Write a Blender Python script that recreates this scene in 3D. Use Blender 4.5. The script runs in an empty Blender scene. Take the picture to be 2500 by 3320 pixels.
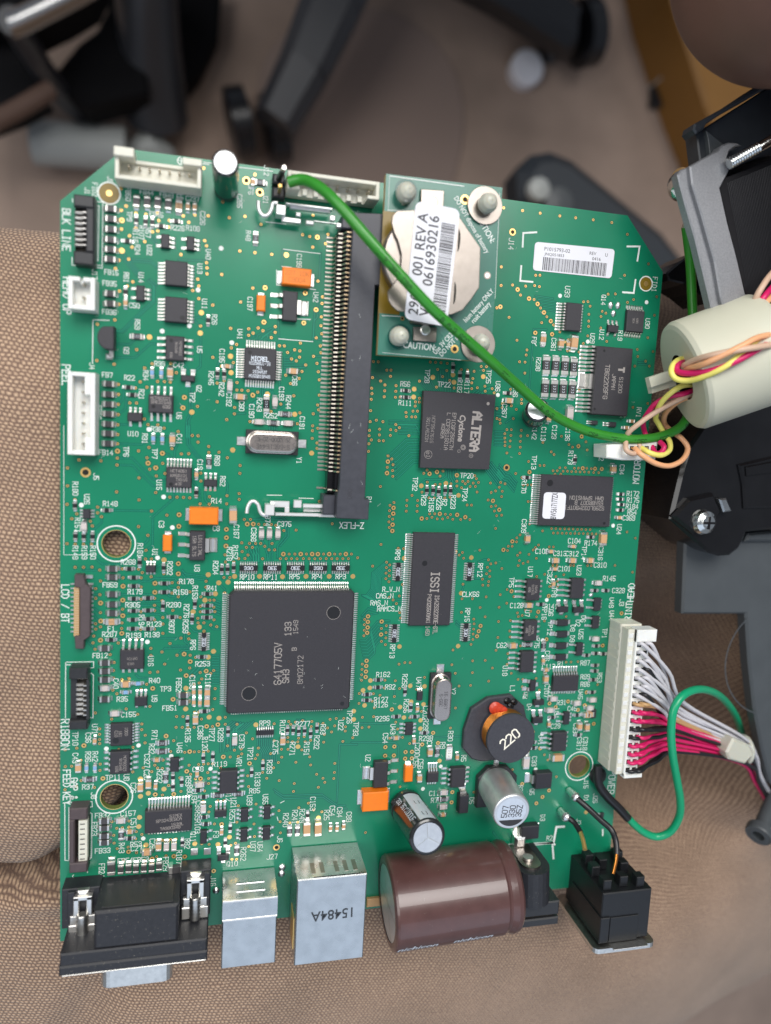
import bpy, math, random
from mathutils import Vector, Matrix
random.seed(7)
S = 0.001                       # everything below is written in millimetres; the scene is in metres
sc = bpy.context.scene
col = sc.collection

# ---------------------------------------------------------------- camera (recovered from the board's known chip sizes)
F = 2309.25                     # focal length in photo pixels (photo 2500 x 3320)
RW = [Vector((0.9732342593809544, 0.05084462334937021, 0.22412028164282422)),
      Vector((0.02421242521255177, -0.9924768055744336, 0.1200147860144428)),
      Vector((0.22853628778057272, -0.11137600582363595, -0.9671435004663166))]
CAM = Vector((32.24831352, 117.27525738, 159.58637887))
cd = bpy.data.cameras.new('camera'); cam = bpy.data.objects.new('camera', cd); col.objects.link(cam)
m = Matrix.Identity(4)
for i in range(3):
    m[i][0] = RW[0][i]; m[i][1] = -RW[1][i]; m[i][2] = -RW[2][i]; m[i][3] = CAM[i]*S
cam.matrix_world = m
cd.sensor_fit = 'HORIZONTAL'; cd.sensor_width = 36; cd.lens = 36*F/2500
cd.clip_start = 0.005; cd.clip_end = 20
cd.dof.use_dof = True; cd.dof.focus_distance = 0.168; cd.dof.aperture_fstop = cd.lens/3.2
sc.camera = cam

# ---------------------------------------------------------------- world, lamps, exposure
w = bpy.data.worlds.new('World'); sc.world = w; w.use_nodes = True
bg = w.node_tree.nodes['Background']; bg.inputs[0].default_value = (0.78, 0.86, 1.0, 1); bg.inputs[1].default_value = 0.26
def lamp(name, loc, tgt, size, energy, color, size_y=None):
    l = bpy.data.lights.new(name, 'AREA'); l.energy = energy; l.color = color; l.size = size
    if size_y: l.shape = 'RECTANGLE'; l.size_y = size_y
    o = bpy.data.objects.new(name, l); col.objects.link(o); o.location = loc
    o.rotation_euler = (Vector(tgt)-Vector(loc)).to_track_quat('-Z', 'Y').to_euler()
    return o
lamp('window_light', (0.16, 0.74, 0.98), (0.05, 0.08, 0), 0.75, 13.6, (1.0, 0.975, 0.94), 0.6)
lamp('left_fill', (-0.44, 0.26, 0.55), (0.0, 0.08, 0), 0.55, 2.7, (1.0, 0.985, 0.96), 0.4)  # unseen fill lamp, added to make the board brighter towards the left
lamp('room_light', (0.12, -1.0, 1.25), (0.05, 0.1, 0), 2.0, 6.5, (0.66, 0.79, 1.0), 1.2)
sc.view_settings.view_transform = 'Standard'; sc.view_settings.look = 'None'
sc.view_settings.exposure = 0.0; sc.view_settings.gamma = 1.0
sc.render.engine = 'CYCLES'
sc.unit_settings.length_unit = 'MILLIMETERS'

# ---------------------------------------------------------------- photo pixel -> point on the horizontal plane at height z (mm)
def P(px, py, z=0.0):
    a = (px-1250)/F; b = (py-1660)/F
    d = RW[0]*a + RW[1]*b + RW[2]
    t = (z-CAM[2])/d[2]
    return CAM + d*t
CR = {'L1':(180,460),'L2':(180,920),'L3':(180,1380),'L4':(180,1840),'L5':(180,2300),'L6':(180,2700),
      'M1':(660,460),'M2':(660,920),'M3':(660,1380),'M4':(660,1840),'M5':(660,2300),'M6':(660,2700),
      'R1':(1140,500),'R2':(1140,960),'R3':(1140,1380),'R4':(1140,1840),'R5':(1140,2300),'R6':(1140,2700),
      'S1':(1600,600,2.7767),'S2':(1640,920),'S3':(1620,1380),'S4':(1600,1840),'S5':(1600,2240),'S6':(1600,2700,2.7767),
      'W3':(1900,700,2.2117),'W4':(1800,1600,1.7014),'W2':(2100,200,2.765),'W5':(2000,1300,2.212),'B0':(0,0,1.851)}
def cp(c, x, y):
    o = CR[c]; k = o[2] if len(o) > 2 else 3.332
    return o[0]+x/k, o[1]+y/k
def Q(c, x, y, z=0.0): return P(*cp(c, x, y), z)
def size(c, x, y, w_, h_, z=0.0):
    return ((Q(c,x+w_/2,y,z)-Q(c,x-w_/2,y,z)).length, (Q(c,x,y+h_/2,z)-Q(c,x,y-h_/2,z)).length)

# ---------------------------------------------------------------- materials
M = {}
def mat(name, c, r=0.5, metal=0.0, noise=None, bump=None, coat=0, spec=0.5, sub=0, trans=0, speck=None):
    mt = bpy.data.materials.new(name); mt.use_nodes = True; nt = mt.node_tree; b = nt.nodes['Principled BSDF']
    b.inputs['Base Color'].default_value = (*c, 1); b.inputs['Roughness'].default_value = r
    b.inputs['Metallic'].default_value = metal; b.inputs['Specular IOR Level'].default_value = spec
    b.inputs['Coat Weight'].default_value = coat
    if sub:
        b.inputs['Subsurface Weight'].default_value = sub; b.inputs['Subsurface Scale'].default_value = 0.0015
        b.inputs['Subsurface Radius'].default_value = (1, .8, .6)
    if trans: b.inputs['Transmission Weight'].default_value = trans
    tc = nt.nodes.new('ShaderNodeTexCoord')
    last = None
    if noise:                                   # (scale per mm, amount)
        n = nt.nodes.new('ShaderNodeTexNoise'); n.inputs['Scale'].default_value = noise[0]*1000; n.inputs['Detail'].default_value = 6
        nt.links.new(tc.outputs['Object'], n.inputs['Vector'])
        mr = nt.nodes.new('ShaderNodeMapRange'); mr.inputs[1].default_value = .3; mr.inputs[2].default_value = .7
        mr.inputs[3].default_value = 1-noise[1]; mr.inputs[4].default_value = 1+noise[1]
        nt.links.new(n.outputs['Fac'], mr.inputs[0])
        mx = nt.nodes.new('ShaderNodeVectorMath'); mx.operation = 'SCALE'; mx.inputs[0].default_value = c
        nt.links.new(mr.outputs[0], mx.inputs['Scale']); last = mx.outputs[0]
        rr = nt.nodes.new('ShaderNodeMapRange'); rr.inputs[3].default_value = r*.85; rr.inputs[4].default_value = min(1, r*1.2)
        nt.links.new(n.outputs['Fac'], rr.inputs[0]); nt.links.new(rr.outputs[0], b.inputs['Roughness'])
    if speck:                                   # dust and lint: (scale per mm, threshold, colour)
        v = nt.nodes.new('ShaderNodeTexVoronoi'); v.inputs['Scale'].default_value = speck[0]*1000; v.inputs['Randomness'].default_value = 1
        mp = nt.nodes.new('ShaderNodeMapping'); mp.inputs['Scale'].default_value = (1, .75, .8)
        nz = nt.nodes.new('ShaderNodeTexNoise'); nz.inputs['Scale'].default_value = speck[0]*600
        nt.links.new(tc.outputs['Object'], mp.inputs['Vector']); nt.links.new(mp.outputs[0], v.inputs['Vector']); nt.links.new(tc.outputs['Object'], nz.inputs['Vector'])
        th = nt.nodes.new('ShaderNodeMapRange'); th.inputs[1].default_value = .42; th.inputs[2].default_value = .72
        th.inputs[3].default_value = 0; th.inputs[4].default_value = speck[1]
        nt.links.new(nz.outputs['Fac'], th.inputs[0])
        lt = nt.nodes.new('ShaderNodeMath'); lt.operation = 'LESS_THAN'
        nt.links.new(v.outputs['Distance'], lt.inputs[0]); nt.links.new(th.outputs[0], lt.inputs[1])
        sc_ = nt.nodes.new('ShaderNodeMath'); sc_.operation = 'MULTIPLY'; sc_.inputs[1].default_value = .75
        nt.links.new(lt.outputs[0], sc_.inputs[0])
        mc = nt.nodes.new('ShaderNodeMix'); mc.data_type = 'RGBA'; mc.inputs[6].default_value = (*c, 1); mc.inputs[7].default_value = (*speck[2], 1)
        if last: nt.links.new(last, mc.inputs[6])
        nt.links.new(sc_.outputs[0], mc.inputs[0]); last = mc.outputs[2]
    if last: nt.links.new(last, b.inputs['Base Color'])
    if bump:
        n2 = nt.nodes.new('ShaderNodeTexNoise'); n2.inputs['Scale'].default_value = bump[0]*1000; n2.inputs['Detail'].default_value = 4
        bm = nt.nodes.new('ShaderNodeBump'); bm.inputs['Strength'].default_value = bump[1]; bm.inputs['Distance'].default_value = bump[2]*S
        nt.links.new(tc.outputs['Object'], n2.inputs['Vector']); nt.links.new(n2.outputs['Fac'], bm.inputs['Height']); nt.links.new(bm.outputs[0], b.inputs['Normal'])
    M[name] = mt; return mt
DUST = (.55, .52, .48)
mat('solder_mask', (.006, .19, .098), .24, noise=(.035, .10), speck=(.45, .035, DUST), spec=.55)
mat('mask_edge', (.16, .2, .05), .6)
mat('mask_gap', (.002, .085, .066), .26, spec=.55)
mat('mask_trace', (.012, .235, .135), .22, spec=.6)
mat('silk', (.72, .77, .73), .6)
mat('gold', (.95, .62, .22), .32, metal=.85)
mat('hole', (.012, .01, .006), .8)
mat('amber', (.20, .13, .014), .3)
mat('solder', (.90, .90, .89), .30, metal=1, bump=(2.2, .5, .12))
mat('lead', (.84, .82, .78), .32, metal=.92)
mat('tin', (.72, .71, .67), .33, metal=1, noise=(1.2, .12), bump=(.7, .25, .08))
mat('shield', (.54, .56, .56), .27, metal=1, noise=(.35, .10), bump=(.25, .15, .12), speck=(.7, .05, (.3, .29, .26)))
mat('clip', (.33, .295, .265), .34, metal=1, noise=(.5, .07), bump=(.35, .25, .08))
mat('epoxy', (.030, .028, .034), .52, noise=(3, .12), speck=(1.1, .05, DUST), bump=(14, .3, .02))
mat('epoxy2', (.024, .023, .029), .48, noise=(3, .12), speck=(1.6, .04, DUST))
mat('dimple', (.012, .012, .014), .35)
mat('chipmark', (.33, .30, .28), .6)
mat('whitemark', (.72, .78, .86), .6)
mat('ceramic_tan', (.56, .33, .17), .45)
mat('ceramic_grey', (.56, .50, .48), .4)
mat('ceramic_blue', (.22, .38, .60), .3)
mat('resist', (.017, .017, .019), .3)
mat('bead', (.055, .052, .055), .38)
mat('orange', (.86, .20, .008), .42, noise=(1, .05))
mat('orange_mark', (.45, .13, .01), .5)
mat('white_nylon', (.80, .80, .76), .42, sub=.25, noise=(.4, .03))
mat('cream_nylon', (.66, .645, .55), .45, sub=.2, noise=(.4, .04))
mat('black_plastic', (.021, .022, .025), .42, noise=(2, .15), speck=(1.4, .03, DUST))
mat('black_dusty', (.020, .021, .026), .5, noise=(1.5, .2), speck=(2.6, .22, (.30, .28, .22)), bump=(5, .3, .03))
mat('socket', (.046, .048, .06), .4, noise=(.9, .10), bump=(3, .15, .03))
mat('brown_plastic', (.075, .055, .058), .5, noise=(1, .1))
mat('kapton', (.50, .30, .13), .4)
mat('strip', (.62, .46, .28), .35, metal=.4)
mat('contact_metal', (.55, .50, .42), .34, metal=1)
mat('crystal_can', (.50, .44, .40), .27, metal=1, noise=(1.2, .06))
mat('can_black', (.014, .016, .018), .22, coat=.5)
mat('can_top', (.84, .86, .88), .38, metal=.9, noise=(1, .05))
mat('can_body', (.74, .75, .76), .42, metal=.85, noise=(.5, .06))
mat('can_sleeve', (.60, .66, .73), .35)
mat('latch_metal', (.88, .87, .86), .42, metal=.75)
mat('brown_sleeve', (.092, .042, .038), .30, noise=(.3, .1), coat=.4, speck=(2.0, .12, (.34, .29, .26)), bump=(.25, .12, .15))
mat('copper', (.75, .28, .06), .28, metal=1)
mat('ferrite_black', (.045, .045, .055), .45, noise=(2, .15), speck=(1.2, .03, DUST))
mat('red_glue', (.55, .05, .02), .35)
mat('ink', (.86, .82, .70), .6)
mat('nylon_clear', (.66, .66, .56), .25, trans=.25, sub=.4)
mat('paper', (.74, .74, .79), .55, noise=(.4, .02))
mat('print_black', (.03, .03, .035), .6)
mat('jet', (.009, .010, .012), .4, noise=(1.5, .2))
mat('fibre', (.38, .27, .10), .8)
mat('board2', (.035, .165, .12), .26, noise=(.05, .08), spec=.55)
mat('green_wire', (.030, .235, .022), .30, noise=(.3, .06))
mat('wire_ink', (.003, .03, .004), .6)
mat('teal_wire', (.006, .33, .15), .3)
mat('wire_yellow', (.80, .72, .16), .4)
mat('wire_magenta', (.62, .012, .12), .38)
mat('wire_peach', (.80, .40, .20), .42)
mat('wire_tan', (.62, .42, .30), .45)
mat('wire_white', (.58, .57, .60), .42)
mat('wire_black', (.012, .012, .014), .35)
mat('ferrite_cream', (.56, .555, .44), .5, noise=(.08, .03), sub=.05, speck=(.18, .03, (.3, .28, .2)))
mat('cast', (.29, .295, .31), .42, metal=.5, noise=(3, .12), bump=(5, .3, .03))
mat('lamination', (.020, .020, .023), .3, metal=.4)
mat('dark_abs', (.030, .035, .042), .4, noise=(.3, .1))
mat('gloss_black', (.006, .006, .007), .16, noise=(.15, .2))
mat('grey_abs', (.062, .070, .076), .42, noise=(.15, .06), bump=(5, .2, .02))
mat('bolt', (.70, .72, .70), .16, metal=1, bump=(.8, .4, .2))
mat('skin', (.15, .076, .056), .5, sub=.3, noise=(.1, .1), bump=(1.2, .3, .08))
mat('carpet', (.35, .258, .205), .95, noise=(.02, .16))
mat('floor_shade', (.30, .224, .19), .9)  # carpet tone with soft shade put into the colour
mat('wood', (.26, .12, .022), .45, noise=(.01, .2))
mat('chair_black', (.008, .009, .012), .32)
mat('chair_grey', (.034, .036, .042), .35)
mat('rack_and_shade_black', (.004, .004, .005), .8, spec=.15)
mat('brown_bar', (.10, .06, .045), .6)
mat('chrome', (.42, .42, .42), .25, metal=1)
mat('pale_grey', (.36, .38, .37), .5)
mat('slate', (.020, .026, .034), .6)
mat('white_cap', (.8, .8, .85), .5)

def trouser_material():
    mt = bpy.data.materials.new('trouser_weave'); mt.use_nodes = True; nt = mt.node_tree; b = nt.nodes['Principled BSDF']
    N = nt.nodes.new; L = nt.links.new
    tc = N('ShaderNodeTexCoord'); mp = N('ShaderNodeMapping')
    mp.inputs['Rotation'].default_value = (0, 0, math.radians(7))
    nz = N('ShaderNodeTexNoise'); nz.inputs['Scale'].default_value = 30; nz.inputs['Detail'].default_value = 2
    ad = N('ShaderNodeVectorMath'); ad.operation = 'MULTIPLY_ADD'; ad.inputs[1].default_value = (.004, .004, 0)
    L(tc.outputs['Object'], ad.inputs[2]); L(tc.outputs['Object'], nz.inputs['Vector']); L(nz.outputs['Color'], ad.inputs[0])
    nz2 = N('ShaderNodeTexNoise'); nz2.inputs['Scale'].default_value = 420; L(tc.outputs['Object'], nz2.inputs['Vector'])
    ad2 = N('ShaderNodeVectorMath'); ad2.operation = 'MULTIPLY_ADD'; ad2.inputs[1].default_value = (.0009, .0009, 0); L(nz2.outputs['Color'], ad2.inputs[0]); L(ad.outputs[0], ad2.inputs[2])
    L(ad2.outputs[0], mp.inputs['Vector'])
    sx = N('ShaderNodeSeparateXYZ'); L(mp.outputs[0], sx.inputs[0])
    def mth(op, a, b_=None):
        n = N('ShaderNodeMath'); n.operation = op
        for i, v in enumerate((a, b_)):
            if v is None: continue
            if isinstance(v, (int, float)): n.inputs[i].default_value = v
            else: L(v, n.inputs[i])
        return n.outputs[0]
    pu, pv = .00106, .00084
    v = mth('MULTIPLY', sx.outputs[1], 1/pv); row = mth('FLOOR', v)
    u = mth('ADD', mth('ADD', mth('MULTIPLY', sx.outputs[0], 1/pu), mth('MULTIPLY', row, .5)), mth('MULTIPLY', v, .22))
    hx = mth('ABSOLUTE', mth('SINE', mth('MULTIPLY', u, math.pi))); hy = mth('ABSOLUTE', mth('SINE', mth('MULTIPLY', v, math.pi)))
    h = mth('POWER', mth('MULTIPLY', hx, hy), .8)
    fib = N('ShaderNodeTexNoise'); fib.inputs['Scale'].default_value = 1500; fib.inputs['Detail'].default_value = 3
    L(mp.outputs[0], fib.inputs['Vector'])
    big = N('ShaderNodeTexNoise'); big.inputs['Scale'].default_value = 45; big.inputs['Detail'].default_value = 5; L(tc.outputs['Object'], big.inputs['Vector'])
    cr = N('ShaderNodeValToRGB'); cr.color_ramp.elements[0].color = (.165, .102, .073, 1); cr.color_ramp.elements[1].color = (.52, .365, .245, 1)
    cr.color_ramp.elements[0].position = .15; cr.color_ramp.elements[1].position = 1.0
    e = cr.color_ramp.elements.new(.62); e.color = (.325, .216, .145, 1)
    hh = mth('ADD', h, mth('MULTIPLY', mth('SUBTRACT', fib.outputs['Fac'], .5), .8)); L(hh, cr.inputs[0])
    mr = N('ShaderNodeMapRange'); mr.inputs[1].default_value = .3; mr.inputs[2].default_value = .7; mr.inputs[3].default_value = .86; mr.inputs[4].default_value = 1.12
    L(big.outputs['Fac'], mr.inputs[0])
    sc_ = N('ShaderNodeVectorMath'); sc_.operation = 'SCALE'; L(cr.outputs[0], sc_.inputs[0]); L(mr.outputs[0], sc_.inputs['Scale'])
    L(sc_.outputs[0], b.inputs['Base Color']); b.inputs['Roughness'].default_value = .88
    b.inputs['Sheen Weight'].default_value = .15
    bm = N('ShaderNodeBump'); bm.inputs['Strength'].default_value = .7; bm.inputs['Distance'].default_value = .00025
    L(hh, bm.inputs['Height']); L(bm.outputs[0], b.inputs['Normal'])
    M['trouser'] = mt
trouser_material()

# ---------------------------------------------------------------- mesh builder
class MB:
    def __init__(s): s.v = []; s.f = []; s.mi = []; s.mats = []; s.sm = []
    def mid(s, m_):
        if m_ not in s.mats: s.mats.append(m_)
        return s.mats.index(m_)
    def add(s, vs, fs, m_, smooth=False):
        o = len(s.v); k = s.mid(m_); s.v += [tuple(v) for v in vs]
        for f in fs: s.f.append(tuple(i+o for i in f)); s.mi.append(k); s.sm.append(smooth)
    def box(s, x0, x1, y0, y1, z0, z1, m_, c=0.0):
        """box with chamfered upper edges"""
        if c <= 0:
            vs = [(x0,y0,z0),(x1,y0,z0),(x1,y1,z0),(x0,y1,z0),(x0,y0,z1),(x1,y0,z1),(x1,y1,z1),(x0,y1,z1)]
            s.add(vs, [(3,2,1,0),(4,5,6,7),(0,1,5,4),(1,2,6,5),(2,3,7,6),(3,0,4,7)], m_)
        else:
            s.prism([(x0,y0),(x1,y0),(x1,y1),(x0,y1)], z0, z1, m_, c)
    def prism(s, poly, z0, z1, m_, c=0.0, side=None):
        n = len(poly); a = sum(poly[i][0]*poly[(i+1)%n][1]-poly[(i+1)%n][0]*poly[i][1] for i in range(n))
        if a < 0: poly = poly[::-1]
        vs = [(p[0], p[1], z0) for p in poly]; fs = [tuple(range(n))[::-1]]
        if c > 0:
            ins = inset(poly, c)
            vs += [(p[0], p[1], z1-c) for p in poly] + [(p[0], p[1], z1) for p in ins]
            fs += [(i, (i+1)%n, n+(i+1)%n, n+i) for i in range(n)] + [(n+i, n+(i+1)%n, 2*n+(i+1)%n, 2*n+i) for i in range(n)] + [tuple(range(2*n, 3*n))]
        else:
            vs += [(p[0], p[1], z1) for p in poly]
            sd = [(i, (i+1)%n, n+(i+1)%n, n+i) for i in range(n)]; fs += [tuple(range(n, 2*n))]
            if side: s.add(vs, sd, side)
            else: fs += sd
        s.add(vs, fs, m_)
    def disc(s, c, r, z, m_, n=12, r0=0):
        if r0 <= 0: s.add([(c[0]+r*math.cos(t*2*math.pi/n), c[1]+r*math.sin(t*2*math.pi/n), z) for t in range(n)], [tuple(range(n))], m_)
        else:
            vs = []
            for t in range(n):
                a = t*2*math.pi/n; vs += [(c[0]+r0*math.cos(a), c[1]+r0*math.sin(a), z), (c[0]+r*math.cos(a), c[1]+r*math.sin(a), z)]
            s.add(vs, [(2*i, 2*i+1, 2*((i+1)%n)+1, 2*((i+1)%n)) for i in range(n)], m_)
    def lathe(s, prof, org, ax, m_, n=32, mats=None, smooth=True, cap0=True, cap1=True):
        """prof: (distance along axis, radius); mats: per segment"""
        ax = Vector(ax).normalized(); u = ax.orthogonal().normalized(); w_ = ax.cross(u)
        org = Vector(org); rings = []
        for (d, r) in prof:
            rings.append([org + ax*d + (u*math.cos(2*math.pi*i/n)+w_*math.sin(2*math.pi*i/n))*r for i in range(n)])
        for k in range(len(prof)-1):
            mm = mats[k] if mats else m_
            s.add(rings[k]+rings[k+1], [(i, (i+1)%n, n+(i+1)%n, n+i) for i in range(n)], mm, smooth)
        if cap0 and prof[0][1] > 1e-6: s.add(rings[0], [tuple(range(n))[::-1]], mats[0] if mats else m_)
        if cap1 and prof[-1][1] > 1e-6: s.add(rings[-1], [tuple(range(n))], mats[-1] if mats else m_)
    def tube(s, pts, r, m_, n=10, caps=True, radii=None):
        pts = [Vector(p) for p in pts]; N = len(pts); vs = []; prev = None
        for i, p in enumerate(pts):
            t = (pts[min(i+1, N-1)]-pts[max(i-1, 0)]).normalized()
            if prev is None: u = t.orthogonal().normalized()
            else:
                u = prev - t*prev.dot(t); u = u.normalized() if u.length > 1e-9 else t.orthogonal().normalized()
            prev = u; v = t.cross(u); rr = radii[i] if radii else r
            vs += [p + (u*math.cos(2*math.pi*k/n)+v*math.sin(2*math.pi*k/n))*rr for k in range(n)]
        fs = [(i*n+k, i*n+(k+1)%n, (i+1)*n+(k+1)%n, (i+1)*n+k) for i in range(N-1) for k in range(n)]
        s.add(vs, fs, m_, True)
        if caps: s.add(vs[:n], [tuple(range(n))[::-1]], m_); s.add(vs[-n:], [tuple(range(n))], m_)
    def ribbon(s, pts, w_, z, m_, f=None, closed=False):
        """mitred flat strip in the xy plane, optionally mapped by f(x, y, z)"""
        pts = [Vector((p[0], p[1])) for p in pts]
        q = [pts[0]]
        for p in pts[1:]:
            if (p-q[-1]).length > 1e-6: q.append(p)
        if len(q) < 2: return
        N = len(q); L_ = []; R_ = []
        for i in range(N):
            a = q[i-1] if (i or closed) else None; b = q[(i+1)%N] if (i < N-1 or closed) else None
            d0 = (q[i]-a).normalized() if a is not None else None; d1 = (b-q[i]).normalized() if b is not None else None
            if d0 is None: d0 = d1; p = q[i]-d1*w_*.5
            elif d1 is None: d1 = d0; p = q[i]+d0*w_*.5
            else: p = q[i]
            n0 = Vector((-d0.y, d0.x)); n1 = Vector((-d1.y, d1.x)); nn = n0+n1
            if nn.length < .3: nn = n0
            nn.normalize(); k = w_*.5/max(.45, nn.dot(n0))
            L_.append(p+nn*k); R_.append(p-nn*k)
        vs = L_+R_; ff = [(i, N+i, N+i+1, i+1) for i in range(N-1)]
        if closed: ff.append((N-1, 2*N-1, N, 0))
        vs = [(v.x, v.y, z) for v in vs]
        if f: vs = [f(*v) for v in vs]
        s.add(vs, ff, m_)
    def mesh(s, name, center=True):
        xs = [v[0] for v in s.v]; ys = [v[1] for v in s.v]; zs = [v[2] for v in s.v]
        c = Vector(((min(xs)+max(xs))/2, (min(ys)+max(ys))/2, (min(zs)+max(zs))/2)) if center else Vector((0, 0, 0))
        me = bpy.data.meshes.new(name)
        me.from_pydata([((v[0]-c.x)*S, (v[1]-c.y)*S, (v[2]-c.z)*S) for v in s.v], [], s.f)
        for mm in s.mats: me.materials.append(M[mm])
        me.polygons.foreach_set('material_index', s.mi); me.polygons.foreach_set('use_smooth', s.sm); me.update()
        return me, c
def inset(poly, c):
    n = len(poly); out = []
    for i in range(n):
        a = Vector(poly[i-1][:2]); p = Vector(poly[i][:2]); b = Vector(poly[(i+1)%n][:2])
        d0 = (p-a).normalized(); d1 = (b-p).normalized(); n0 = Vector((-d0.y, d0.x)); n1 = Vector((-d1.y, d1.x))
        nn = (n0+n1); nn = nn.normalized() if nn.length > .1 else n0
        out.append(tuple(p+nn*(c/max(.4, nn.dot(n0)))))
    return out
def wpos(o):
    p = Vector(o.location); q = o.parent
    while q: p = p + Vector(q.location); q = q.parent
    return p
def build(mb, name, parent=None, label=None, kind=None):
    """one mesh object; its origin at the shape's own centre (parents of this kind are never rotated)"""
    me, c = mb.mesh(name); o = bpy.data.objects.new(name, me); col.objects.link(o)
    o.location = c*S
    if parent is not None: o.location = c*S - wpos(parent); o.parent = parent
    if label: o['label'] = label
    if kind: o['kind'] = kind
    return o
def place(me, name, parent, x, y, z, rot=0.0, pos=None):
    o = bpy.data.objects.new(name, me); col.objects.link(o)
    o.location = Vector((x, y, z))*S - (wpos(parent) if pos is None else pos); o.rotation_euler = (0, 0, rot); o.parent = parent
    return o
def thing(name, label, cat, loc=(0, 0, 0), group=None):
    o = bpy.data.objects.new(name, None); col.objects.link(o); o.location = Vector(loc)*S
    o.empty_display_size = .01
    o['label'] = label; o['category'] = cat
    if group: o['group'] = group
    return o
def tag(o, label, cat, group=None):
    o['label'] = label; o['category'] = cat
    if group: o['group'] = group
    return o
def spline(pts, n=8):
    pts = [Vector(p) for p in pts]; out = []
    for i in range(len(pts)-1):
        p0 = pts[max(i-1, 0)]; p1 = pts[i]; p2 = pts[i+1]; p3 = pts[min(i+2, len(pts)-1)]
        for k in range(n):
            t = k/n; out.append(.5*((2*p1)+(p2-p0)*t+(2*p0-5*p1+4*p2-p3)*t*t+(3*p1-p0-3*p2+p3)*t**3))
    out.append(pts[-1]); return out

# ---------------------------------------------------------------- stroke lettering (4 x 6 cells), as on silkscreen and laser marks
G = {'A':'00 04 26 44 40/03 43','B':'00 06 36 45 44 33 03/33 42 41 30 00','C':'45 36 16 05 01 10 30 41','D':'00 06 26 44 42 20 00',
 'E':'46 06 00 40/03 33','F':'46 06 00/03 33','G':'45 36 16 05 01 10 30 41 43 23','H':'00 06/40 46/03 43','I':'10 30/20 26/16 36','J':'01 10 30 41 46',
 'K':'00 06/46 02/13 40','L':'06 00 40','M':'00 06 23 46 40','N':'00 06 40 46','O':'10 30 41 45 36 16 05 01 10','P':'00 06 36 45 44 33 03',
 'Q':'10 30 41 45 36 16 05 01 10/22 40','R':'00 06 36 45 44 33 03/23 40','S':'01 10 30 41 42 33 13 04 05 16 36 45','T':'06 46/26 20','U':'06 01 10 30 41 46',
 'V':'06 20 46','W':'06 10 23 30 46','X':'00 46/06 40','Y':'06 23 46/23 20','Z':'06 46 00 40','0':'10 30 41 45 36 16 05 01 10',
 '1':'15 26 20/10 30','2':'05 16 36 45 44 00 40','3':'05 16 36 45 44 33 13/33 42 41 30 10 01','4':'30 36 02 42','5':'46 06 03 33 42 41 30 10 01',
 '6':'45 36 16 05 01 10 30 41 42 33 03','7':'06 46 20','8':'13 04 05 16 36 45 44 33 13 02 01 10 30 41 42 33','9':'43 13 04 05 16 36 45 41 30 10 01',
 '-':'03 43','_':'00 40','/':'00 46','&':'40 15 26 35 01 10 20 42',':':'21 22/24 25','.':'20 21',' ':'','c':'43 34 14 03 01 10 30 41','y':'04 20/44 10',
 'l':'26 20','o':'10 30 41 43 34 14 03 01 10','n':'00 04/03 14 34 43 40','e':'02 42 43 34 14 03 01 10 40','i':'20 24/25 26','h':'00 06/03 14 34 43 40'}
def text(mb, s, h, wd, m_, f, adv=1.0, z=0.0, n0=[0]):
    """centred on the origin of f's plane; h = cap height, wd = stroke width"""
    kx = h/6*.92*adv; step = kx*5.5; tot = step*(len(s)-1)+kx*4
    for i, ch in enumerate(s):
        g = G.get(ch) or G.get(ch.upper(), '')
        if not g: continue
        for k, pl in enumerate(g.split('/')):
            pts = [(-tot/2+i*step+int(q[0])*kx, (int(q[1])-3)*h/6) for q in pl.split()]
            mb.ribbon(pts, wd, z+k*.002, m_, f)
def flat(c, rot, z):
    cs, sn = math.cos(rot), math.sin(rot)
    return lambda x, y, zz: (c[0]+x*cs-y*sn, c[1]+x*sn+y*cs, z+zz)
_fonts = {}
def font_mesh(s, bold=.0, shear=0.0):
    """built-in Blender font as 2-D faces, 1 unit cap height, centred"""
    cu = bpy.data.curves.new('t', 'FONT'); cu.body = s; cu.offset = bold; cu.shear = shear; cu.resolution_u = 3
    o = bpy.data.objects.new('t', cu); col.objects.link(o)
    dg = bpy.context.evaluated_depsgraph_get(); dg.update(); ev = o.evaluated_get(dg); me = ev.to_mesh()
    vs = [(v.co.x, v.co.y) for v in me.vertices]; fs = [tuple(p.vertices) for p in me.polygons]
    ev.to_mesh_clear(); bpy.data.objects.remove(o); bpy.data.curves.remove(cu)
    x0 = min(v[0] for v in vs); x1 = max(v[0] for v in vs)
    return [((v[0]-(x0+x1)/2)/.69, (v[1]-.345)/.69) for v in vs], fs
def ftext(mb, s, h, m_, f, sx=1.0, z=0.0, bold=0.0, shear=0.0):
    vs, fs = font_mesh(s, bold, shear)
    mb.add([f(v[0]*h*sx, v[1]*h, z) for v in vs], fs, m_)
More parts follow.
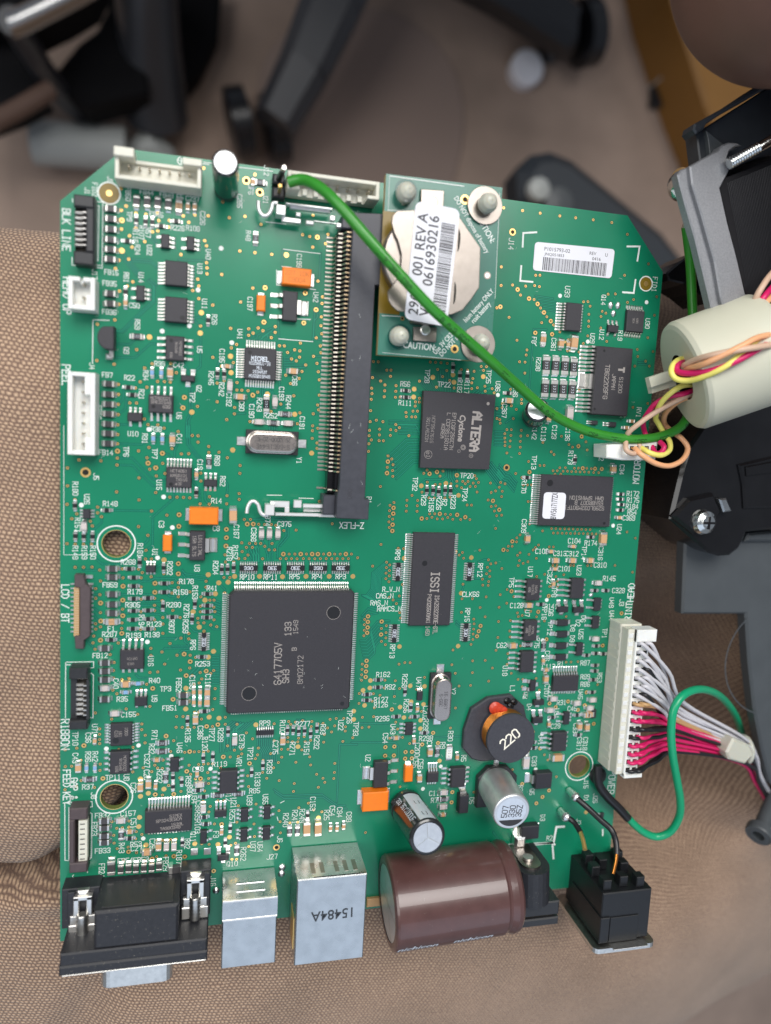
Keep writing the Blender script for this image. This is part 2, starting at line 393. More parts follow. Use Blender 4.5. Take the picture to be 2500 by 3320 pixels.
# ================================================================ the circuit board
board = thing('circuit_board', 'green printed circuit board crowded with chips, capacitors and connectors, lying across the lap', 'circuit board', (68, 86, 0))
TH = 1.6
H1 = Q('L3', 658, 1275); H2 = Q('L5', 635, 945); H3 = Q('S5', 925, 812)
outline = [(0, 0), (136.3, 0), (136.2, 159.4), (125.4, 171.4), (12.0, 171.4), (0, 159.8)]
def plate_with_holes(name, outl, holes, z0, z1, face_m, edge_m, parent):
    cu = bpy.data.curves.new('o', 'CURVE'); cu.dimensions = '2D'; cu.fill_mode = 'BOTH'
    loops = [outl]+[[(c[0]+r*math.cos(a*math.pi/16), c[1]+r*math.sin(a*math.pi/16)) for a in range(32)] for c, r in holes]
    for lp in loops:
        sp = cu.splines.new('POLY'); sp.points.add(len(lp)-1); sp.use_cyclic_u = True
        for i, p in enumerate(lp): sp.points[i].co = (p[0], p[1], 0, 1)
    o = bpy.data.objects.new('o', cu); col.objects.link(o)
    dg = bpy.context.evaluated_depsgraph_get(); dg.update(); me = o.evaluated_get(dg).to_mesh()
    vs = [tuple(v.co) for v in me.vertices]; fs = [tuple(p.vertices) for p in me.polygons]
    o.evaluated_get(dg).to_mesh_clear(); bpy.data.objects.remove(o); bpy.data.curves.remove(cu)
    mb = MB()
    def up(f):
        a, b, c = (Vector(vs[i]) for i in f[:3]); return f if (b-a).cross(c-a).z > 0 else f[::-1]
    fs = [up(f) for f in fs]
    mb.add([(v[0], v[1], z1) for v in vs], fs, face_m); mb.add([(v[0], v[1], z0) for v in vs], [f[::-1] for f in fs], face_m)
    for lp in loops:
        n = len(lp); mb.add([(p[0], p[1], z0) for p in lp]+[(p[0], p[1], z1) for p in lp], [(i, (i+1)%n, n+(i+1)%n, n+i) for i in range(n)], edge_m)
    return build(mb, name, parent)
plate_with_holes('board_panel', outline, [(H1[:2], 2.85), (H2[:2], 2.85), (H3[:2], 2.9)], -TH, 0, 'solder_mask', 'mask_edge', board)

# ---- conductive traces under the mask: crop, count, step, points
TR = '''L1 3 20,-8 700,1225 880,1440
L1 2 0,22 830,1268 1030,1282 1090,1335
L1 1 0,0 1330,1275 1640,1282
L1 2 22,-14 1000,1500 1070,1560
L1 2 20,-12 1030,1030 1075,1095
L1 1 0,0 660,1065 760,1068
L2 2 14,14 640,505 715,508 935,290 1052,185 1056,20
L2 1 0,0 645,648 800,655 860,600
L2 1 0,0 650,795 860,798 1030,645 1080,650
L2 1 0,0 1570,560 1567,890 1520,935
L2 1 0,0 1395,870 1430,920 1435,1010
L2 1 0,0 680,1302 730,1245 738,1140 775,1120
L2 1 0,0 680,1412 757,1345 765,1245 805,1210
L2 2 -26,0 1475,1130 1478,1400 1442,1475 1438,1660
L2 1 0,0 685,1520 790,1522
L2 1 0,0 1500,375 1560,355 1640,395
L2 1 0,0 1505,400 1565,450
L2 1 0,0 1045,1000 1240,1000
L3 1 0,0 690,195 930,203 1000,160
L3 1 0,0 690,350 828,350 1058,585 1195,588
L3 1 0,0 690,425 830,428 1050,650 1110,655
L3 2 24,0 1425,0 1422,195 1505,310 1580,395
L3 1 0,0 1320,190 1288,270 1286,345
L3 1 0,0 1175,298 1220,308 1255,345
L3 1 0,0 1280,735 1275,790 1052,985 1048,1290 980,1345
L3 1 0,0 600,915 1038,922
L3 1 0,0 500,985 500,1045 385,1150
L3 1 0,0 1000,1190 1000,1240 945,1290
L3 1 0,0 1480,600 1560,700 1562,840
L3 1 0,0 1612,720 1615,800 1655,850
L3 1 0,0 352,1180 355,1340
L3 1 0,0 440,1440 500,1495 880,1495
L3 1 0,0 1055,115 1240,120
L3 1 0,0 1090,1530 1160,1490
L3 2 0,40 1370,1560 1400,1600 1640,1630
L4 1 0,0 670,110 820,112
L4 1 0,0 670,293 1070,290
L4 1 0,0 670,405 1070,408
L4 1 0,0 670,490 790,495
L4 1 0,0 880,185 930,150 1030,145 1070,115 1290,120 1328,160
L4 1 0,0 1100,265 1250,275
L4 1 0,0 1200,190 1240,228 1325,222
L4 1 0,0 1200,285 1240,315 1325,318
L4 1 0,0 880,370 1152,368
L4 1 0,0 930,500 1120,505 1160,540
L4 1 0,0 1095,425 1215,520 1230,540
L4 1 0,0 660,758 1355,765
L4 1 0,0 1150,910 1180,872 1440,870
L4 1 0,0 1235,822 1262,848 1440,848
L4 1 0,0 870,1160 900,1190 1010,1195
L4 1 0,0 1392,650 1396,800 1440,835
L4 1 0,0 1450,640 1500,690 1540,695
L4 1 0,0 1440,285 1365,355 1290,355
L4 1 0,0 405,290 470,293
L4 1 0,0 300,28 470,30
L4 1 0,0 420,440 480,485
L4 1 0,0 410,500 450,560 490,577
L4 1 0,0 1310,945 1360,900 1450,895
L4 1 0,0 350,800 425,880
L4 3 22,20 1590,1010 1500,1100 1440,1160
M1 1 0,0 555,1105 555,1195
M1 1 0,0 620,895 555,960 560,990
M1 1 0,0 670,380 672,520
M1 1 0,0 855,1165 845,1345
M1 1 0,0 1265,1200 1250,1480
M2 1 0,0 575,605 580,560 640,520 760,470
M2 1 0,0 600,610 700,540 775,470
M2 1 0,0 632,605 635,570 720,520 775,525
M2 1 0,0 685,605 690,560 730,582
M2 1 0,0 520,600 550,560
M2 1 0,0 870,800 915,800 983,715
M2 1 0,0 870,825 940,825
M2 1 0,0 870,853 960,853 1002,835
M2 2 0,24 870,880 1103,878
M2 1 0,0 872,928 925,930
M2 1 0,0 470,610 455,590 455,530 488,490
M2 1 0,0 310,700 350,745
M2 1 0,0 325,890 345,890
M2 3 24,0 615,1145 612,1215 590,1250 450,1345 335,1340
M2 1 0,0 333,1405 450,1400
M2 2 24,10 720,1150 750,1210 770,1225
M2 1 0,0 820,1050 820,1110 870,1210 868,1310 785,1395
M2 4 26,0 715,1535 715,1620
M2 1 0,0 1190,783 1290,785
M2 1 0,0 1225,860 1290,862
M2 1 0,0 1185,1405 1255,1408
M2 1 0,0 1235,1562 1260,1562
M2 1 0,0 1235,1310 1270,1312
M2 1 0,0 1250,1038 1290,1040
M2 1 0,0 1240,952 1290,952
M2 1 0,0 1220,590 1290,615
M2 1 0,0 1280,142 1330,150
M2 1 0,0 1240,140 1230,360 1195,400 1190,580
M2 1 0,0 810,400 815,590
M2 1 0,0 1200,300 1180,620
M2 1 0,0 165,850 150,890 148,935
M2 1 0,0 148,1000 148,1070
M2 1 0,0 655,1510 700,1510
M2 1 0,0 815,1510 860,1510
M3 1 0,0 507,1013 840,1013 885,1050 890,1190 800,1300 795,1430
M3 1 0,0 507,1013 860,990 915,1050 915,1200 830,1300
M3 4 -26,8 590,1300 560,1330 590,1400 590,1470
M3 1 0,0 630,1228 660,1290
M3 1 0,0 665,1310 690,1390 695,1470
M3 1 0,0 710,1228 708,1470
M3 1 0,0 780,1230 742,1275 740,1470
M3 3 28,0 500,1280 540,1330 545,1470
M3 1 0,0 250,760 262,640 240,600 150,545
M3 1 0,0 15,720 20,800 60,848
M3 8 63,0 830,1445 832,1475
M3 5 63,0 1320,1445 1322,1475
M3 1 0,0 240,1480 262,1530
M3 1 0,0 195,1580 200,1650
M4 6 26,0 380,60 380,95 440,150
M4 6 26,0 640,60 640,110 650,155
M4 6 26,0 885,60 885,100 880,155
M4 6 26,0 1160,60 1160,95 1100,155
M4 6 26,0 1390,60 1390,95 1330,155
M4 12 0,28 95,945 165,945
M4 6 0,28 100,345 180,375
M4 1 0,0 75,635 105,665 170,665
M4 1 0,0 165,170 230,235 245,290
R4 8 13,7 365,-60 222,60 215,225 160,300 112,300
R4 7 7,32 410,575 370,570 280,580 212,660 205,735 150,790 90,790
R4 3 0,36 110,520 180,440 280,420
R4 1 0,0 515,307 595,290
R4 2 0,42 450,350 530,345 595,300
R4 1 0,0 1370,-60 1440,-90 1480,-85
R4 3 0,60 1335,0 1455,0
R4 1 0,0 1190,260 1210,200
R4 2 0,40 535,100 600,20
R4 2 0,30 1130,580 1175,620
R4 1 0,0 462,1390 465,1320
R3 8 12,36 718,148 590,146 400,325
R3 4 0,32 460,390 480,390
R3 6 -14,16 1512,395 1640,560
R3 1 0,0 752,620 800,580 970,582 1025,545 1028,480
R3 4 26,0 1045,480 1045,560 1070,600
R3 1 0,0 1090,600 1110,680 1155,720
R3 1 0,0 817,615 817,665
R3 1 0,0 815,718 930,720
R3 6 0,30 1545,60 1640,60
R3 1 0,0 560,1460 610,1460
R3 1 0,0 1290,1440 1230,1480
R2 2 0,34 730,1350 410,1347
R2 4 12,32 728,1438 690,1395 480,1390
R2 5 28,0 988,1060 985,990 940,920 930,800
R2 5 -22,-12 1440,1060 1380,1110 1330,1110
R2 1 0,0 700,1005 760,1060
R2 1 0,0 690,1090 765,1110
R2 1 0,0 215,850 240,850 313,915
R2 3 24,0 1405,1050 1440,1010 1500,985
R2 4 0,30 1560,1200 1640,1205
R2 1 0,0 200,1357 267,1340
R2 6 24,0 820,1020 760,960 740,920
M5 5 -36,8 540,130 450,210 330,300 325,430
M5 8 22,0 585,320 585,400 630,480 632,560
M5 5 30,4 310,130 235,190 225,420
M5 2 16,34 760,865 855,930 1275,915 1445,1035 1530,1040
M5 1 0,0 1470,380 1440,1000
M5 1 0,0 1470,380 1660,380
M5 4 26,0 1010,110 1010,170
S2 5 28,38 320,130 510,160
S2 1 0,0 300,490 250,1190
S2 1 0,0 300,490 440,495
S2 1 0,0 0,1500 60,1460 70,1440
S2 3 0,20 1430,830 1520,835
S3 5 -8,26 0,420 70,510 110,520 185,610
S3 2 0,24 320,555 390,560
R5 1 0,0 0,355 470,358 505,400 510,560
R5 1 0,0 60,150 400,155
R5 1 0,0 900,300 1200,290
R6 1 0,0 1530,0 1655,140
S5 1 0,0 0,1520 60,1620
S5 1 0,0 160,1545 250,1650'''
gap = MB(); trc = MB(); zi = 0
for ln in TR.split('\n'):
    p = ln.split(); n = int(p[1]); dx, dy = map(float, p[2].split(','))
    pts = [tuple(map(float, q.split(','))) for q in p[3:]]
    for i in range(n):
        q = [Q(p[0], a+dx*i, b+dy*i) for a, b in pts]; zi += 1
        gap.ribbon(q, .46, .004+zi*3e-5, 'mask_gap'); trc.ribbon(q, .20, .022+zi*3e-5, 'mask_trace')
build(gap, 'trace_clearance', board, kind='stuff'); build(trc, 'copper_traces', board, kind='stuff')

# ---- vias (plain), b = larger bare ring
VI = {
'L1':'1600,283 708,505 763,693 710,740 716,848b 713,943 870,770 978,783 1104,768 1380,800 1505,787 1115,850 1230,848 1440,868 1222,920 868,932 1048,970 1105,962 800,1015 965,1078 827,1137 1612,1067 1632,1123 1355,1217 1632,1305 1637,1362 1637,1425 686,1278 790,1267 648,1368 835,1512 1537,1484 777,1557 1548,1557 692,1612 1483,1605 1650,800',
'L2':'1548,160 692,80 690,222 640,390 453,437 877,712 1567,457 447,830 633,870 1045,865 1245,862 963,910 1305,960 915,1060 1103,1055 1177,1057 1240,1062 680,1087 862,1125 988,1118 680,1195 1393,1227b 1377,1340b 803,1287 875,1288 677,1302 1535,1325 677,1412 960,1462 672,1522 1000,1522 1105,1525 1173,1560 672,1628 1325,1597 1478,1640 1540,1642',
'L3':'1540,178 670,195 670,275b 1010,235 897,272 1155,298b 988,347 1258,247 1360,305 1440,303 255,370 490,380 668,350 665,425 1000,405b 1158,407 1083,455b 1018,470 1183,517 130,457 1090,543 902,565 1570,513 1570,598 130,650 660,715 1083,722 1235,772 1313,773 1383,775 1450,780 903,803 210,800 125,850 1562,845 455,880 455,942 1038,922 230,953 497,983 1203,967 1335,962b 1333,1087b 177,1005 310,1033 377,1033 398,1083 897,1090 998,1185 213,1280 303,1280 390,1280 125,1275 977,1347 972,1440 1037,1440 1327,1490b 1327,1600b 213,1530 303,1530 395,1527 478,1560 722,1547 897,1550 938,1587 730,1643 925,1643 1170,1598 1033,1632 1655,225 1657,290',
'L4':'487,145 433,227 480,293 435,332 1170,65 1627,148 730,202b 923,210 1075,170b 1260,163 1328,163 1327,215 1625,212 1260,275 1327,315 1452,263 1073,267b 727,352b 925,343 1070,332 1152,357 487,383b 1070,408 725,450 923,478 1070,465 485,487 1268,462 1570,317 1568,417 1565,478 727,520b 1160,540 1345,540 490,577b 718,597 1068,563 433,607 1160,610 1538,548 435,665 487,640 715,657 920,670 1068,665 1540,597 1603,597 717,710b 1160,710 413,740 1440,712 883,775 487,785b 1355,762 1440,770 405,813 678,815 1237,820 428,882 1030,873 1150,912 590,940 1030,950 1313,947 1455,947 1515,970 1390,935b 1455,1015b 633,1025 1180,1043 625,1112 1350,1107 1105,1127 1020,1133 1450,1085 1628,1118b 1412,1167b 625,1195 717,1210 793,1197 1563,1133 1478,1167 985,1260 925,1315 1050,1305b 620,1325 1553,1247 1500,1263 1580,1203 663,1363 1493,1410 1270,1423b 1020,1500 763,1527 430,1570 888,1585 607,1637 1500,1563 1547,1560 1308,1610 1378,1610 1430,1607 1577,1637',
'L5':'933,157 477,210 932,218 477,268 477,325 477,368 970,278 968,360 1303,193 1370,193 1430,195 1498,193 1195,287b 1633,183b 1277,337 307,390b 230,418 105,435 838,408 685,432 1243,455 1397,463 1450,455b 1500,458 1550,455 1602,455 1650,450 483,590 272,550 107,617 175,613 1162,547 1443,602 1073,602 1103,632 1155,637 1547,595 1600,590 1650,587 835,675 480,658 948,630 1040,672 1418,668b 1460,700 1645,682 1345,738 1510,750 1567,747b 1655,745 278,768 513,745b 1222,820 1080,783 420,843 1355,885 225,833 103,867 1610,880 1155,925 1593,993 1078,918b 1278,915b 610,1213 795,1205 663,1283 723,1278 793,1270 872,1320 933,1350 630,1360 866,1397 633,1443 1103,1413 1158,1413 1243,1405 1300,1400 667,1503 785,1487 790,1537b 875,1547 597,1615b 1043,1613b 1093,1590 1195,1580 1278,1585b 1397,1590b 1580,1450',
'L6':'1177,460b 347,545 735,300 960,295',
'M1':'462,418B 608,545B 555,353 278,820 448,805 620,892 392,1180 555,1197 197,1433 737,1215 1070,1003 1147,1022 1230,1030b 1183,795 1318,1100 1180,1137 50,802 532,1580 665,1575b 1098,1633b 1235,1503 207,650 1345,1000 30,1067 30,1123',
'M2':'1215,280b 1083,423b 652,415b 100,230 400,197 292,483 488,487 590,477 642,508 535,533 487,557 775,463 773,525 732,582 357,655 300,692 1285,142 1280,213 1272,358 1268,453 1277,540 1217,585 1047,640 1262,672 820,670 872,672 983,713 1040,725 908,742 1268,745 1037,793 1188,785 950,812 1002,833 322,852 1103,877 1225,860 193,890 100,795 1063,947 1240,950 887,988 1033,1023 1250,1038 223,1045 147,1073 362,1067 940,1078 360,1148 413,1150 480,1155 585,1172 532,1203b 975,1210 147,1275 1250,1203 835,1300 335,1337 1232,1310 1243,1362 333,1405 730,1380 1040,1395 1185,1405 250,1467 502,1487 1013,1513 1178,1535 1235,1562 1177,1587',
'M3':'60,222 58,287 167,287 257,347 395,430 392,515 385,733 385,797 253,757 250,845 65,768 62,848 1173,137 1225,187 1225,245 440,1013 507,1013 472,1063b 537,1063b 597,1065 660,1068 732,1068 780,1077 1250,817 1390,1060 868,1133 1000,1128 247,1120b 247,1210b 242,1300b 413,1265 497,1272 562,1272 618,1272 662,1303 740,1273 463,1315 527,1315 707,1342 768,1342 417,1360 480,1397 232,1395 380,1437 447,1435 638,1437 862,1387b 925,1387 987,1387 1050,1387b 1112,1387 1173,1387b 1235,1387b 1297,1387 1357,1387b 1417,1387 1477,1387 1537,1387b 1597,1387 830,1437 892,1437 950,1437 1010,1437 1078,1437 1140,1437 1202,1437 1262,1437 1325,1437 1385,1437 1443,1437 1505,1437 1565,1437 237,1473 327,1473 220,1640 285,1640',
'M4':'27,148 25,213 227,273 68,352 113,352 110,428 122,477 113,565 78,620 143,638 5,685 27,1118b 110,1112 78,1143 125,1307 122,1415 100,1533 235,1617',
'M5':'28,183b 155,163b 235,160 97,183 362,160 463,253 530,317 338,270 260,393 333,440 407,427 763,155 763,338 592,417 583,490 560,532 413,480 375,507 288,513 213,512b 47,587 97,587 183,630 270,645 478,717 487,832 57,743 55,800 497,583b 920,130 942,160 1070,122 993,137 1170,130 1163,185 1235,155 1290,150 1340,200 1367,107 1433,97 1515,97 1417,177 1533,187 1530,233 1383,243 1305,270 910,303 1027,310 1087,293 910,350 960,350 1018,350 1097,350 1157,333 1298,353 1505,345 1612,305 842,430 912,430 1062,437 845,515 1147,512 725,477 643,550 808,573 997,570 1157,600 1418,582 757,630 638,680 1413,680 1222,700 683,743 1290,743 1407,745 817,768 1310,787 980,800 1240,840 972,885 567,1022 375,1040 1030,1062 1133,1012 72,1047 58,1107 155,987 220,985 1190,1085 1278,1105 815,1093 827,1213 545,1237 360,1217 118,1237 830,1333 550,1373 1017,1217 933,1225 345,1445 295,1467 488,1480 307,1618 357,1618 60,1457 195,1240b 788,1490B',
'M6':'110,412b',
'R2':'235,707 288,710 380,800 425,800 420,867 225,880 313,917 733,918 930,793 1028,805 850,713 907,715 965,720 1033,727 983,870 1060,910 917,983 1107,993 1185,795 1253,800 1323,812 1400,760 1457,763 1515,767 1570,770 1425,803 1310,890 1298,937 1298,1000 1358,990 1440,973 1518,1000 1443,1027 1540,1045 360,960 480,967 357,1023 477,1028 352,1087 473,1093 525,1090 217,995 220,1053 212,1115 733,1103 690,1143 732,1145 687,1188 205,1237 587,1257 663,1243 712,1243 590,1302 650,1305 690,1305 267,1340 200,1357 338,1357 478,1388 517,1422 302,1438 422,1443 478,1452 193,1450 300,1500 418,1505 618,1508 190,1508 213,1553 297,1562 343,1563 187,1595 1627,1163 1625,1205 1570,1215 1570,1322 1600,1335 1605,1372 1655,1487 1655,1533 1657,1575 1657,1615 1607,115b 1615,-115',
'R3':'392,388b 382,512b 842,520b 922,500b 1137,535b 453,888b 450,950b 443,1070b 440,1137b 757,1003b 953,953b 1140,963b 1228,988b 1527,812b 1595,908b 1640,1342b 393,327 433,360 447,422 385,450 443,485 445,547 182,277 815,480 780,515 987,490 955,545 817,610 903,637 955,633 1073,628 1137,600 1200,602 1257,602 1313,620 1228,627 1370,613 1347,573 1330,540 1137,652 1188,670 1280,657 1337,657 1355,717 1500,620 1610,613 1657,628 1595,665 1555,705 1507,722 1627,708 1620,767 760,718 653,753 310,657 835,780 893,782 1007,780 1063,773 598,805 595,865 590,923 713,807 710,865 707,925 457,830 415,860 410,918 407,980 443,1010 403,1040 407,1100 843,953 898,953 1012,957 1068,960 868,990 813,1003 925,1007 983,1008 1038,992 1093,1012 1178,1013 1278,1015 1248,857 1295,858 1475,803 1508,873 1557,867 1543,922 1567,973 1620,967 1555,1110 780,1208 827,1207 317,1283 503,1325 562,1328 1385,1345 65,1427 227,1517 1040,1385 1085,1380 1132,1362 1197,1370 1162,1397 1210,1432 378,1475 412,1505 375,1533 408,1565 372,1593 407,1622 370,1652 1478,1450 1503,1493 1557,1483 1467,1530 1493,1568 1457,1600 1623,1543 1492,1630',
'R4':'177,527b 175,587b 173,647b 168,705b 325,583b 318,723b 162,1007b 158,1063b 155,1123b 152,1182b 435,1532b 1393,630b 1373,687b 1355,742b 142,560 138,617 137,677 132,737 115,1043 112,1100 108,1158 107,1217 375,628 322,658 372,703 370,760 323,797 365,833 407,320 515,307 448,350 483,390 520,487 528,545 548,183 403,153 1203,180 1193,337 1305,337 1187,483 1388,432 1320,557 1323,608 1318,665 1313,718 1310,777 1290,830 1095,890 1453,317 1605,293 1593,430 1443,533 1587,583 1580,755 1560,893 1475,193 1417,190 1413,125 1480,152 1627,13 512,1043 575,1027 632,1028 1083,1050 1120,1142 1305,1135 1307,1008 1443,1003 1520,1085 1480,1227 1285,1273 1160,1280 1122,1517 788,1187 360,1217 472,1223 355,1300 518,1307 462,1393 703,1315 235,1363 307,1380 222,1443 83,1360 80,1467 245,1515 117,1617 238,1610 627,1622 713,1477 755,1553 580,1535',
'R5':'880,253b 113,197 187,190 13,305 497,212 477,137 550,302 413,310 627,368 1068,200 523,835 365,407b 462,400b 362,500b 457,497b 583,460b 652,457b 578,530b 650,527b 762,378b 933,362b 1088,893b 1080,1003b 1320,893 150,1330',
'S1':'92,205 262,230 420,253 597,278 740,295 898,313 1065,338 1205,443 1395,710 1180,812 380,812 418,812 370,905 413,915 70,737 172,900 243,990 290,910 172,423B 217,940b 60,1092 30,1105',
'S2':'250,160b 343,218b 412,310b 485,403b 158,120 305,170 375,262 443,357 515,445 357,38 35,363 388,420 120,610 228,715 220,770 148,843 207,847 205,965 50,1140 170,1250 170,1292 113,1357 80,1457 60,1317 318,530b 500,545b 840,195 887,193 910,243 897,330 895,403 893,460 583,520 885,563 1105,112 1183,110 1040,297 1080,317 1028,355 1025,478 1090,622 675,607 640,630 667,725 790,738 837,645 820,800 797,928 793,1140 765,1325 1425,785 1393,890 1550,890 1510,837 1420,710 1590,733 1533,583 1533,1293 1373,1335 1380,170 1315,200 1630,140 1605,340',
'S3':'885,117b 850,222b 75,453B 322,502b 897,460b 1030,465b 1103,468b 137,1250b 38,1342b 78,43 125,43 233,50 50,87 122,105 228,112 65,133 302,108 62,175 113,165 223,170 63,217 110,227 222,233 78,295 215,300 467,182 667,115 748,203 787,232 932,175 945,263 557,283 587,312 312,387 435,430 480,430 173,518 240,560 257,643 300,640 343,640 308,820 343,820 330,1020 323,1063 463,1137 220,1180 185,1212 182,1255 93,1303 135,1303 85,1348 220,1373 193,1400 317,1390 397,1432 213,1457 305,1470 253,1487 200,1512 25,1545 420,1290 387,1317 362,1343 535,1310 580,1310 575,1510 620,1510 765,1510 800,1510 950,1512 990,1512 487,1605 400,1630 693,1610 577,487 622,487 685,492 732,492 777,497 823,497 868,500 915,500 962,503 1015,506 1070,508 650,455 710,455 807,460 850,460 940,460 990,465 597,525 660,525 560,1112 607,1112 653,1115 702,1115 747,1117 793,1117 840,1120 885,1120 930,1122 977,1122 580,1160 627,1160 675,1162 720,1162 765,1165 812,1165 857,1166 903,1166 950,1168 997,1168 1040,1170 1375,1148 1465,1215 1245,1510 1435,1583',
'S4':'95,10 555,73 763,77 147,237 195,255b 72,293 220,315 143,385 63,430 57,583 47,755 183,573 175,685 180,750 258,490 268,530 310,517 343,460 403,473 465,532 483,478b 597,307b 693,203 607,205 675,97 690,147 550,577 572,775b 30,893 155,930 165,985 147,1045 192,1142 290,847 265,1208 317,1208 310,1288 495,1323 460,1197 785,530 785,1022 837,1020 912,1017 1180,842b 1125,1265 1383,493b 1005,1347b',
'S5':'605,135b 672,175b 805,113b 985,155b 912,205b 160,850 205,850 205,900 310,1005b 550,690 587,745 680,927 505,620b 600,1075b 530,1145b 463,1213b 425,445b 1083,355b'}
via = MB(); seen = []
def fresh(p, lst, d=.5):
    for q in lst:
        if abs(q[0]-p[0]) < d and abs(q[1]-p[1]) < d: return False
    lst.append((p[0], p[1])); return True
for c, st in VI.items():
    for t in st.split():
        k = t[-1] if t[-1] in 'bB' else ''; x, y = map(float, t.rstrip('bB').split(','))
        p = Q(c, x, y)
        if not fresh(p, seen): continue
        r = {'': .31, 'b': .52, 'B': .80}[k]; rh = {'': .15, 'b': .20, 'B': .46}[k]
        via.disc(p, r+.14, .040, 'mask_gap', 10); via.disc(p, r, .050, 'gold', 12, rh); via.disc(p, rh, .046, 'hole', 8)
p = Q('L3', 325, 505); via.disc(p, 1.05, .050, 'gold', 20, .62); via.disc(p, .62, .046, 'hole', 16)
build(via, 'vias', board, kind='stuff')

# ---- bare gold test pads, fiducials and mounting-hole rings
mb = MB(); mb.disc((0, 0), .56, 0, 'gold', 16); pad_me, _ = mb.mesh('test_pad')
TP = {'L1':'717,1175','L2':'1575,312 1563,533 1015,575 1473,1387','L3':'1173,1450','L4':'1650,77 1615,352 1487,478 1553,643 1650,967 1410,1303 1407,1527 1660,1615',
'L5':'918,750 918,938 1003,905 1172,860 908,1165 900,1265 978,1463 1505,1450','M1':'895,1222','M2':'292,783 297,960 690,1192 985,1410',
'M3':'315,263 1167,297 335,1628 605,1628 853,1632 1107,1628 1357,1628 1613,1628','M4':'165,165 265,157 127,283 107,905 63,968 75,1613 167,1627',
'M5':'565,165 1622,18 1622,108 1020,402 280,1378 155,1457 1240,1170','R2':'675,1005 670,1090 877,877 1095,850 1105,930 1422,870',
'R3':'752,650 1155,752 1018,623 567,1433 1293,1425 13,1630','R4':'1183,277 517,853 1150,848 203,1220 197,1300 123,1325 140,1488 633,1278 788,1283 643,1450 777,1477 523,1507 565,1620 745,1650',
'R5':'745,120 742,207 950,555','S5':'600,1075 1000,1310'}
for c, st in TP.items():
    for t in st.split():
        x, y = map(float, t.split(',')); q = Q(c, x, y)
        if not fresh(q, seen, .6): continue
        place(pad_me, 'test_pad', board, q.x, q.y, .052)
for c, x, y, ro in (('L1', 580, 555, 2.25), ('S1', 1372, 888, 1.85)):
    mb = MB(); q = Q(c, x, y); mb.disc(q, ro, .052, 'silk', 32, ro-.28); mb.disc(q, ro-.28, .030, 'amber', 32); mb.disc(q, .62, .056, 'gold', 16)
    build(mb, 'fiducial_mark', board)
for hc in (H1, H2, H3):
    mb = MB(); mb.disc(hc, 4.0, .052, 'silk', 48, 3.72); mb.disc(hc, 3.0, .03, 'gold', 40, 2.87); build(mb, 'mounting_hole_ring', board)

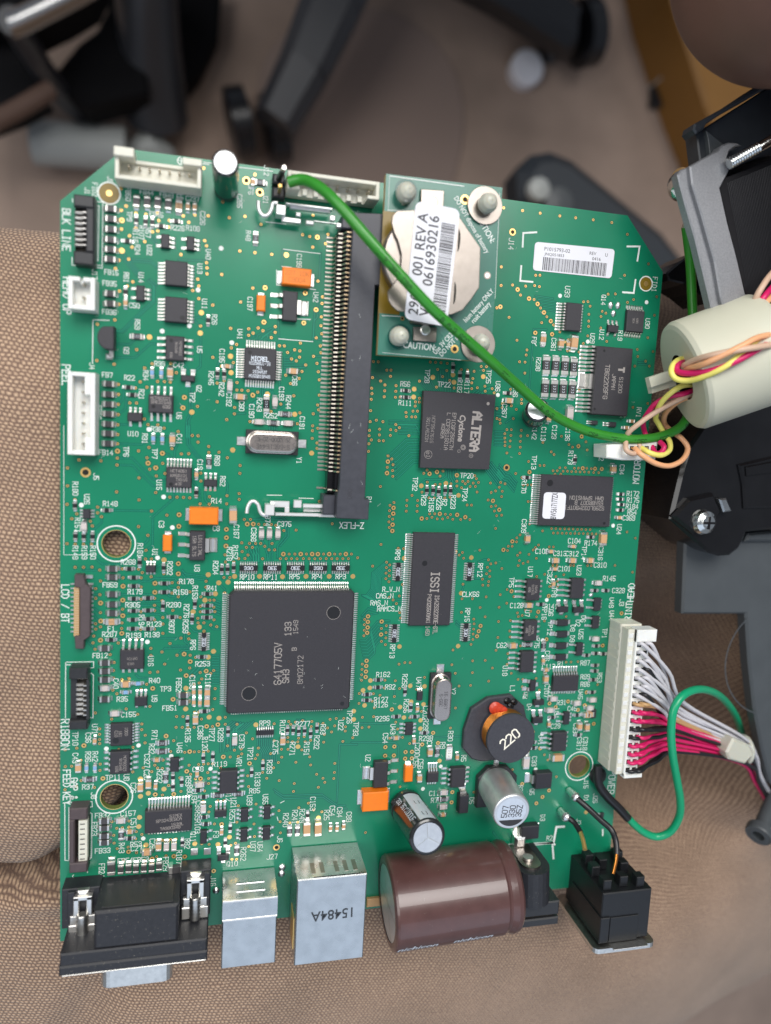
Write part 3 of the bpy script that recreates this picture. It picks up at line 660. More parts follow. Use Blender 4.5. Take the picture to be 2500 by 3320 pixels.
# ---- white silkscreen lettering: text @ x,y,rot[,height]
TX = {
'L1':'BLK_LINE@118,950,-90,80 J1@345,530,-90 FID2@425,515,-90 J9@590,410,-90 FB50@785,565,-90 FB44@985,545,0 FB48@1200,575,0 F5@1345,595,0 C237@1480,615,0 FB45@1090,785,0 C226@1590,825,-90 TP9@800,805,-90 R116@865,1015,-90 R107@930,980,-90 R57@1000,980,-90 R24@885,1165,-90 U32@1015,1170,-90 R226@1320,930,0 R108@1485,935,0 U40@1650,1215,-90 U13@1560,1370,-90 FB15@605,1410,0 FB35@585,1530,0 R61@765,1465,-90 U14@925,1465,-90 J17@425,1430,-90 RFID@1420,215,180,75',
'L2':'C50@852,235,0 FB36@582,305,0 U11@1610,218,-90 R59@885,440,-90 Q9@765,722,-90 U5@1557,712,-90 HEAD_UP@125,130,-90,80 R39@1125,865,0 C42@1330,880,0 R34@975,990,-90 FB7@560,985,0 R22@800,1015,0 J4@395,890,-90 PEEL@115,985,-90,80 R21@930,1195,-90 Q2@1550,1133,-90 TP2@1480,1225,-90 U6@1335,1425,-90 FB16@470,1390,-90 R38@1090,1570,0 U10@838,1620,0',
'L3':'C41@1337,145,-90 R31@965,140,-90 FB14@545,290,0 TP6@763,280,-90 TP7@1072,303,-90 J5@440,550,-90 C19@1562,420,-90 U15@1120,640,-90 R180@215,680,-90 U26@340,795,-90 R148@592,843,0 R157@240,1070,-90 R149@215,1370,-90 R159@313,1370,-90 R150@405,1370,-90 C3@1145,1065,-90 R181@915,1345,-90 U1@1075,1370,-90 R268@787,1473,0 R282@1235,1540,-90 U3@1530,1540,-90',
'L4':'LCD_/_BT@105,390,-90,72 FB59@590,187,0 R178@1415,150,0 R179@860,260,0 R158@1353,265,0 R153@1508,270,-90 R305@835,403,0 R280@1277,402,0 R276@1415,470,-90 R259@1405,635,-90 R194@930,585,-90 R123@1067,610,0 R307@1255,635,-90 F1@603,660,0 R287@585,720,0 R193@845,733,0 R138@1045,725,0 RP6@1485,835,-90 R253@1590,1040,0 FB12@483,950,0 U16@1030,1010,-90 C40@652,1253,-90 R40@1070,1220,0 TP3@1190,1310,0 FB52@1332,1267,-90 C159@1478,1240,-90 R35@722,1420,0 U9@1070,1415,-90 FB51@1235,1517,0 C155@790,1587,0',
'L5':'RIBBON@105,270,-90,78 TP10@215,315,-90 U71@425,212,-90 C96@355,305,-90 C43@215,525,-90 R36@352,510,-90 R42@428,508,-90 R71@1070,280,-90 R32@1040,425,-90 R135@1430,280,-90 C386@1565,250,-90 U46@1340,415,-90 R120@1615,370,-90 C327@990,555,-90 C20@985,705,-90 R232@1125,720,-90 C58@1540,645,0 R95@1435,775,-90 R80@1450,870,-90 TP11@623,733,0 U8@768,735,-90 R37@350,835,0 FEED_KEY@122,840,-90,66 GAP_&@200,855,-90,66 J8@415,930,-90 C26@842,847,-90 U34@1500,960,-90 C39@1540,1040,-90 R93@1535,1140,-90 R103@1535,1265,-90 FB32@510,1142,0 C157@785,1123,0 FB23@420,1290,-90 C51@843,1230,-90 R43@715,1495,-90 R53@870,1455,0 C27@875,1500,0 C25@1047,1450,-90 FB33@510,1525,0 Q11@1487,1375,-90 R82@1423,1450,-90',
'L6':'FB24@500,405,-90 FB54@755,300,0 FB53@925,290,0 FB28@705,500,0 FB27@865,500,0 FB26@1033,478,0 FB29@1190,335,-90 FB25@1330,480,0 R188@1550,430,0 R187@1335,260,-90 J10@215,505,-90',
'M1':'J12@680,310,-90 JF6@510,515,-90 J21@670,615,-90 C285@390,640,-90 R48@483,1015,-90 C199@1033,1285,-90',
'M2':'C197@502,217,-90 U42@1213,145,-90 R26@118,387,-90 U41@393,545,-90 C195@200,778,-90 R245@82,1020,-90 R242@195,1140,-90 C192@275,1250,-90 C60@412,1320,-90 C66@985,1045,-90 C193@842,1187,-90 R244@917,1280,-90 R243@603,1307,-90 C190@520,1375,-90 R252@725,1425,0 C191@1065,1507,-90',
'M3':'R68@147,378,-90 Y1@1033,375,-90 R62@207,600,-90 R14@140,812,0 C8@137,1110,0 C167@355,1145,-90 C374@693,1010,-90 C375@873,1062,0 C368@542,1177,-90 Z-FLEX@1600,1078,180,62 R152@342,1367,-90 R218@280,1385,-90 R204@130,1535,-90 RP10@470,1635,0 RP11@725,1635,0 RP5@983,1630,0 RP4@1227,1630,0 RP3@1482,1630,0',
'M4':'R41@93,222,0 C116@48,1225,-90 TP26@1577,1610,-90',
'M5':'RP9@662,147,0 TP27@90,270,-90 R299@185,275,-90 C379@413,345,-90 TP21@505,477,-90 R102@853,190,-90 R277@1073,155,0 R33@1290,215,-90 U22@1483,170,-90 TP33@1645,210,-90 C275@777,410,-90 R271@960,425,-90 R151@1113,425,-90 R292@1222,355,-90 VR1@383,570,-90 R119@173,590,0 R289@713,620,-90 R133@583,755,-90 R85@552,878,0 U12@270,935,-90 U21@325,1010,-90 U39@497,980,-90 U65@668,970,-90 R257@310,1155,-90 C153@1180,1018,-90 R241@985,1160,-90 R249@1065,1150,-90 R240@887,1195,-90 R25@1330,1140,-90 C54@1390,1095,-90 C84@1470,1110,-90 C88@1570,1160,-90 J6@825,1400,-90 F3@135,1350,-90 U37@533,1480,-90 U64@610,1483,-90 R262@430,1560,-90 J27@740,1590,0',
'M6':'Q10@310,333,0 J16@103,520,-90',
'R2':'R56@580,950,0 R111@578,1155,0 TP28@817,865,-90 TP22@1000,955,0 R182@1168,975,-90 R117@1245,980,-90 TP25@1480,870,-90 U36@1580,975,-90 C367@1650,1240,-90',
'R3':'TP20@1245,540,0 TP32@685,630,-90 R29@778,807,-90 R155@860,857,-90 R226@943,835,-90 R2@1003,830,-90 R223@1097,825,-90 TP24@1223,745,-90 P1@187,803,-90 U19@778,1313,-90 RP8@497,1395,-90 RP12@1388,1560,-90',
'R4':'R_W_N@425,235,0 CAS_N@358,305,0 RAS_N@297,382,0 RAMCS_N@407,445,0 CLK66@1287,288,0 RP15@1250,512,-90 C62@1620,840,0 RP13@440,905,-90 R162@340,1155,0 R92@417,1290,0 R258@573,1225,-90 U47@725,1240,-90 R127@317,1427,0 R126@317,1482,0 R255@590,1495,-90 R296@333,1632,0 Y2@1097,1335,-90 C202@797,1570,-90',
'R5':'U43@447,213,-90 C54@365,310,-90 R295@800,180,-90 R298@803,312,0 R30@1068,288,-90 C7@840,378,-90 R9@983,388,-90 C200@710,435,-90 U2@177,525,-90 C55@690,575,-90 C56@745,590,-90 C11@893,905,0 R7@893,980,0 R5@1210,527,-90 D5@1297,985,-90',
'S1':'J14@160,530,-90 U33@665,960,-90 FID1@1450,895,-90',
'S2':'Q14@1055,175,-90 U12@1035,550,-90 U30@1530,430,-90 R19@1235,560,-90 U29@935,590,-90 F8@305,610,-90 C361@515,660,-90 R238@350,870,-90 R136@105,1150,-90 RV1@1435,1390,-90',
'S3':'C142@375,75,-90 C113@473,90,-90 C123@590,70,-90 C136@735,90,-90 TP13@370,397,-90 R173@765,345,-90 J22@1100,325,-90 R170@262,655,-90 MOTOR@1480,500,90,72 C34@1320,475,-90 C309@262,1085,-90 C104@807,1245,0 R174@985,1268,0 TP14@910,1373,-90 C103@455,1357,0 C313@650,1380,0 C312@783,1383,0 C316@1090,1380,-90 C310@1085,1505,0 C101@697,1545,0 U17@330,1578,-90 U23@857,1563,-90 U24@1290,1120,-90 R172@1440,735,0 R175@1440,805,0 R184@1430,873,0 R54@1430,935,0 C369@1395,997,0',
'S4':'TP5@195,160,-90 C322@607,100,-90 TP8@655,265,-90 R145@1250,118,0 C328@1350,248,0 C126@250,410,0 R141@622,420,0 TP16@550,490,-90 Q6@620,488,-90 U7@365,495,-90 U49@1275,380,-90 U44@1275,520,-90 J3@1385,380,-90 D2@912,600,-90 D6@970,555,-90 TP12@610,655,-90 D8@855,655,-90 U25@945,720,-90 R75@470,815,-90 D9@850,770,-90 TP1@1200,710,-90 C46@580,955,-90 U18@125,1115,-90 C112@595,1070,0 R1@725,1040,0 C107@575,1330,-90 U27@612,1340,-90 L1@205,1310,-90 Q3@345,1380,-90 HEAD@1485,270,90,72 PRINT@1455,500,90,72 R87@990,1030,0 R89@990,1180,0 R86@990,1260,0 R53@1145,1190,-90 U45@940,1370,-90',
'S5':'Q2@345,50,-90 D4@385,175,-90 R31@735,125,0 C45@850,190,0 U31@680,245,-90 C29@670,380,0 C337@885,420,-90 C317@925,570,-90 C318@990,570,-90 U41@510,530,-90 C33@440,760,-90 POWER@1275,985,-90,80 D1@1000,1160,-90 J25@1100,1160,-90 Q5@415,1090,-90 D3@530,1370,-90 R2@605,1590,0 J2@920,1410,-90 J15@1000,1000,-90 R36@290,1070,-90'}
silk = MB()
for c, st in TX.items():
    for t in st.split():
        s, a = t.split('@'); a = a.split(','); x, y, r = map(float, a[:3]); h = float(a[3]) if len(a) > 3 else 51
        q = Q(c, x, y); hh = size(c, x, y, 0, h)[1]; hh = min(hh, 1.22*h/51)
        if s not in ('R_W_N','CAS_N','RAS_N','RAMCS_N'): s = s.replace('_', ' ')
        text(silk, s, hh, .135 if h < 60 else .21, 'silk', flat(q, math.radians(r), .056), adv=.89 if h < 60 else .86)
DOTS = {'L1':'1540,1600','L2':'1447,455 1153,512 1010,1573','L3':'1168,770 280,858 1263,1100 1103,1427','L4':'993,803','L5':'550,423 897,388 1250,503 948,1393','M1':'190,1150',
 'M2':'305,637','M5':'75,640','R2':'1580,1068','R5':'770,857 963,615','S2':'885,625 585,130 1520,200','S3':'1103,222 1225,1080','S4':'575,350 440,1120 530,785 1055,295','S5':'525,465 455,845'}
for c, st in DOTS.items():
    for t in st.split():
        x, y = map(float, t.split(',')); silk.disc(Q(c, x, y), .5, .058, 'silk', 12)
def sl(c, *pts, w_=.16, closed=False): silk.ribbon([Q(c, *p) for p in pts], w_, .0565, 'silk', closed=closed)
sl('L1', (425, 645), (512, 650), (505, 1365), (425, 1355)); sl('L1', (440, 690), (470, 690), (460, 1285), (430, 1280)); sl('L1', (450, 720), (445, 1270)); sl('L1', (430, 1330), (490, 1335)); sl('L1', (185, 615), (185, 650)); sl('L1', (180, 1250), (180, 1330), (215, 1335))
sl('L1', (1330, 200), (1655, 245)); sl('M1', (0, 220), (90, 232)); sl('M1', (385, 275), (745, 318)); sl('M1', (675, 865), (890, 888)); sl('M1', (865, 1160), (1258, 1208)); sl('M1', (845, 1345), (950, 1355)); sl('M1', (790, 1385), (790, 1545), (850, 1550)); sl('M1', (1130, 1585), (1210, 1598))
sl('M2', (812, 595), (1180, 625)); sl('M2', (1000, 380), (1155, 385)); sl('L2', (405, 390), (400, 860)); sl('L2', (405, 390), (580, 395))
sl('L4', (160, 1050), (112, 1050)); sl('L4', (110, 1022), (412, 1017), (412, 1080), (370, 1085)); sl('L4', (110, 1022), (108, 1625)); sl('L4', (385, 1140), (410, 1160), (405, 1625), (375, 1620))
sl('L5', (100, 1005), (395, 995), (398, 1050), (370, 1055)); sl('L5', (100, 1005), (103, 1630), (145, 1632)); sl('L5', (375, 1115), (395, 1125), (390, 1600)); sl('L5', (145, 1060), (145, 1630)); sl('L6', (390, 0), (385, 260), (350, 330), (345, 430))
sl('M3', (685, 750), (845, 752)); sl('M3', (1030, 782), (1185, 787)); 
sl('S1', (385, 425), (268, 432), (262, 555), w_=.42); sl('S1', (1205, 553), (1315, 553), (1295, 680), w_=.42); sl('S1', (250, 730), (240, 862), (350, 872), w_=.42); sl('S1', (1278, 855), (1262, 972), (1165, 965), w_=.42)
sl('S2', (330, 670), (310, 645)); sl('M5', (795, 1160), (805, 1200)); sl('M5', (870, 990), (830, 1010))
sl('S5', (660, 1660), (640, 1640), (170, 1660), w_=.5); sl('S5', (650, 1630), (680, 1470), (760, 1465), w_=.6); sl('S6', (130, 130), (530, 90), (540, 230), w_=.5); sl('S6', (130, 130), (230, 270), w_=.4); sl('S5', (1180, 1560), (1180, 1500), w_=.4)
sl('L3', (90, 0), (90, 1395), w_=.10); sl('L3', (90, 1395), (440, 1395), w_=.10)
build(silk, 'silkscreen_lettering', board)

# ================================================================ small parts
chip_cache = {}; chip_seen = []
CH = {'b':('ferrite_bead', 2.15, 1.2, .9, 'bead', .5), 'B':('ferrite_bead', 3.3, 1.6, 1.1, 'bead', .8), 'a':('chip_resistor', 1.55, .8, .45, 'resist', .38),
 's':('chip_capacitor', 1.5, .8, .75, 'ceramic_tan', .36), 'l':('chip_resistor', 1.5, .8, .5, 'ceramic_blue', .34), 'c':('chip_capacitor', 2.05, 1.2, 1.1, 'ceramic_tan', .45),
 'g':('chip_capacitor', 2.05, 1.15, .9, 'ceramic_grey', .45), 'r':('chip_resistor', 2.1, 1.15, .5, 'bead', .45), 'C':('chip_capacitor', 3.3, 1.6, 1.3, 'ceramic_tan', .6),
 'G':('chip_capacitor', 3.3, 1.6, 1.2, 'ceramic_grey', .6), 'A':('chip_resistor', 3.2, 1.3, .7, 'resist', .7), 'R':('chip_resistor', 4.1, 1.75, .7, 'bead', 1.0), 'W':('chip_resistor', 3.3, 1.5, .6, 'white_nylon', .5),
 'f':('chip_fuse', 2.6, 1.3, .5, 'ceramic_tan', .75)}
def chip_mesh(k, ln, rot):
    nm, L_, W_, H_, mm, e = CH[k]
    if ln: L_ = ln
    key = (k, round(L_, 2), rot)
    if key in chip_cache: return chip_cache[key]
    mb = MB(); h = L_/2; w_ = W_/2
    def b(x0, x1, y0, y1, z0, z1, m_, c=0.0):
        if rot: x0, x1, y0, y1 = y0, y1, x0, x1
        mb.box(x0, x1, y0, y1, z0, z1, m_, c)
    b(-h+e, h-e, -w_, w_, .03, H_, mm, .04)
    for s in (-1, 1):
        xa, xb = sorted((s*(h-e), s*h)); b(xa, xb, -w_-.02, w_+.02, .03, H_+.02, 'lead', .09)
        xa, xb = sorted((s*(h-.02), s*(h+.42))); 
        # solder fillet: a wedge from the pad up the end cap
        vs = [(s*h, -w_, .0), (s*h, w_, .0), (s*(h+.45), w_*.9, .0), (s*(h+.45), -w_*.9, .0), (s*h, -w_*.85, H_*.75), (s*h, w_*.85, H_*.75), (s*(h+.2), w_*.7, H_*.28), (s*(h+.2), -w_*.7, H_*.28), (s*(h+.45), w_*.8, .09), (s*(h+.45), -w_*.8, .09)]
        if rot: vs = [(v[1], v[0], v[2]) for v in vs]
        mb.add(vs, [(4, 5, 6, 7), (7, 6, 8, 9), (9, 8, 2, 3), (1, 5, 6, 8, 2), (0, 4, 7, 9, 3)], 'solder', False)
    if k in 'rRWAf':
        for j, t in enumerate((-.24, 0, .24)):
            q = t*(L_-2*e)/.8
            for sgn in (-1, 1):
                b(q-.06*L_/2, q+.06*L_/2, sgn*.30*w_-.05, sgn*.30*w_+.05, H_, H_+.012, 'whitemark' if k in 'rRA' else 'print_black')
            b(q-.07*L_/2, q-.04*L_/2, -.30*w_, .30*w_, H_, H_+.014, 'whitemark' if k in 'rRA' else 'print_black')
    chip_cache[key] = mb.mesh(nm)[0]; return chip_cache[key]
def chips(c, st):
    for t in st.split():
        k = t[0]; rot = t[1] == 'v'; x, y = map(float, t[2:].split(','))
        zz = CH[k][3]; q = Q(c, x, y, zz)
        if not fresh(q, chip_seen, .55): continue
        me = chip_mesh(k, None, rot)
        zc = (max(v.co.z for v in me.vertices)+min(v.co.z for v in me.vertices))/2/S
        place(me, CH[k][0], board, q.x, q.y, CHZ[k], random.uniform(-.025, .025))
CHZ = {}
for k in CH: CHZ[k] = (CH[k][3]+.02)/2
chips('L1', 'bh597,718 bh597,828 bh597,940 bh595,1052 bh593,1158 bh590,1265 bv873,640 bv990,645 bv1103,655 bv1218,670 fv1333,690 sv1430,695 sv1503,700 av870,845 av972,860 av1045,865 ah1140,907 ah1305,855 ah775,1068')
chips('L2', 'bh590,103 bh588,212 bh575,1080 bh572,1193 bh572,1300 bh572,1405 bh570,1515 bh570,1618 av755,85 sv755,205 rh880,568 lv1042,960 lv1143,962 cv1238,960 ah787,1118 ah830,1198 av1650,395')
chips('L3', 'bh567,193 bh613,1550 bh613,1640 lv1055,140 lv1153,145 cv1262,150 av208,865 gv305,1090 av213,1195 av303,1198 av397,1200 ah553,915 av907,1480 ah797,1548 av1168,1538 ah845,1643 av1520,725 sv1523,530')
chips('L4', 'bh613,293 bh613,403 bh613,497 fh605,590 bh530,878 bh533,1035 bh533,1125 bh533,1217 gh533,1310 bh530,1430 gh640,1583 ah845,203 ah1175,173 ah1175,268 ah845,340 ah1000,332 ah843,470 ah1000,465 ah835,567 ah1000,558 ah835,665 ah1000,665 ah1262,538 ah600,785 av1160,420 av1505,395 av1475,560 ah1640,287 ah1640,413 ah1640,478 ah1635,543 ah1580,970 ch757,1268 lh893,1257 lh757,1352 bh1380,1385 bh1380,1463 sv1493,1350 sv1562,1350 sv1493,1460 sv1560,1465 cv1640,1355 cv1637,1460 ah1610,1557')
chips('L5', 'cv243,640 sv422,345 lv333,640 lv425,640 rh365,762 rh1152,368 rh1152,458 sh1093,553 sv1080,835 cv1003,815 cv915,850 rv1190,740 av1268,740 av1268,840 av1363,790 sv1530,700 gh1560,820 ah1540,880 av1425,130 cv1512,120 av1597,530 gv1598,1080 ah1600,950 ah1605,1170 ah1625,1245 bh525,1215 bh525,1290 bh525,1375 bh525,1445 gh705,1210 rv708,1365 sh800,1330 ah800,1400 ch985,1555 cv1113,1490 gv1197,1490 gv1278,1490 av1370,1445')
chips('L6', 'Bv600,390 bv703,405 bv787,395 bv868,395 bv953,390 bv1037,385 bv1117,370 Bh1305,405')
chips('M1', 'rv563,1040 rh610,435 sv535,430')
chips('M2', 'ch972,943 sh258,890 av150,970 av223,975 gv285,1103 ch398,1220 Av680,1300 gv773,1275 rh883,1408 gh600,1492 rh757,1503 gh917,1507')
chips('M3', 'Cv320,975 rv58,393 gv627,1170 gv713,1170 gv805,1170 av197,1555 av260,1553 av325,1537')
chips('M5', 'av265,245 av908,230 av970,230 av1030,240 av1092,235 av1158,265 av1227,205 av642,610 av520,685 av100,515 av5,525 gv337,345 cv858,345 rh150,932 rh378,915 sv195,1330 av288,1290 av235,1445 rv930,1320 rv1015,1315 av1125,1150 Cv1118,1300 Cv1240,1300 sv1373,1290 sv1443,1290 sv1515,1270 rv360,1530')
chips('R2', 'ah590,1020 ah590,1092 av1100,770 av1175,860 av1255,865')
chips('R3', 'av817,700 av885,700 av945,713 av1015,700 av1073,703')
chips('R4', 'ah290,1217 ah285,1298 ah168,1375 ah165,1438 av580,1345 av643,1515 sv715,1530 ah485,1615 ah685,1615')
chips('R5', 'sh485,315 sv677,345 ah790,258 cv853,470 rv928,460 Wv1057,475 sv1145,520 cv738,750 gh1000,905 rh997,975 gh993,1060 sh990,1145')
chips('S2', 'fv410,600 cv607,645 sv680,655 Cv750,635 Rv443,880 Rv543,885 Rv645,890 Rv740,900 Rv430,1130 Rv528,1135 Rv625,1140 Rv723,1145 ch40,1262 ah28,1180 cv470,1450 Gv700,1400 sh1370,1485 sh1310,1555')
chips('S3', 'av820,370 cv1240,470 ah300,560 cv310,1225 Cv1130,1225 ah990,1205 sh800,1307 sh560,1362 ch610,1460 ch795,1460 ch985,1460 sh605,1550 ah1315,740 ah1310,795 ah1320,853 ah1310,912 sh1300,995')
chips('S4', 'ch390,412 ah515,400 ch220,850 rh375,835 gh1140,170 ah1100,250 ah1220,250 gh1110,775 ah1115,850 sv655,180 cv575,1210 rv545,850 sh575,1110 ah1010,950 ah1110,930 ah1105,1060 ah1100,1120 ah1080,1215 ah1070,1350 gh1080,1435 gh655,1425 gh910,1470 ch1020,1600 ah1190,935 sv545,1010')
chips('S5', 'gh620,215 ah640,290 ch1050,260 Gv360,780 Ch705,730 cv940,390 cv1020,400 ah905,265 sv605,365 ah430,560 ah435,620 sv375,650 gh1050,190 ah920,480')

# ---- bare solder pads
mb = MB(); mb.box(-.82, .82, -.82, .82, .0, .12, 'solder', .08); bare_me, _ = mb.mesh('solder_pad')
for c, x, y in (('L6', 1500, 205), ('L6', 1640, 200), ('L6', 1500, 335), ('L6', 1640, 325)):
    q = Q(c, x, y); place(bare_me, 'solder_pad', board, q.x, q.y, .08)
def blob(c, x, y, w_, h_, zz=.5, name='solder_joint', par=None):
    """a domed puddle of solder, sizes in crop pixels"""
    q = Q(c, x, y); a, b = size(c, x, y, w_, h_); mb = MB(); n = 14
    prof = [(1, 0), (.92, .35), (.7, .72), (.38, .94), (0.02, 1)]
    for k in range(4):
        vs = []
        for j in range(n):
            for r_, z_ in (prof[k], prof[k+1]):
                t = j*2*math.pi/n; vs.append((q.x+a/2*r_*math.cos(t), q.y+b/2*r_*math.sin(t), .02+zz*z_))
        mb.add(vs, [(2*j, (2*j+2)%(2*n), (2*j+3)%(2*n), 2*j+1) for j in range(n)], 'solder', True)
    return build(mb, name, par or board)
for c, x, y, w_, h_ in (('S2', 1130, 232, 55, 85), ('S2', 1210, 235, 55, 85), ('S2', 1160, 322, 55, 75), ('S4', 1050, 296, 50, 40), ('S4', 440, 1122, 45, 45)): blob(c, x, y, w_, h_)
# ================================================================ chips with legs
pin_cache = {}
def pin_geo(L_, w_, zt, side):
    """gull-wing leg, root at the origin, running outwards to the given side"""
    zm = zt*.5; t = .13
    pr = [(-.05, zm), (.26*L_, zm), (.46*L_, .14), (L_, .14)]
    top = [(p[0], p[1]+t*.5) for p in pr]; bot = [(p[0]-(.06 if i in (1, 2) else 0), p[1]-t*.5) for i, p in enumerate(pr)]
    bot = [(a, max(b, .05)) for a, b in bot]
    vs = []
    for s in (-1, 1):
        for a, b in top+bot: vs.append((a, s*w_/2, b))
    n = 4; fs = []
    for i in range(3):
        fs += [(i, i+1, 8+i+1, 8+i), (4+i, 12+i, 12+i+1, 4+i+1), (i, 4+i, 5+i, i+1), (8+i, 9+i, 13+i, 12+i)]
    fs += [(3, 7, 15, 11)]
    # solder foot
    o = len(vs); fw = w_*.62
    vs += [(L_*.5, -fw, .02), (L_+.28, -fw, .02), (L_+.28, fw, .02), (L_*.5, fw, .02), (L_*.55, -w_*.5, .16), (L_*1.0, -w_*.5, .17), (L_*1.0, w_*.5, .17), (L_*.55, w_*.5, .16)]
    f2 = [(o+4, o+5, o+6, o+7), (o, o+1, o+5, o+4), (o+1, o+2, o+6, o+5), (o+2, o+3, o+7, o+6), (o+3, o, o+4, o+7)]
    R_ = {'L': lambda a, b: (-a, -b), 'R': lambda a, b: (a, b), 'T': lambda a, b: (-b, a), 'B': lambda a, b: (b, -a)}[side]
    return [R_(v[0], v[1])+(v[2],) for v in vs], fs, f2
def ic(c, x, y, w_, h_, zt, sides, name='integrated_circuit', marks=(), pin1=None, body='epoxy', round_=0, wd=None, label=None):
    p = Q(c, x, y, zt); W, H = size(c, x, y, w_, h_, zt); mb = MB()
    if round_:
        r = round_; pts = [(p.x-W/2+r, p.y-H/2), (p.x+W/2-r, p.y-H/2), (p.x+W/2, p.y-H/2+r), (p.x+W/2, p.y+H/2-r), (p.x+W/2-r, p.y+H/2), (p.x-W/2+r, p.y+H/2), (p.x-W/2, p.y+H/2-r), (p.x-W/2, p.y-H/2+r)]
        mb.prism(pts, .12, zt, body, .18)
    else: mb.box(p.x-W/2, p.x+W/2, p.y-H/2, p.y+H/2, .12, zt, body, min(.18, .1*zt+.04))
    if pin1:
        for a, b, r in pin1: q = Q(c, a, b, zt); mb.disc(q, r, zt+.012, 'dimple', 20)
    o = build(mb, name, board, label)
    sx = W/w_; sy = H/h_
    for sd in sides.split():
        s = sd[0]; ind = not sd.endswith('j'); a = sd[1:].rstrip('j').split(':'); n = int(a[0]); pitch = float(a[1]); ln = float(a[2]); off = float(a[3]) if len(a) > 3 else 0
        k_al = sy if s in 'LR' else sx; k_out = sx if s in 'LR' else sy
        L_ = max(.35, ln*k_out*.92-.28); pt = pitch*k_al; pw = wd if wd else min(.55*pt, .48)
        if n == 1: pw = wd if wd else pt
        jb = MB()
        vs, f1, f2 = pin_geo(L_, pw, zt, s)
        if ind:
            key = (round(L_, 1), round(pw, 2), round(zt, 1), s)
            if key not in pin_cache:
                m2 = MB(); m2.add(vs, f1, 'lead'); m2.add(vs, f2, 'solder'); pin_cache[key] = m2.mesh('pin')
            me, cc = pin_cache[key]
        wp = wpos(o)
        for i in range(n):
            t = (i-(n-1)/2)*pt
            if s == 'L': ox, oy = p.x-W/2, p.y-off*sy+t
            elif s == 'R': ox, oy = p.x+W/2, p.y-off*sy+t
            elif s == 'T': ox, oy = p.x+off*sx+t, p.y+H/2
            else: ox, oy = p.x+off*sx+t, p.y-H/2
            if ind: place(me, 'pin', o, ox+cc.x, oy+cc.y, cc.z, pos=wp)
            else:
                v2 = [(v[0]+ox, v[1]+oy, v[2]) for v in vs]; jb.add(v2, f1, 'lead'); jb.add(v2, f2, 'solder')
        if not ind: build(jb, 'pins', o, kind='stuff')
    if marks:
        mk = MB()
        for mkk in marks:
            s, a, b, r, hh = mkk[:5]; q = Q(c, a, b, zt); k = size(c, a, b, 0, 1, zt)[1]
            text(mk, s, hh*k, mkk[5] if len(mkk) > 5 else hh*k*.13, mkk[6] if len(mkk) > 6 else 'chipmark', flat(q, math.radians(r), zt+.02), adv=mkk[7] if len(mkk) > 7 else 1)
        build(mk, 'chip_marking', o)
    return o
# SOT-23 sized parts (crop, x, y, w, h, height, legs)
for a in '''L1 1185,1070 90,150 1.1 L2:95:60 R3:48:70
L1 1458,1095 85,150 1.1 L2:98:65 R3:47:70
L2 915,100 90,165 1.1 L2:100:65 R3:47:70
L2 858,1440 160,95 1.1 T3:54:65 B2:105:60
L3 335,955 80,100 1.0 L3:33:45 R3:33:45
L3 1027,1550 105,72 1.0 T3:38:45 B3:38:30
L4 922,1450 135,98 1.1 T3:46:70 B2:97:40
L5 1285,605 95,145 1.1 L3:52:55 R2:90:55
M3 75,620 145,75 1.1 T3:52:75 B3:50:60
M5 183,1130 130,75 1.1 T3:45:85 B2:90:40
M5 443,1148 80,140 1.1 L3:45:60 R2:85:60
M5 688,1120 70,140 1.1 L3:45:60 R2:80:60
M5 437,1365 75,140 1.1 L3:43:60 R2:85:60
M5 680,1345 78,140 1.1 L3:43:60 R2:85:55
M5 0,1385 70,140 1.1 R2:92:70
R4 740,1390 58,95 .8 T3:20:28
R5 625,215 80,128 1.0 L3:45:65 R3:40:50
S2 1165,485 110,78 1.0 T3:45:65 B2:80:45
S2 965,1500 60,45 .8 L2:22:50
S2 1160,1520 70,55 .8 L2:25:65
S4 1130,400 70,135 1.1 L2:82:75 R3:35:35
S4 1110,595 70,130 1.1 L2:82:70 R3:35:35
S4 935,885 65,135 1.1 L2:82:70 R3:35:40
S5 795,300 60,130 1.1 L2:80:70 R3:35:40
S4 1090,1585 45,90 1.0 L2:50:45
S5 1180,1350 30,50 .8 L2:22:25'''.split('\n'):
    t = a.split(); x, y = map(float, t[1].split(',')); w_, h_ = map(float, t[2].split(','))
    ic(t[0], x, y, w_, h_, float(t[3]), ' '.join(t[4:]), name='small_outline_chip', body='epoxy2')
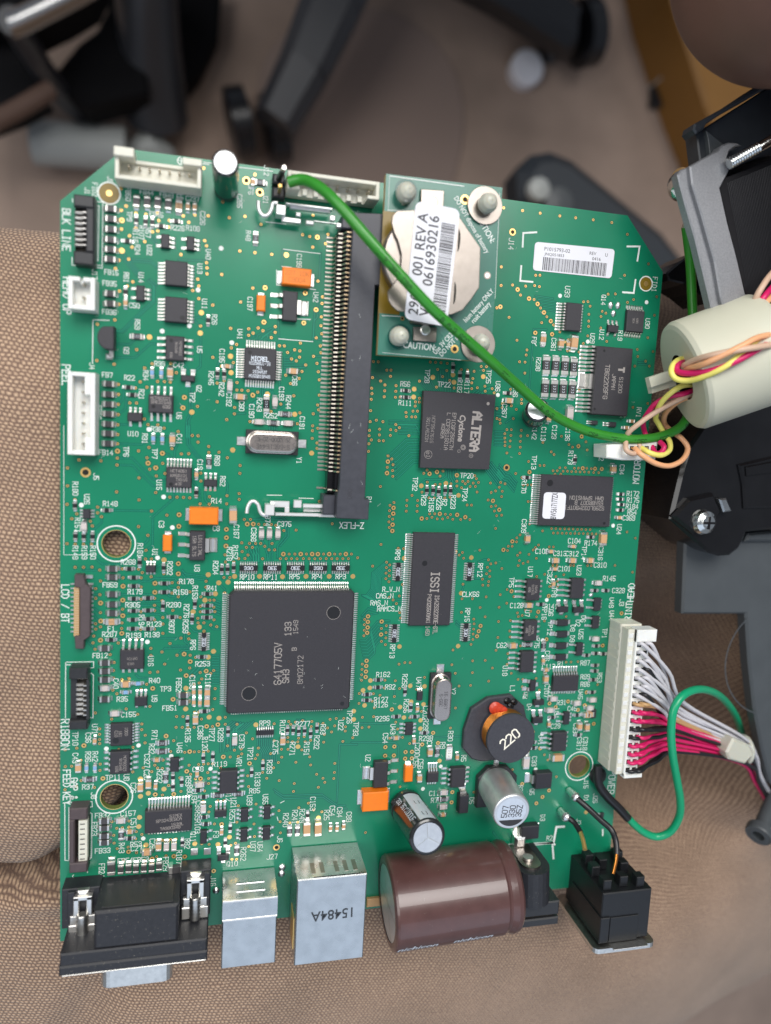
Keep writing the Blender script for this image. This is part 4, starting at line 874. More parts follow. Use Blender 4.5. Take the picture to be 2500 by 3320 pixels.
# three-legged transistors and diodes
for a in '''L2 1430,1022 150,65 1.1 T2:105:78 B1:50:62 .9
S4 755,455 110,60 1.1 T2:78:70 B1:45:45 .9
S4 925,460 110,60 1.1 T2:78:75 B1:45:45 .9
S4 430,1280 60,110 1.1 L2:85:75 R1:45:50 .9
S5 495,130 110,55 1.2 T1:50:80 B1:45:40 1.0
S5 480,320 110,65 1.1 T2:75:75 B1:45:40 .9
M5 213,1608 120,62 1.1 T2:97:80 B1:55:60 .9'''.split('\n'):
    t = a.split(); x, y = map(float, t[1].split(',')); w_, h_ = map(float, t[2].split(','))
    ic(t[0], x, y, w_, h_, float(t[3]), ' '.join(t[4:-1]), name='transistor', wd=float(t[-1]), body='epoxy2')
for a in '''S4 755,600 110,65 1.1 L1:55:70 R1:45:45 1.0
S4 750,725 105,65 1.1 L1:55:70 R1:45:45 1.0
S4 740,850 105,65 1.1 L1:55:70 R1:45:45 1.0
S4 735,975 105,65 1.1 L1:55:65 R1:45:45 1.0
R5 1215,1030 100,190 2.2 T1:80:95 B1:70:30 1.6
S5 545,975 175,165 2.2 L1:95:85 2.2
S5 400,1535 185,140 2.2 L1:80:60 R1:60:40 2.0
S5 660,1560 10,10 .3 L1:4:4 .3'''.split('\n')[:-1]:
    t = a.split(); x, y = map(float, t[1].split(',')); w_, h_ = map(float, t[2].split(','))
    ic(t[0], x, y, w_, h_, float(t[3]), ' '.join(t[4:-1]), name='diode', wd=float(t[-1]), body='epoxy2')
# eight-leg and fine-pitch parts
ic('L1', 1305, 1420, 240, 268, 1.6, 'L7:36:90 R7:36:80')
ic('L2', 1302, 280, 240, 272, 1.6, 'L7:36:90 R7:36:80', pin1=[(1372, 370, .5)])
ic('L2', 1290, 697, 200, 265, 1.6, 'L4:70:105 R4:68:105', pin1=[(1250, 612, .42)], marks=[('MCP6002I', 1350, 700, -90, 24), ('SN1546', 1305, 690, -90, 24), ('63Q', 1250, 770, -90, 24)])
ic('L2', 1138, 1298, 265, 195, 1.6, 'T4:69:105 B4:69:100', pin1=[(1058, 1325, .4)], marks=[('MCP6002I', 1135, 1238, 0, 32), ('SNE31546', 1140, 1280, 0, 32), ('63Q', 1200, 1330, 0, 32)])
ic('L3', 1333, 560, 275, 222, 1.3, 'T8:35.5:95 B8:35.5:62', pin1=[(1248, 632, .4)], marks=[('HCT4051', 1333, 490, 0, 30), ('KA58101', 1333, 540, 0, 30), ('TXD15', 1362, 585, 0, 30), ('47F', 1330, 632, 0, 30)])
ic('L4', 825, 998, 258, 205, 1.6, 'T4:67:108 B4:67:65', marks=[('40160', 825, 985, 0, 26, .05), ('E8A', 815, 1040, 0, 26, .05)])
ic('L5', 710, 275, 235, 238, 1.2, 'L7:31.5:78 R7:31:82', pin1=[(650, 338, .7)], marks=[('10dd', 765, 240, -90, 28), ('151', 700, 265, -90, 28), ('C10', 655, 265, -90, 28)])
ic('L5', 695, 580, 215, 240, 1.6, 'L4:61:85 R4:60:95', marks=[('MCP6002I', 750, 585, -90, 26), ('SN1546', 705, 595, -90, 26), ('63Q', 662, 645, -90, 26)])
ic('L5', 1220, 1210, 505, 240, 1.8, 'T14:33:108j B14:33:58j', marks=[('SIPEX', 1300, 1148, 3, 30), ('SP3243EBCA', 1225, 1195, 3, 30), ('1539L', 1315, 1240, 3, 30), ('TA38034B', 1240, 1280, 3, 30)])
ic('M5', 270, 790, 190, 245, 1.75, 'L4:58:95 R4:58:90')
ic('R5', 880, 738, 120, 105, 1.1, 'T4:27:98j B4:27:50j')
ic('R5', 1155, 742, 150, 205, 1.75, 'L4:53:100 R4:50:75')
ic('S4', 435, 245, 140, 225, 1.75, 'L4:57:110 R4:56:60', marks=[('MCP6L', 460, 240, -90, 22), ('SN1510', 425, 240, -90, 22), ('63Q', 390, 240, -90, 22)])
ic('S4', 912, 230, 130, 215, 1.75, 'L4:57:135 R4:55:60')
ic('S4', 405, 685, 135, 220, 1.75, 'L4:57:120 R4:55:65', marks=[('MCP6L', 425, 680, -90, 22), ('SN1510', 390, 680, -90, 22), ('63Q', 360, 680, -90, 22)])
ic('S4', 370, 1022, 138, 222, 1.75, 'L4:56:120 R4:53:70')
ic('S5', 720, 555, 145, 200, 1.75, 'L4:52:115 R4:48:50')
ic('S4', 785, 1255, 272, 165, 1.3, 'T10:27:95j B10:27:50j')
ic('S2', 738, 358, 165, 302, 1.4, 'L10:31:95 R10:31:45')
ic('S2', 1403, 405, 185, 232, 1.2, 'T7:27:68 B7:27:65', marks=[('SC4', 1380, 400, -90, 22), ('U30', 1420, 400, -90, 22)])
ic('M2', 615, 868, 345, 345, 1.5, 'L12:27:92 R12:27:72 T12:27:92 B12:27:85', round_=.35, pin1=[(500, 740, .42)],
   marks=[('MICREL', 612, 812, 0, 46, .16, 'whitemark', .84), ('KSZ8851-16', 610, 862, 0, 31, .085, 'whitemark', .88), ('MLL', 608, 908, 0, 31, .085, 'whitemark', .88), ('1534A3T', 608, 953, 0, 31, .085, 'whitemark', .88), ('M155B15M48', 605, 1000, 0, 31, .085, 'whitemark', .88)])
ic('S2', 1155, 1055, 385, 735, 2.4, 'L7:42.5:145:-235 L7:42.5:145:210 L1:150:140:5 R7:40:35:-215 R9:40:35:210', pin1=[(1065, 722, .3), (960, 1352, .3)],
   marks=[('TB62209FG', 1085, 1060, -90, 50), ('JAPAN', 1165, 1060, -90, 42), ('51200', 1240, 1095, -90, 42), ('T', 1250, 930, -90, 60, .5)], label='wide driver chip with a broad metal tab between its legs')
ic('R4', 870, 130, 445, 1000, 1.2, 'L43:22.6:80j R43:22.6:58j', name='memory_chip', pin1=[(790, -45, .65)],
   marks=[('ISSI', 900, 160, -90, 88, .3, 'chipmark', .8), ('IS42S32200E-6TL', 912, 508, -90, 44, .15, 'chipmark', .76), ('P42025500AX1 1450', 830, 512, -90, 40, .14, 'chipmark', .78)], label='long narrow memory chip with fine legs down both long sides')
# flash memory with its white sticker
fl = ic('S3', 830, 815, 770, 545, 1.2, 'L24:22.5:85j R24:22.5:35j', name='memory_chip', pin1=[(545, 620, .8), (1130, 1055, .35)],
   marks=[('QAH SPANSION', 940, 783, 180, 40, .12), ('55NBR007 B', 965, 835, 180, 40, .12), ('S29GL032M90TFI', 915, 890, 180, 40, .12)], label='flash memory chip with a white sticker')
def rrect(x0, x1, y0, y1, r, n=4):
    pts = []
    for cx, cy, a0 in ((x1-r, y0+r, -90), (x1-r, y1-r, 0), (x0+r, y1-r, 90), (x0+r, y0+r, 180)):
        for i in range(n+1):
            a = math.radians(a0+90*i/n); pts.append((cx+r*math.cos(a), cy+r*math.sin(a)))
    return pts
q = Q('S3', 590, 865, 1.3); W, H = size('S3', 590, 865, 240, 285, 1.3); mb = MB()
mb.prism(rrect(q.x-W/2, q.x+W/2, q.y-H/2, q.y+H/2, .9), 1.215, 1.32, 'paper')
ftext(mb, 'BW5617177ZX', 1.5, 'print_black', flat((q.x-.05, q.y), math.pi/2, 1.335), sx=.46, bold=.01); build(mb, 'sticker', fl)
# Altera ball-grid array
q = Q('R2', 1130, 1455, 1.9); mb = MB(); qa = [Q(*t, 1.9) for t in (('R2', 780, 1020), ('R2', 1560, 1066), ('R3', 1486, 475), ('R3', 740, 455))]
mb.prism([tuple(v[:2]) for v in qa], .45, 1.9, 'epoxy', .08); mb.disc(Q('R2', 1475, 1162, 1.9), .38, 1.915, 'chipmark', 16)
alt = build(mb, 'integrated_circuit', board, 'large square logic chip without visible legs')
balls = MB()
cx = sum(v.x for v in qa)/4; cy = sum(v.y for v in qa)/4
for i in range(16):
    for j in range(16):
        if i in (0, 15) or j in (0, 15): balls.lathe([(0, .2), (.12, .28), (.3, .28), (.42, .2)], (cx-7.5+i, cy-7.5+j, .02), (0, 0, 1), 'solder', 8, cap0=False, cap1=False)
build(balls, 'solder_balls', alt, kind='stuff')
mk = MB()
def amark(s, c, x, y, hh, wd, adv=1.0, r=-92): text(mk, s, hh, wd, 'chipmark', flat(Q(c, x, y, 1.9), math.radians(r), 1.92), adv)
amark('ALTERA', 'R2', 1342, 1465, 2.0, .5, .92); amark('EP1C6F256C7N', 'R2', 1093, 1462, .85, .10); amark('L CCF9S1601A', 'R2', 1035, 1462, .85, .10); amark('KOREA', 'R2', 985, 1458, .8, .10)
amark('NCF9S47615', 'R2', 875, 1440, .75, .06); amark('3Q1LA5Z0M', 'R2', 820, 1440, .75, .06); amark('R', 'R3', 1290, 325, .5, .06); amark('e1', 'R3', 828, 312, .9, .08)
ftext(mk, 'Cyclone', 1.35, 'chipmark', flat(Q('R2', 1190, 1430, 1.9), math.radians(-92), 1.92), sx=.95, bold=.03, shear=.1)
for c, x, y, r in (('R3', 828, 312, .95), ('R3', 1290, 325, .5), ('R3', 1160, 275, .36)): mk.disc(Q(c, x, y, 1.9), r, 1.922, 'chipmark', 24, r-.07)
for r in (.55, .8, 1.05): mk.disc(Q('R3', 1205, 235, 1.9), r*.6, 1.925, 'chipmark', 20, r*.6-.07)
build(mk, 'chip_marking', alt)
# the 208-leg processor
p0 = (sum([49.03]), 66.9); mb = MB(); W = 14.0
cx, cy = 49.03, 66.91; r = .55
mb.prism([(cx-W+r, cy-W), (cx+W-r, cy-W), (cx+W, cy-W+r), (cx+W, cy+W-r), (cx+W-r, cy+W), (cx-W+r*2, cy+W), (cx-W, cy+W-r*2), (cx-W, cy-W+r)], .4, 3.2, 'epoxy', .35)
for c, x, y, rr in (('M4', 1405, 488, 1.5), ('M4', 492, 1362, 1.55)): mb.disc(Q(c, x, y, 3.2), rr, 3.215, 'dimple', 32); mb.disc(Q(c, x, y, 3.2), rr+.1, 3.208, 'chipmark', 32, rr+.02)
mb.disc(Q('M4', 1497, 1470, 3.2), .5, 3.215, 'dimple', 20)
cpu = build(mb, 'processor', board, 'largest square chip, dark grey with fine legs on all four sides')
for side in 'LRTB':
    pm = MB(); vs, f1, f2 = pin_geo(1.15, .24, 3.0, side)
    for i in range(52):
        t = (i-25.5)*.5
        ox, oy = {'L': (cx-W, cy+t), 'R': (cx+W, cy+t), 'T': (cx+t, cy+W), 'B': (cx+t, cy-W)}[side]
        v2 = [(v[0]+ox, v[1]+oy, v[2]) for v in vs]; pm.add(v2, f1, 'lead'); pm.add(v2, f2, 'solder')
    build(pm, 'pins', cpu, kind='stuff')
mk = MB()
def cmark(s, x, y, hh, wd, adv=1.0): text(mk, s, hh, wd, 'chipmark', flat(Q('M4', x, y, 3.2), math.radians(91), 3.22), adv)
cmark('6417705V', 803, 1040, 1.55, .20, .95); cmark('SH3', 888, 1175, 1.4, .19, .95); cmark('133', 912, 665, 1.35, .18, 1.0); cmark('1549', 995, 645, 1.0, .12, 1.0); cmark('B', 980, 880, 1.0, .14); cmark('8M02172', 1045, 1105, 1.15, .12, 1.0)
build(mk, 'chip_marking', cpu)

# resistor networks
def rnet(c, x, y, w_, h_, s, vert, rot=0, n=8):
    zt = .55; p = Q(c, x, y, zt); W, H = size(c, x, y, w_, h_, zt); mb = MB(); mb.box(p.x-W/2, p.x+W/2, p.y-H/2, p.y+H/2, .05, zt, 'resist', .04)
    Ln = (H if vert else W)
    for i in range(n):
        t = (i-(n-1)/2)*Ln/n; hw = Ln/n*.29
        for sg in (-1, 1):
            if vert: a = (p.x+sg*(W/2-.1), p.x+sg*(W/2+.22), p.y+t-hw, p.y+t+hw); b = (p.x+sg*(W/2+.18), p.x+sg*(W/2+.75), p.y+t-hw, p.y+t+hw)
            else: a = (p.x+t-hw, p.x+t+hw, p.y+sg*(H/2-.1), p.y+sg*(H/2+.22)); b = (p.x+t-hw, p.x+t+hw, p.y+sg*(H/2+.18), p.y+sg*(H/2+.75))
            mb.box(min(a[:2]), max(a[:2]), min(a[2:]), max(a[2:]), .03, zt+.03, 'lead', .08); mb.box(min(b[:2]), max(b[:2]), min(b[2:]), max(b[2:]), .01, .22, 'solder', .07)
    text(mb, s, .72, .11, 'whitemark', flat(p, math.radians(rot), zt+.02), 1.15)
    build(mb, 'resistor_network', board)
for x, s in ((487, '330'), (743, 'OEE'), (995, 'OEE'), (1240, '330'), (1483, 'OEE')): rnet('M3', x, 1540, 195, 62, s, False)
rnet('M5', 665, 252, 190, 55, '', False); rnet('L4', 1603, 805, 50, 195, 'OEE', True, 90)
rnet('R4', 503, 48, 50, 195, 'OEE', True, -90); rnet('R4', 1275, 45, 50, 195, 'OEE', True, 90); rnet('R4', 463, 715, 50, 195, 'OEE', True, -90); rnet('R4', 1235, 703, 50, 195, 'OEE', True, 90)

# orange tantalum capacitors
def tant(c, x, y, w_, h_, zt, vert=False, mk_=False):
    p = Q(c, x, y, zt); W, H = size(c, x, y, w_, h_, zt); mb = MB(); mb.box(p.x-W/2, p.x+W/2, p.y-H/2, p.y+H/2, .15, zt, 'orange', .22)
    if mk_:
        text(mb, '227 10K', .9, .1, 'orange_mark', flat((p.x, p.y+.7), 0, zt+.02)); text(mb, 'C9004', .9, .1, 'orange_mark', flat((p.x, p.y-.7), 0, zt+.02))
    o = build(mb, 'tantalum_capacitor', board)
    for s in (-1, 1):
        t = MB()
        if vert: t.box(p.x-W*.33, p.x+W*.33, *sorted((p.y+s*H/2, p.y+s*(H/2+.16))), .1, zt*.62, 'lead', .03); t.box(p.x-W*.38, p.x+W*.38, *sorted((p.y+s*(H/2-.3), p.y+s*(H/2+.75))), .01, .2, 'solder', .08)
        else: t.box(*sorted((p.x+s*W/2, p.x+s*(W/2+.16))), p.y-H*.33, p.y+H*.33, .1, zt*.62, 'lead', .03); t.box(*sorted((p.x+s*(W/2-.3), p.x+s*(W/2+.9))), p.y-H*.38, p.y+H*.38, .01, .2, 'solder', .08)
        build(t, 'terminal', o)
tant('M1', 1010, 1455, 312, 188, 2.6, mk_=True); tant('M2', 622, 207, 93, 172, 1.7, True); tant('L3', 1602, 980, 315, 180, 2.8); tant('L3', 1208, 1273, 97, 172, 1.7, True)
tant('R5', 262, 1000, 275, 205, 2.8); tant('R5', 622, 705, 85, 165, 1.8, True)

# voltage regulators: three legs and a wide tab
def sot223(c, x, y, w_, h_, left_legs, marks=()):
    a, b = ('L', 'R') if left_legs else ('R', 'L')
    o = ic(c, x, y, w_, h_, 1.7, f'{a}3:118:140', name='voltage_regulator', marks=marks, wd=.75)
    p = Q(c, x, y, 1.7); W, H = size(c, x, y, w_, h_, 1.7); s = 1 if left_legs else -1; t = MB()
    t.box(*sorted((p.x+s*(W/2-.1), p.x+s*(W/2+.9))), p.y-1.55, p.y+1.55, .7, .95, 'lead', .05)
    t.box(*sorted((p.x+s*(W/2+.7), p.x+s*(W/2+2.6))), p.y-1.6, p.y+1.6, .01, .3, 'solder', .12)
    for k in (0, 1): t.box(*sorted((p.x+s*(W/2+.9+k), p.x+s*(W/2+1.35+k))), p.y-1.5, p.y+1.5, .2, .62-.15*k, 'lead', .15)
    build(t, 'tab', o)
sot223('M2', 935, 240, 158, 322, True); sot223('L3', 1532, 1300, 168, 315, True, marks=[('LD1117AL', 1562, 1300, -90, 34), ('15A SLTS', 1500, 1300, -90, 34)]); sot223('R5', 318, 710, 145, 275, False)

# crystals
def crystal(c, x, y, w_, h_, vert, marks=(), lab=None):
    zt = 3.9; p = Q(c, x, y, zt); L_, W_ = (11.0, 4.5); hl, hw = L_/2, W_/2
    def T(a, b, z): return (p.x+(b if vert else a), p.y+(a if vert else b), z)
    base = MB(); k = 5.7, 2.6
    base.prism([T(-k[0], -k[1], 0)[:2], T(k[0], -k[1], 0)[:2], T(k[0], k[1], 0)[:2], T(-k[0], k[1], 0)[:2]], .1, 1.15, 'black_plastic', .1)
    o = build(base, 'crystal_oscillator', board, lab); can = MB(); n = 10
    def ring(hl_, hw_, z):
        r = hw_; pts = []
        for i in range(n+1): a = -math.pi/2+math.pi*i/n; pts.append(T(hl_-r+r*math.cos(a), r*math.sin(a), z))
        for i in range(n+1): a = math.pi/2+math.pi*i/n; pts.append(T(-hl_+r+r*math.cos(a), r*math.sin(a), z))
        return pts
    rs = [ring(hl+.15, hw+.15, 1.15), ring(hl+.15, hw+.15, 1.35), ring(hl-.15, hw-.15, 1.5), ring(hl-.15, hw-.15, zt-.35), ring(hl-.28, hw-.28, zt-.1), ring(hl-.55, hw-.55, zt)]
    N = len(rs[0])
    for i in range(5): can.add(rs[i]+rs[i+1], [(j, (j+1)%N, N+(j+1)%N, N+j) for j in range(N)], 'crystal_can', True)
    can.add(rs[5], [tuple(range(N))], 'crystal_can'); build(can, 'metal_can', o)
    for s in (-1, 1):
        t = MB(); a = T(s*5.6, -.95, 0); b = T(s*7.6, .95, 0); t.box(*sorted((a[0], b[0])), *sorted((a[1], b[1])), .01, .26, 'solder', .1); build(t, 'terminal', o)
    if marks:
        mk = MB()
        for s, dx, dy, r, hh in marks: text(mk, s, hh, .09, 'print_black', flat((p.x+dx, p.y+dy), math.radians(r), zt+.02), .95)
        build(mk, 'can_marking', o)
crystal('M3', 752, 185, 0, 0, False, [('S-GGC1544E', 0, -.85, 180, .9), ('25.0000-20-E', .2, .65, 180, .75)], 'crystal in a flat metal can lying crosswise'); crystal('R4', 992, 1435, 0, 0, True, [('S-GGC', -.6, 0, -90, .8), ('16.6667', .6, 0, -90, .8)], 'crystal in a flat metal can standing lengthwise')

# small barcode label at the upper right
L4_ = [Q('S1', 376, 510, .15), Q('S1', 1094, 578, .15), Q('S1', 1062, 840, .15), Q('S1', 354, 766, .15)]   # TL TR BR BL
def lab2(u_, v_, z=0): a = L4_[0].lerp(L4_[1], u_); b = L4_[3].lerp(L4_[2], u_); p = a.lerp(b, v_); return Vector((p.x, p.y, .15+z))
lw2 = (L4_[1]-L4_[0]).length; lh2 = (L4_[3]-L4_[0]).length
mb = MB(); tp_ = [lab2(a/lw2, 1-b/lh2) for a, b in rrect(0, lw2, 0, lh2, .8, 4)]; n = len(tp_)
mb.add(tp_+[p-Vector((0, 0, .1)) for p in tp_], [tuple(range(n))]+[(i, n+i, n+(i+1)%n, (i+1)%n) for i in range(n)], 'paper')
sl2 = build(mb, 'barcode_label', board, 'small white barcode label in the upper right part'); mb = MB(); rb = random.Random(11); x = .115
while x < .925:
    wd_ = rb.choice((.004, .004, .008, .011)); sk_ = .02
    mb.add([lab2(x, .50, .015), lab2(x+wd_, .50, .015), lab2(x+wd_, .955, .015), lab2(x, .955, .015)], [(3, 2, 1, 0)], 'print_black'); x += wd_+rb.choice((.005, .006, .009))
def lt2(s, u0, v0, h, sx):
    vs, fs = font_mesh(s); x0 = min(v[0] for v in vs); mb.add([lab2(u0+(v[0]-x0)*h*sx/lw2, v0-v[1]*h/lh2, .015) for v in vs], fs, 'print_black')
lt2('P1015793-02', .12, .21, .82, 1.05); lt2('REV', .685, .21, .70, 1.05); lt2('U', .885, .22, .75, 1.0); lt2('JNQ051853', .125, .39, .62, 1.15); lt2('0416', .725, .39, .72, 1.1)
build(mb, 'label_print', sl2)
# ================================================================ connectors, capacitors and other tall parts on the board
def ext(c, x0, y0, x1, y1, z):
    a = Q(c, x0, y0, z); b = Q(c, x1, y1, z); return min(a.x, b.x), max(a.x, b.x), min(a.y, b.y), max(a.y, b.y)
def BQ(mb, c, x0, y0, x1, y1, z0, z1, m_, ch=0.0):
    e = ext(c, x0, y0, x1, y1, z1); mb.box(*e, z0, z1, m_, ch); return e
def pxr(px_w, p):
    """radius in mm of something px_w photo pixels wide at point p"""
    return px_w/2*RW[2].dot(Vector(p)-CAM)/F
def post(mb, x, y, z0, z1, m_='lead', r=.32): mb.box(x-r, x+r, y-r, y+r, z0, z1, m_, .12)

def shroud(name, x0, x1, y0, y1, h, along, pins, off, m_, wall=.75, slots=(), tabs=(), label=None):
    """open-topped pin header: floor, four walls (one slotted), pins as parts"""
    mb = MB(); mb.box(x0, x1, y0, y1, .3, 2.3, m_)
    mb.box(x0, x0+wall, y0, y1, 2.302, h, m_, .1); mb.box(x1-wall, x1, y0, y1, 2.302, h, m_, .1)
    for (a, b, yy0, yy1, hh) in slots: mb.box(a, b, yy0, yy1, 2.304, max(hh, 2.6), m_, .1)
    for (a, b, yy0, yy1, hh) in tabs: mb.box(a, b, yy0, yy1, 2.306, hh, m_, .12)
    o = build(mb, name, board, label); pm = MB(); post(pm, 0, 0, 0, 3.4, 'contact_metal', .2); me, cc = pm.mesh('pin')
    for i in range(pins[0]):
        t = pins[1]+i*pins[2]; x, y = (t, off) if along == 'x' else (off, t)
        place(me, 'pin', o, x, y, .9+cc.z, pos=wpos(o))
    return o
# seven-pin header at the top-left corner
x0, x1, y0, y1 = 10.0, 30.0, 161.6, 167.6
a = Q('L1', 640, 392, 5.6); b = Q('L1', 1572, 500, 5.6); c_ = Q('L1', 1575, 240, 5.6); x0 = a.x; x1 = b.x; y0 = (a.y+b.y)/2; y1 = c_.y
shroud('pin_header', x0, x1, y0, y1, 5.6, 'x', (7, x0+2.4, (x1-x0-4.8)/6), (y0+y1)/2+.7, 'cream_nylon',
       slots=[(x0+.75, x1-.75, y0, y0+.75, 5.6), (x0+3.4, x1-3.4, y1-.7, y1, 3.0)], tabs=[(x0-.1, x0+3.6, y1-.7, y1+1.0, 6.6), (x1-3.6, x1+.1, y1-.7, y1+.6, 6.4)], label='white seven-pin header in the top left corner')
# white header behind the green wire
a = Q('M1', 905, 525, 6.5); b = Q('R1', 300, 470, 6.5); c_ = Q('M1', 970, 275, 6.5); x0 = a.x; x1 = b.x; y0 = (a.y+b.y)/2; y1 = c_.y-.6
shroud('pin_header', x0, x1, y0, y1, 6.5, 'x', (8, x0+1.9, (x1-x0-3.8)/7), y0+2.2, 'cream_nylon',
       slots=[(x0+.75, x1-.75, y1-.75, y1, 6.5), (x0+.75, x0+2.5, y0, y0+.7, 6.5), (x1-2.5, x1-.75, y0, y0+.7, 6.5)]+[(x0+3.4+i*2.35, x0+4.4+i*2.35, y0, y0+1.3, 3.4) for i in range(6)], label='white header at the top edge, partly behind the green wire')
# tall seven-pin header on the left edge
a = Q('L2', 130, 945, 5.2); b = Q('L3', 425, 322, 5.2); x0, x1, y0, y1 = a.x, b.x, b.y, a.y
shroud('pin_header', x0, x1, y0, y1, 5.2, 'y', (7, Q('L3', 285, 192, 2).y, (Q('L2', 300, 1062, 2).y-Q('L3', 285, 192, 2).y)/6), Q('L2', 305, 1300, 3).x, 'white_nylon', wall=.9,
       slots=[(x0+.9, x1-.9, y0, y0+.9, 5.2), (x0+.9, x1-.9, y1-.8, y1, 5.2)], tabs=[(x1-2.0, x1-.9, y1-4.4, y1-.8, 5.2), (x1-2.0, x1-.9, y0+.9, y0+3.6, 4.6)], label='long white seven-pin header on the left edge')
a = Q('L1', 135, 1445, 5.2); b = Q('L2', 425, 290, 5.2); x0, x1, y0, y1 = a.x, b.x, b.y, a.y
shroud('pin_header', x0, x1, y0, y1, 5.2, 'y', (2, Q('L2', 320, 165, 2).y, 2.5), Q('L2', 310, 100, 3).x, 'white_nylon', wall=.85,
       slots=[(x0+.85, x0+2.2, y1-.8, y1, 5.2), (x1-2.2, x1-.85, y1-.8, y1, 5.2), (x0+2.2, x1-2.2, y1-1.3, y1-.6, 4.2), (x0+.85, x1-.85, y0, y0+.8, 5.2)], tabs=[(x1-1.7, x1-.85, y0+.8, y0+3, 4.6)], label='small white two-pin header on the left edge')
# flat-cable sockets on the left edge
def ffc(c, X0, Y0, X1, Y1, ox0, oy0, ox1, oy1, n, cy0, cy1, cxx, m_='black_plastic', lab=None):
    h = 3.6; mb = MB(); x0, x1, y0, y1 = ext(c, X0, Y0, X1, Y1, h); a0, a1, b0, b1 = ext(c, ox0, oy0, ox1, oy1, h)
    mb.box(x0, x1, b1, y1, .1, h, m_, .25); mb.box(x0, x1, y0, b0, .1, h, m_, .25); mb.box(a1, x1, b0, b1, .1, h, m_, .25); mb.box(x0, a0+.05, b0, b1, .1, 1.8, m_); mb.box(a0, a1, b0, b1, .1, 1.0, 'hole')
    o = build(mb, 'flat_cable_socket', board, lab); pm = MB(); pm.box(-.75, .75, -.3, .3, 0, 1.1, 'lead', .25); pm.box(.75, 1.6, -.16, .16, 0, 1.6, 'lead', .08); me, cc = pm.mesh('contact')
    xx = Q(c, cxx, cy0, 2).x; ya = Q(c, cxx, cy0, 2).y; yb = Q(c, cxx, cy1, 2).y
    for i in range(n): place(me, 'contact', o, xx+cc.x, ya+(yb-ya)*i/(n-1), 1.0+cc.z, pos=wpos(o))
    return o
ffc('L1', 195, 560, 415, 1335, 192, 690, 325, 1185, 7, 760, 1112, 250, lab='black flat-cable socket at the top of the left edge')
ffc('L4', 145, 1092, 345, 1750, 212, 1212, 345, 1655, 7, 1270, 1588, 262, lab='black flat-cable socket lower on the left edge')
# LCD ribbon socket with gold strip
h = 2.0; mb = MB(); pts = [('L4', 205, 80), ('L4', 300, 80), ('L4', 325, 180), ('L4', 378, 220), ('L4', 372, 740), ('L4', 305, 790), ('L4', 305, 880), ('L4', 215, 880), ('L4', 205, 745), ('L4', 262, 740), ('L4', 262, 220), ('L4', 205, 210)]
mb.prism([tuple(Q(*p, h)[:2]) for p in pts], .1, h, 'brown_plastic', .12)
lcd = build(mb, 'ribbon_socket', board, 'narrow brownish ribbon socket with a gold contact strip')
mb = MB(); e = ext('L4', 198, 215, 255, 742, 1.2); mb.box(*e, .1, 1.2, 'kapton')
for i in range(20): yy = e[2]+(i+.5)*(e[3]-e[2])/20; mb.box(e[0]+.15, e[1]-.02, yy-.13, yy+.13, 1.19, 1.3, 'strip')
build(mb, 'contact_strip', lcd)
pm = MB()
for i in range(12):
    yy = Q('L4', 380, 180+46.5*i, .3).y; xx = Q('L4', 385, 180, .3).x; pm.box(xx-.9, xx+.45, yy-.22, yy+.22, .02, .3, 'solder', .08); xx = Q('L4', 178, 180, .3).x; pm.box(xx-.3, xx+.5, yy-.18, yy+.18, .02, .3, 'solder', .08)
e = ext('L4', 325, 82, 402, 122, .4); pm.box(*e, .02, .4, 'solder', .1)
build(pm, 'pins', lcd, kind='stuff')
# bottom-left flat-cable socket with white insert
mb = MB(); h = 3.4; X0, X1, Y0, Y1 = ext('L5', 148, 1078, 343, 1760, h); a0, a1, b0, b1 = ext('L5', 205, 1200, 343, 1655, h)
mb.box(X0, X1, b1, Y1, .1, h, 'brown_plastic', .25); mb.box(X0, X1, Y0, b0, .1, h, 'brown_plastic', .25); mb.box(X0, a0, b0, b1, .1, h, 'brown_plastic', .25); mb.box(a0, X1, b0, b1, .1, .8, 'hole')
fs = build(mb, 'flat_cable_socket', board, 'brownish flat-cable socket with a white insert near the bottom left corner')
mb = MB(); e = ext('L5', 248, 1205, 343, 1650, 2.6); mb.box(*e, .8, 2.6, 'cream_nylon', .1)
for i in range(8): yy = e[2]+(i+.7)*(e[3]-e[2])/8.4; mb.box(e[0]+.3, e[1]-.5, yy-.12, yy+.1, 2.601, 2.62, 'print_black')
build(mb, 'insert', fs)

# black two-row jumper header with pins
mb = MB(); e = ext('M1', 750, 335, 880, 460, 2.6); mb.box(*e, .1, 2.6, 'black_plastic', .35); e2 = ext('M1', 745, 475, 878, 612, 2.6); mb.box(*e2, .1, 2.6, 'black_plastic', .35)
jh = build(mb, 'jumper_header', board)
pa = Q('M1', 815, 400, 2.6); pb = Q('M1', 872, 275, 9.5); mb = MB(); mb.tube([pa, pb], .42, 'lead', 8); mb.tube([pa, pa.lerp(pb, .75)], .62, 'wire_black', 8); build(mb, 'pin', jh)
pa = Q('M1', 818, 540, 2.6); pb = Q('M1', 828, 470, 7.5); mb = MB(); mb.tube([pa, pb], .42, 'gold', 4); build(mb, 'pin', jh)

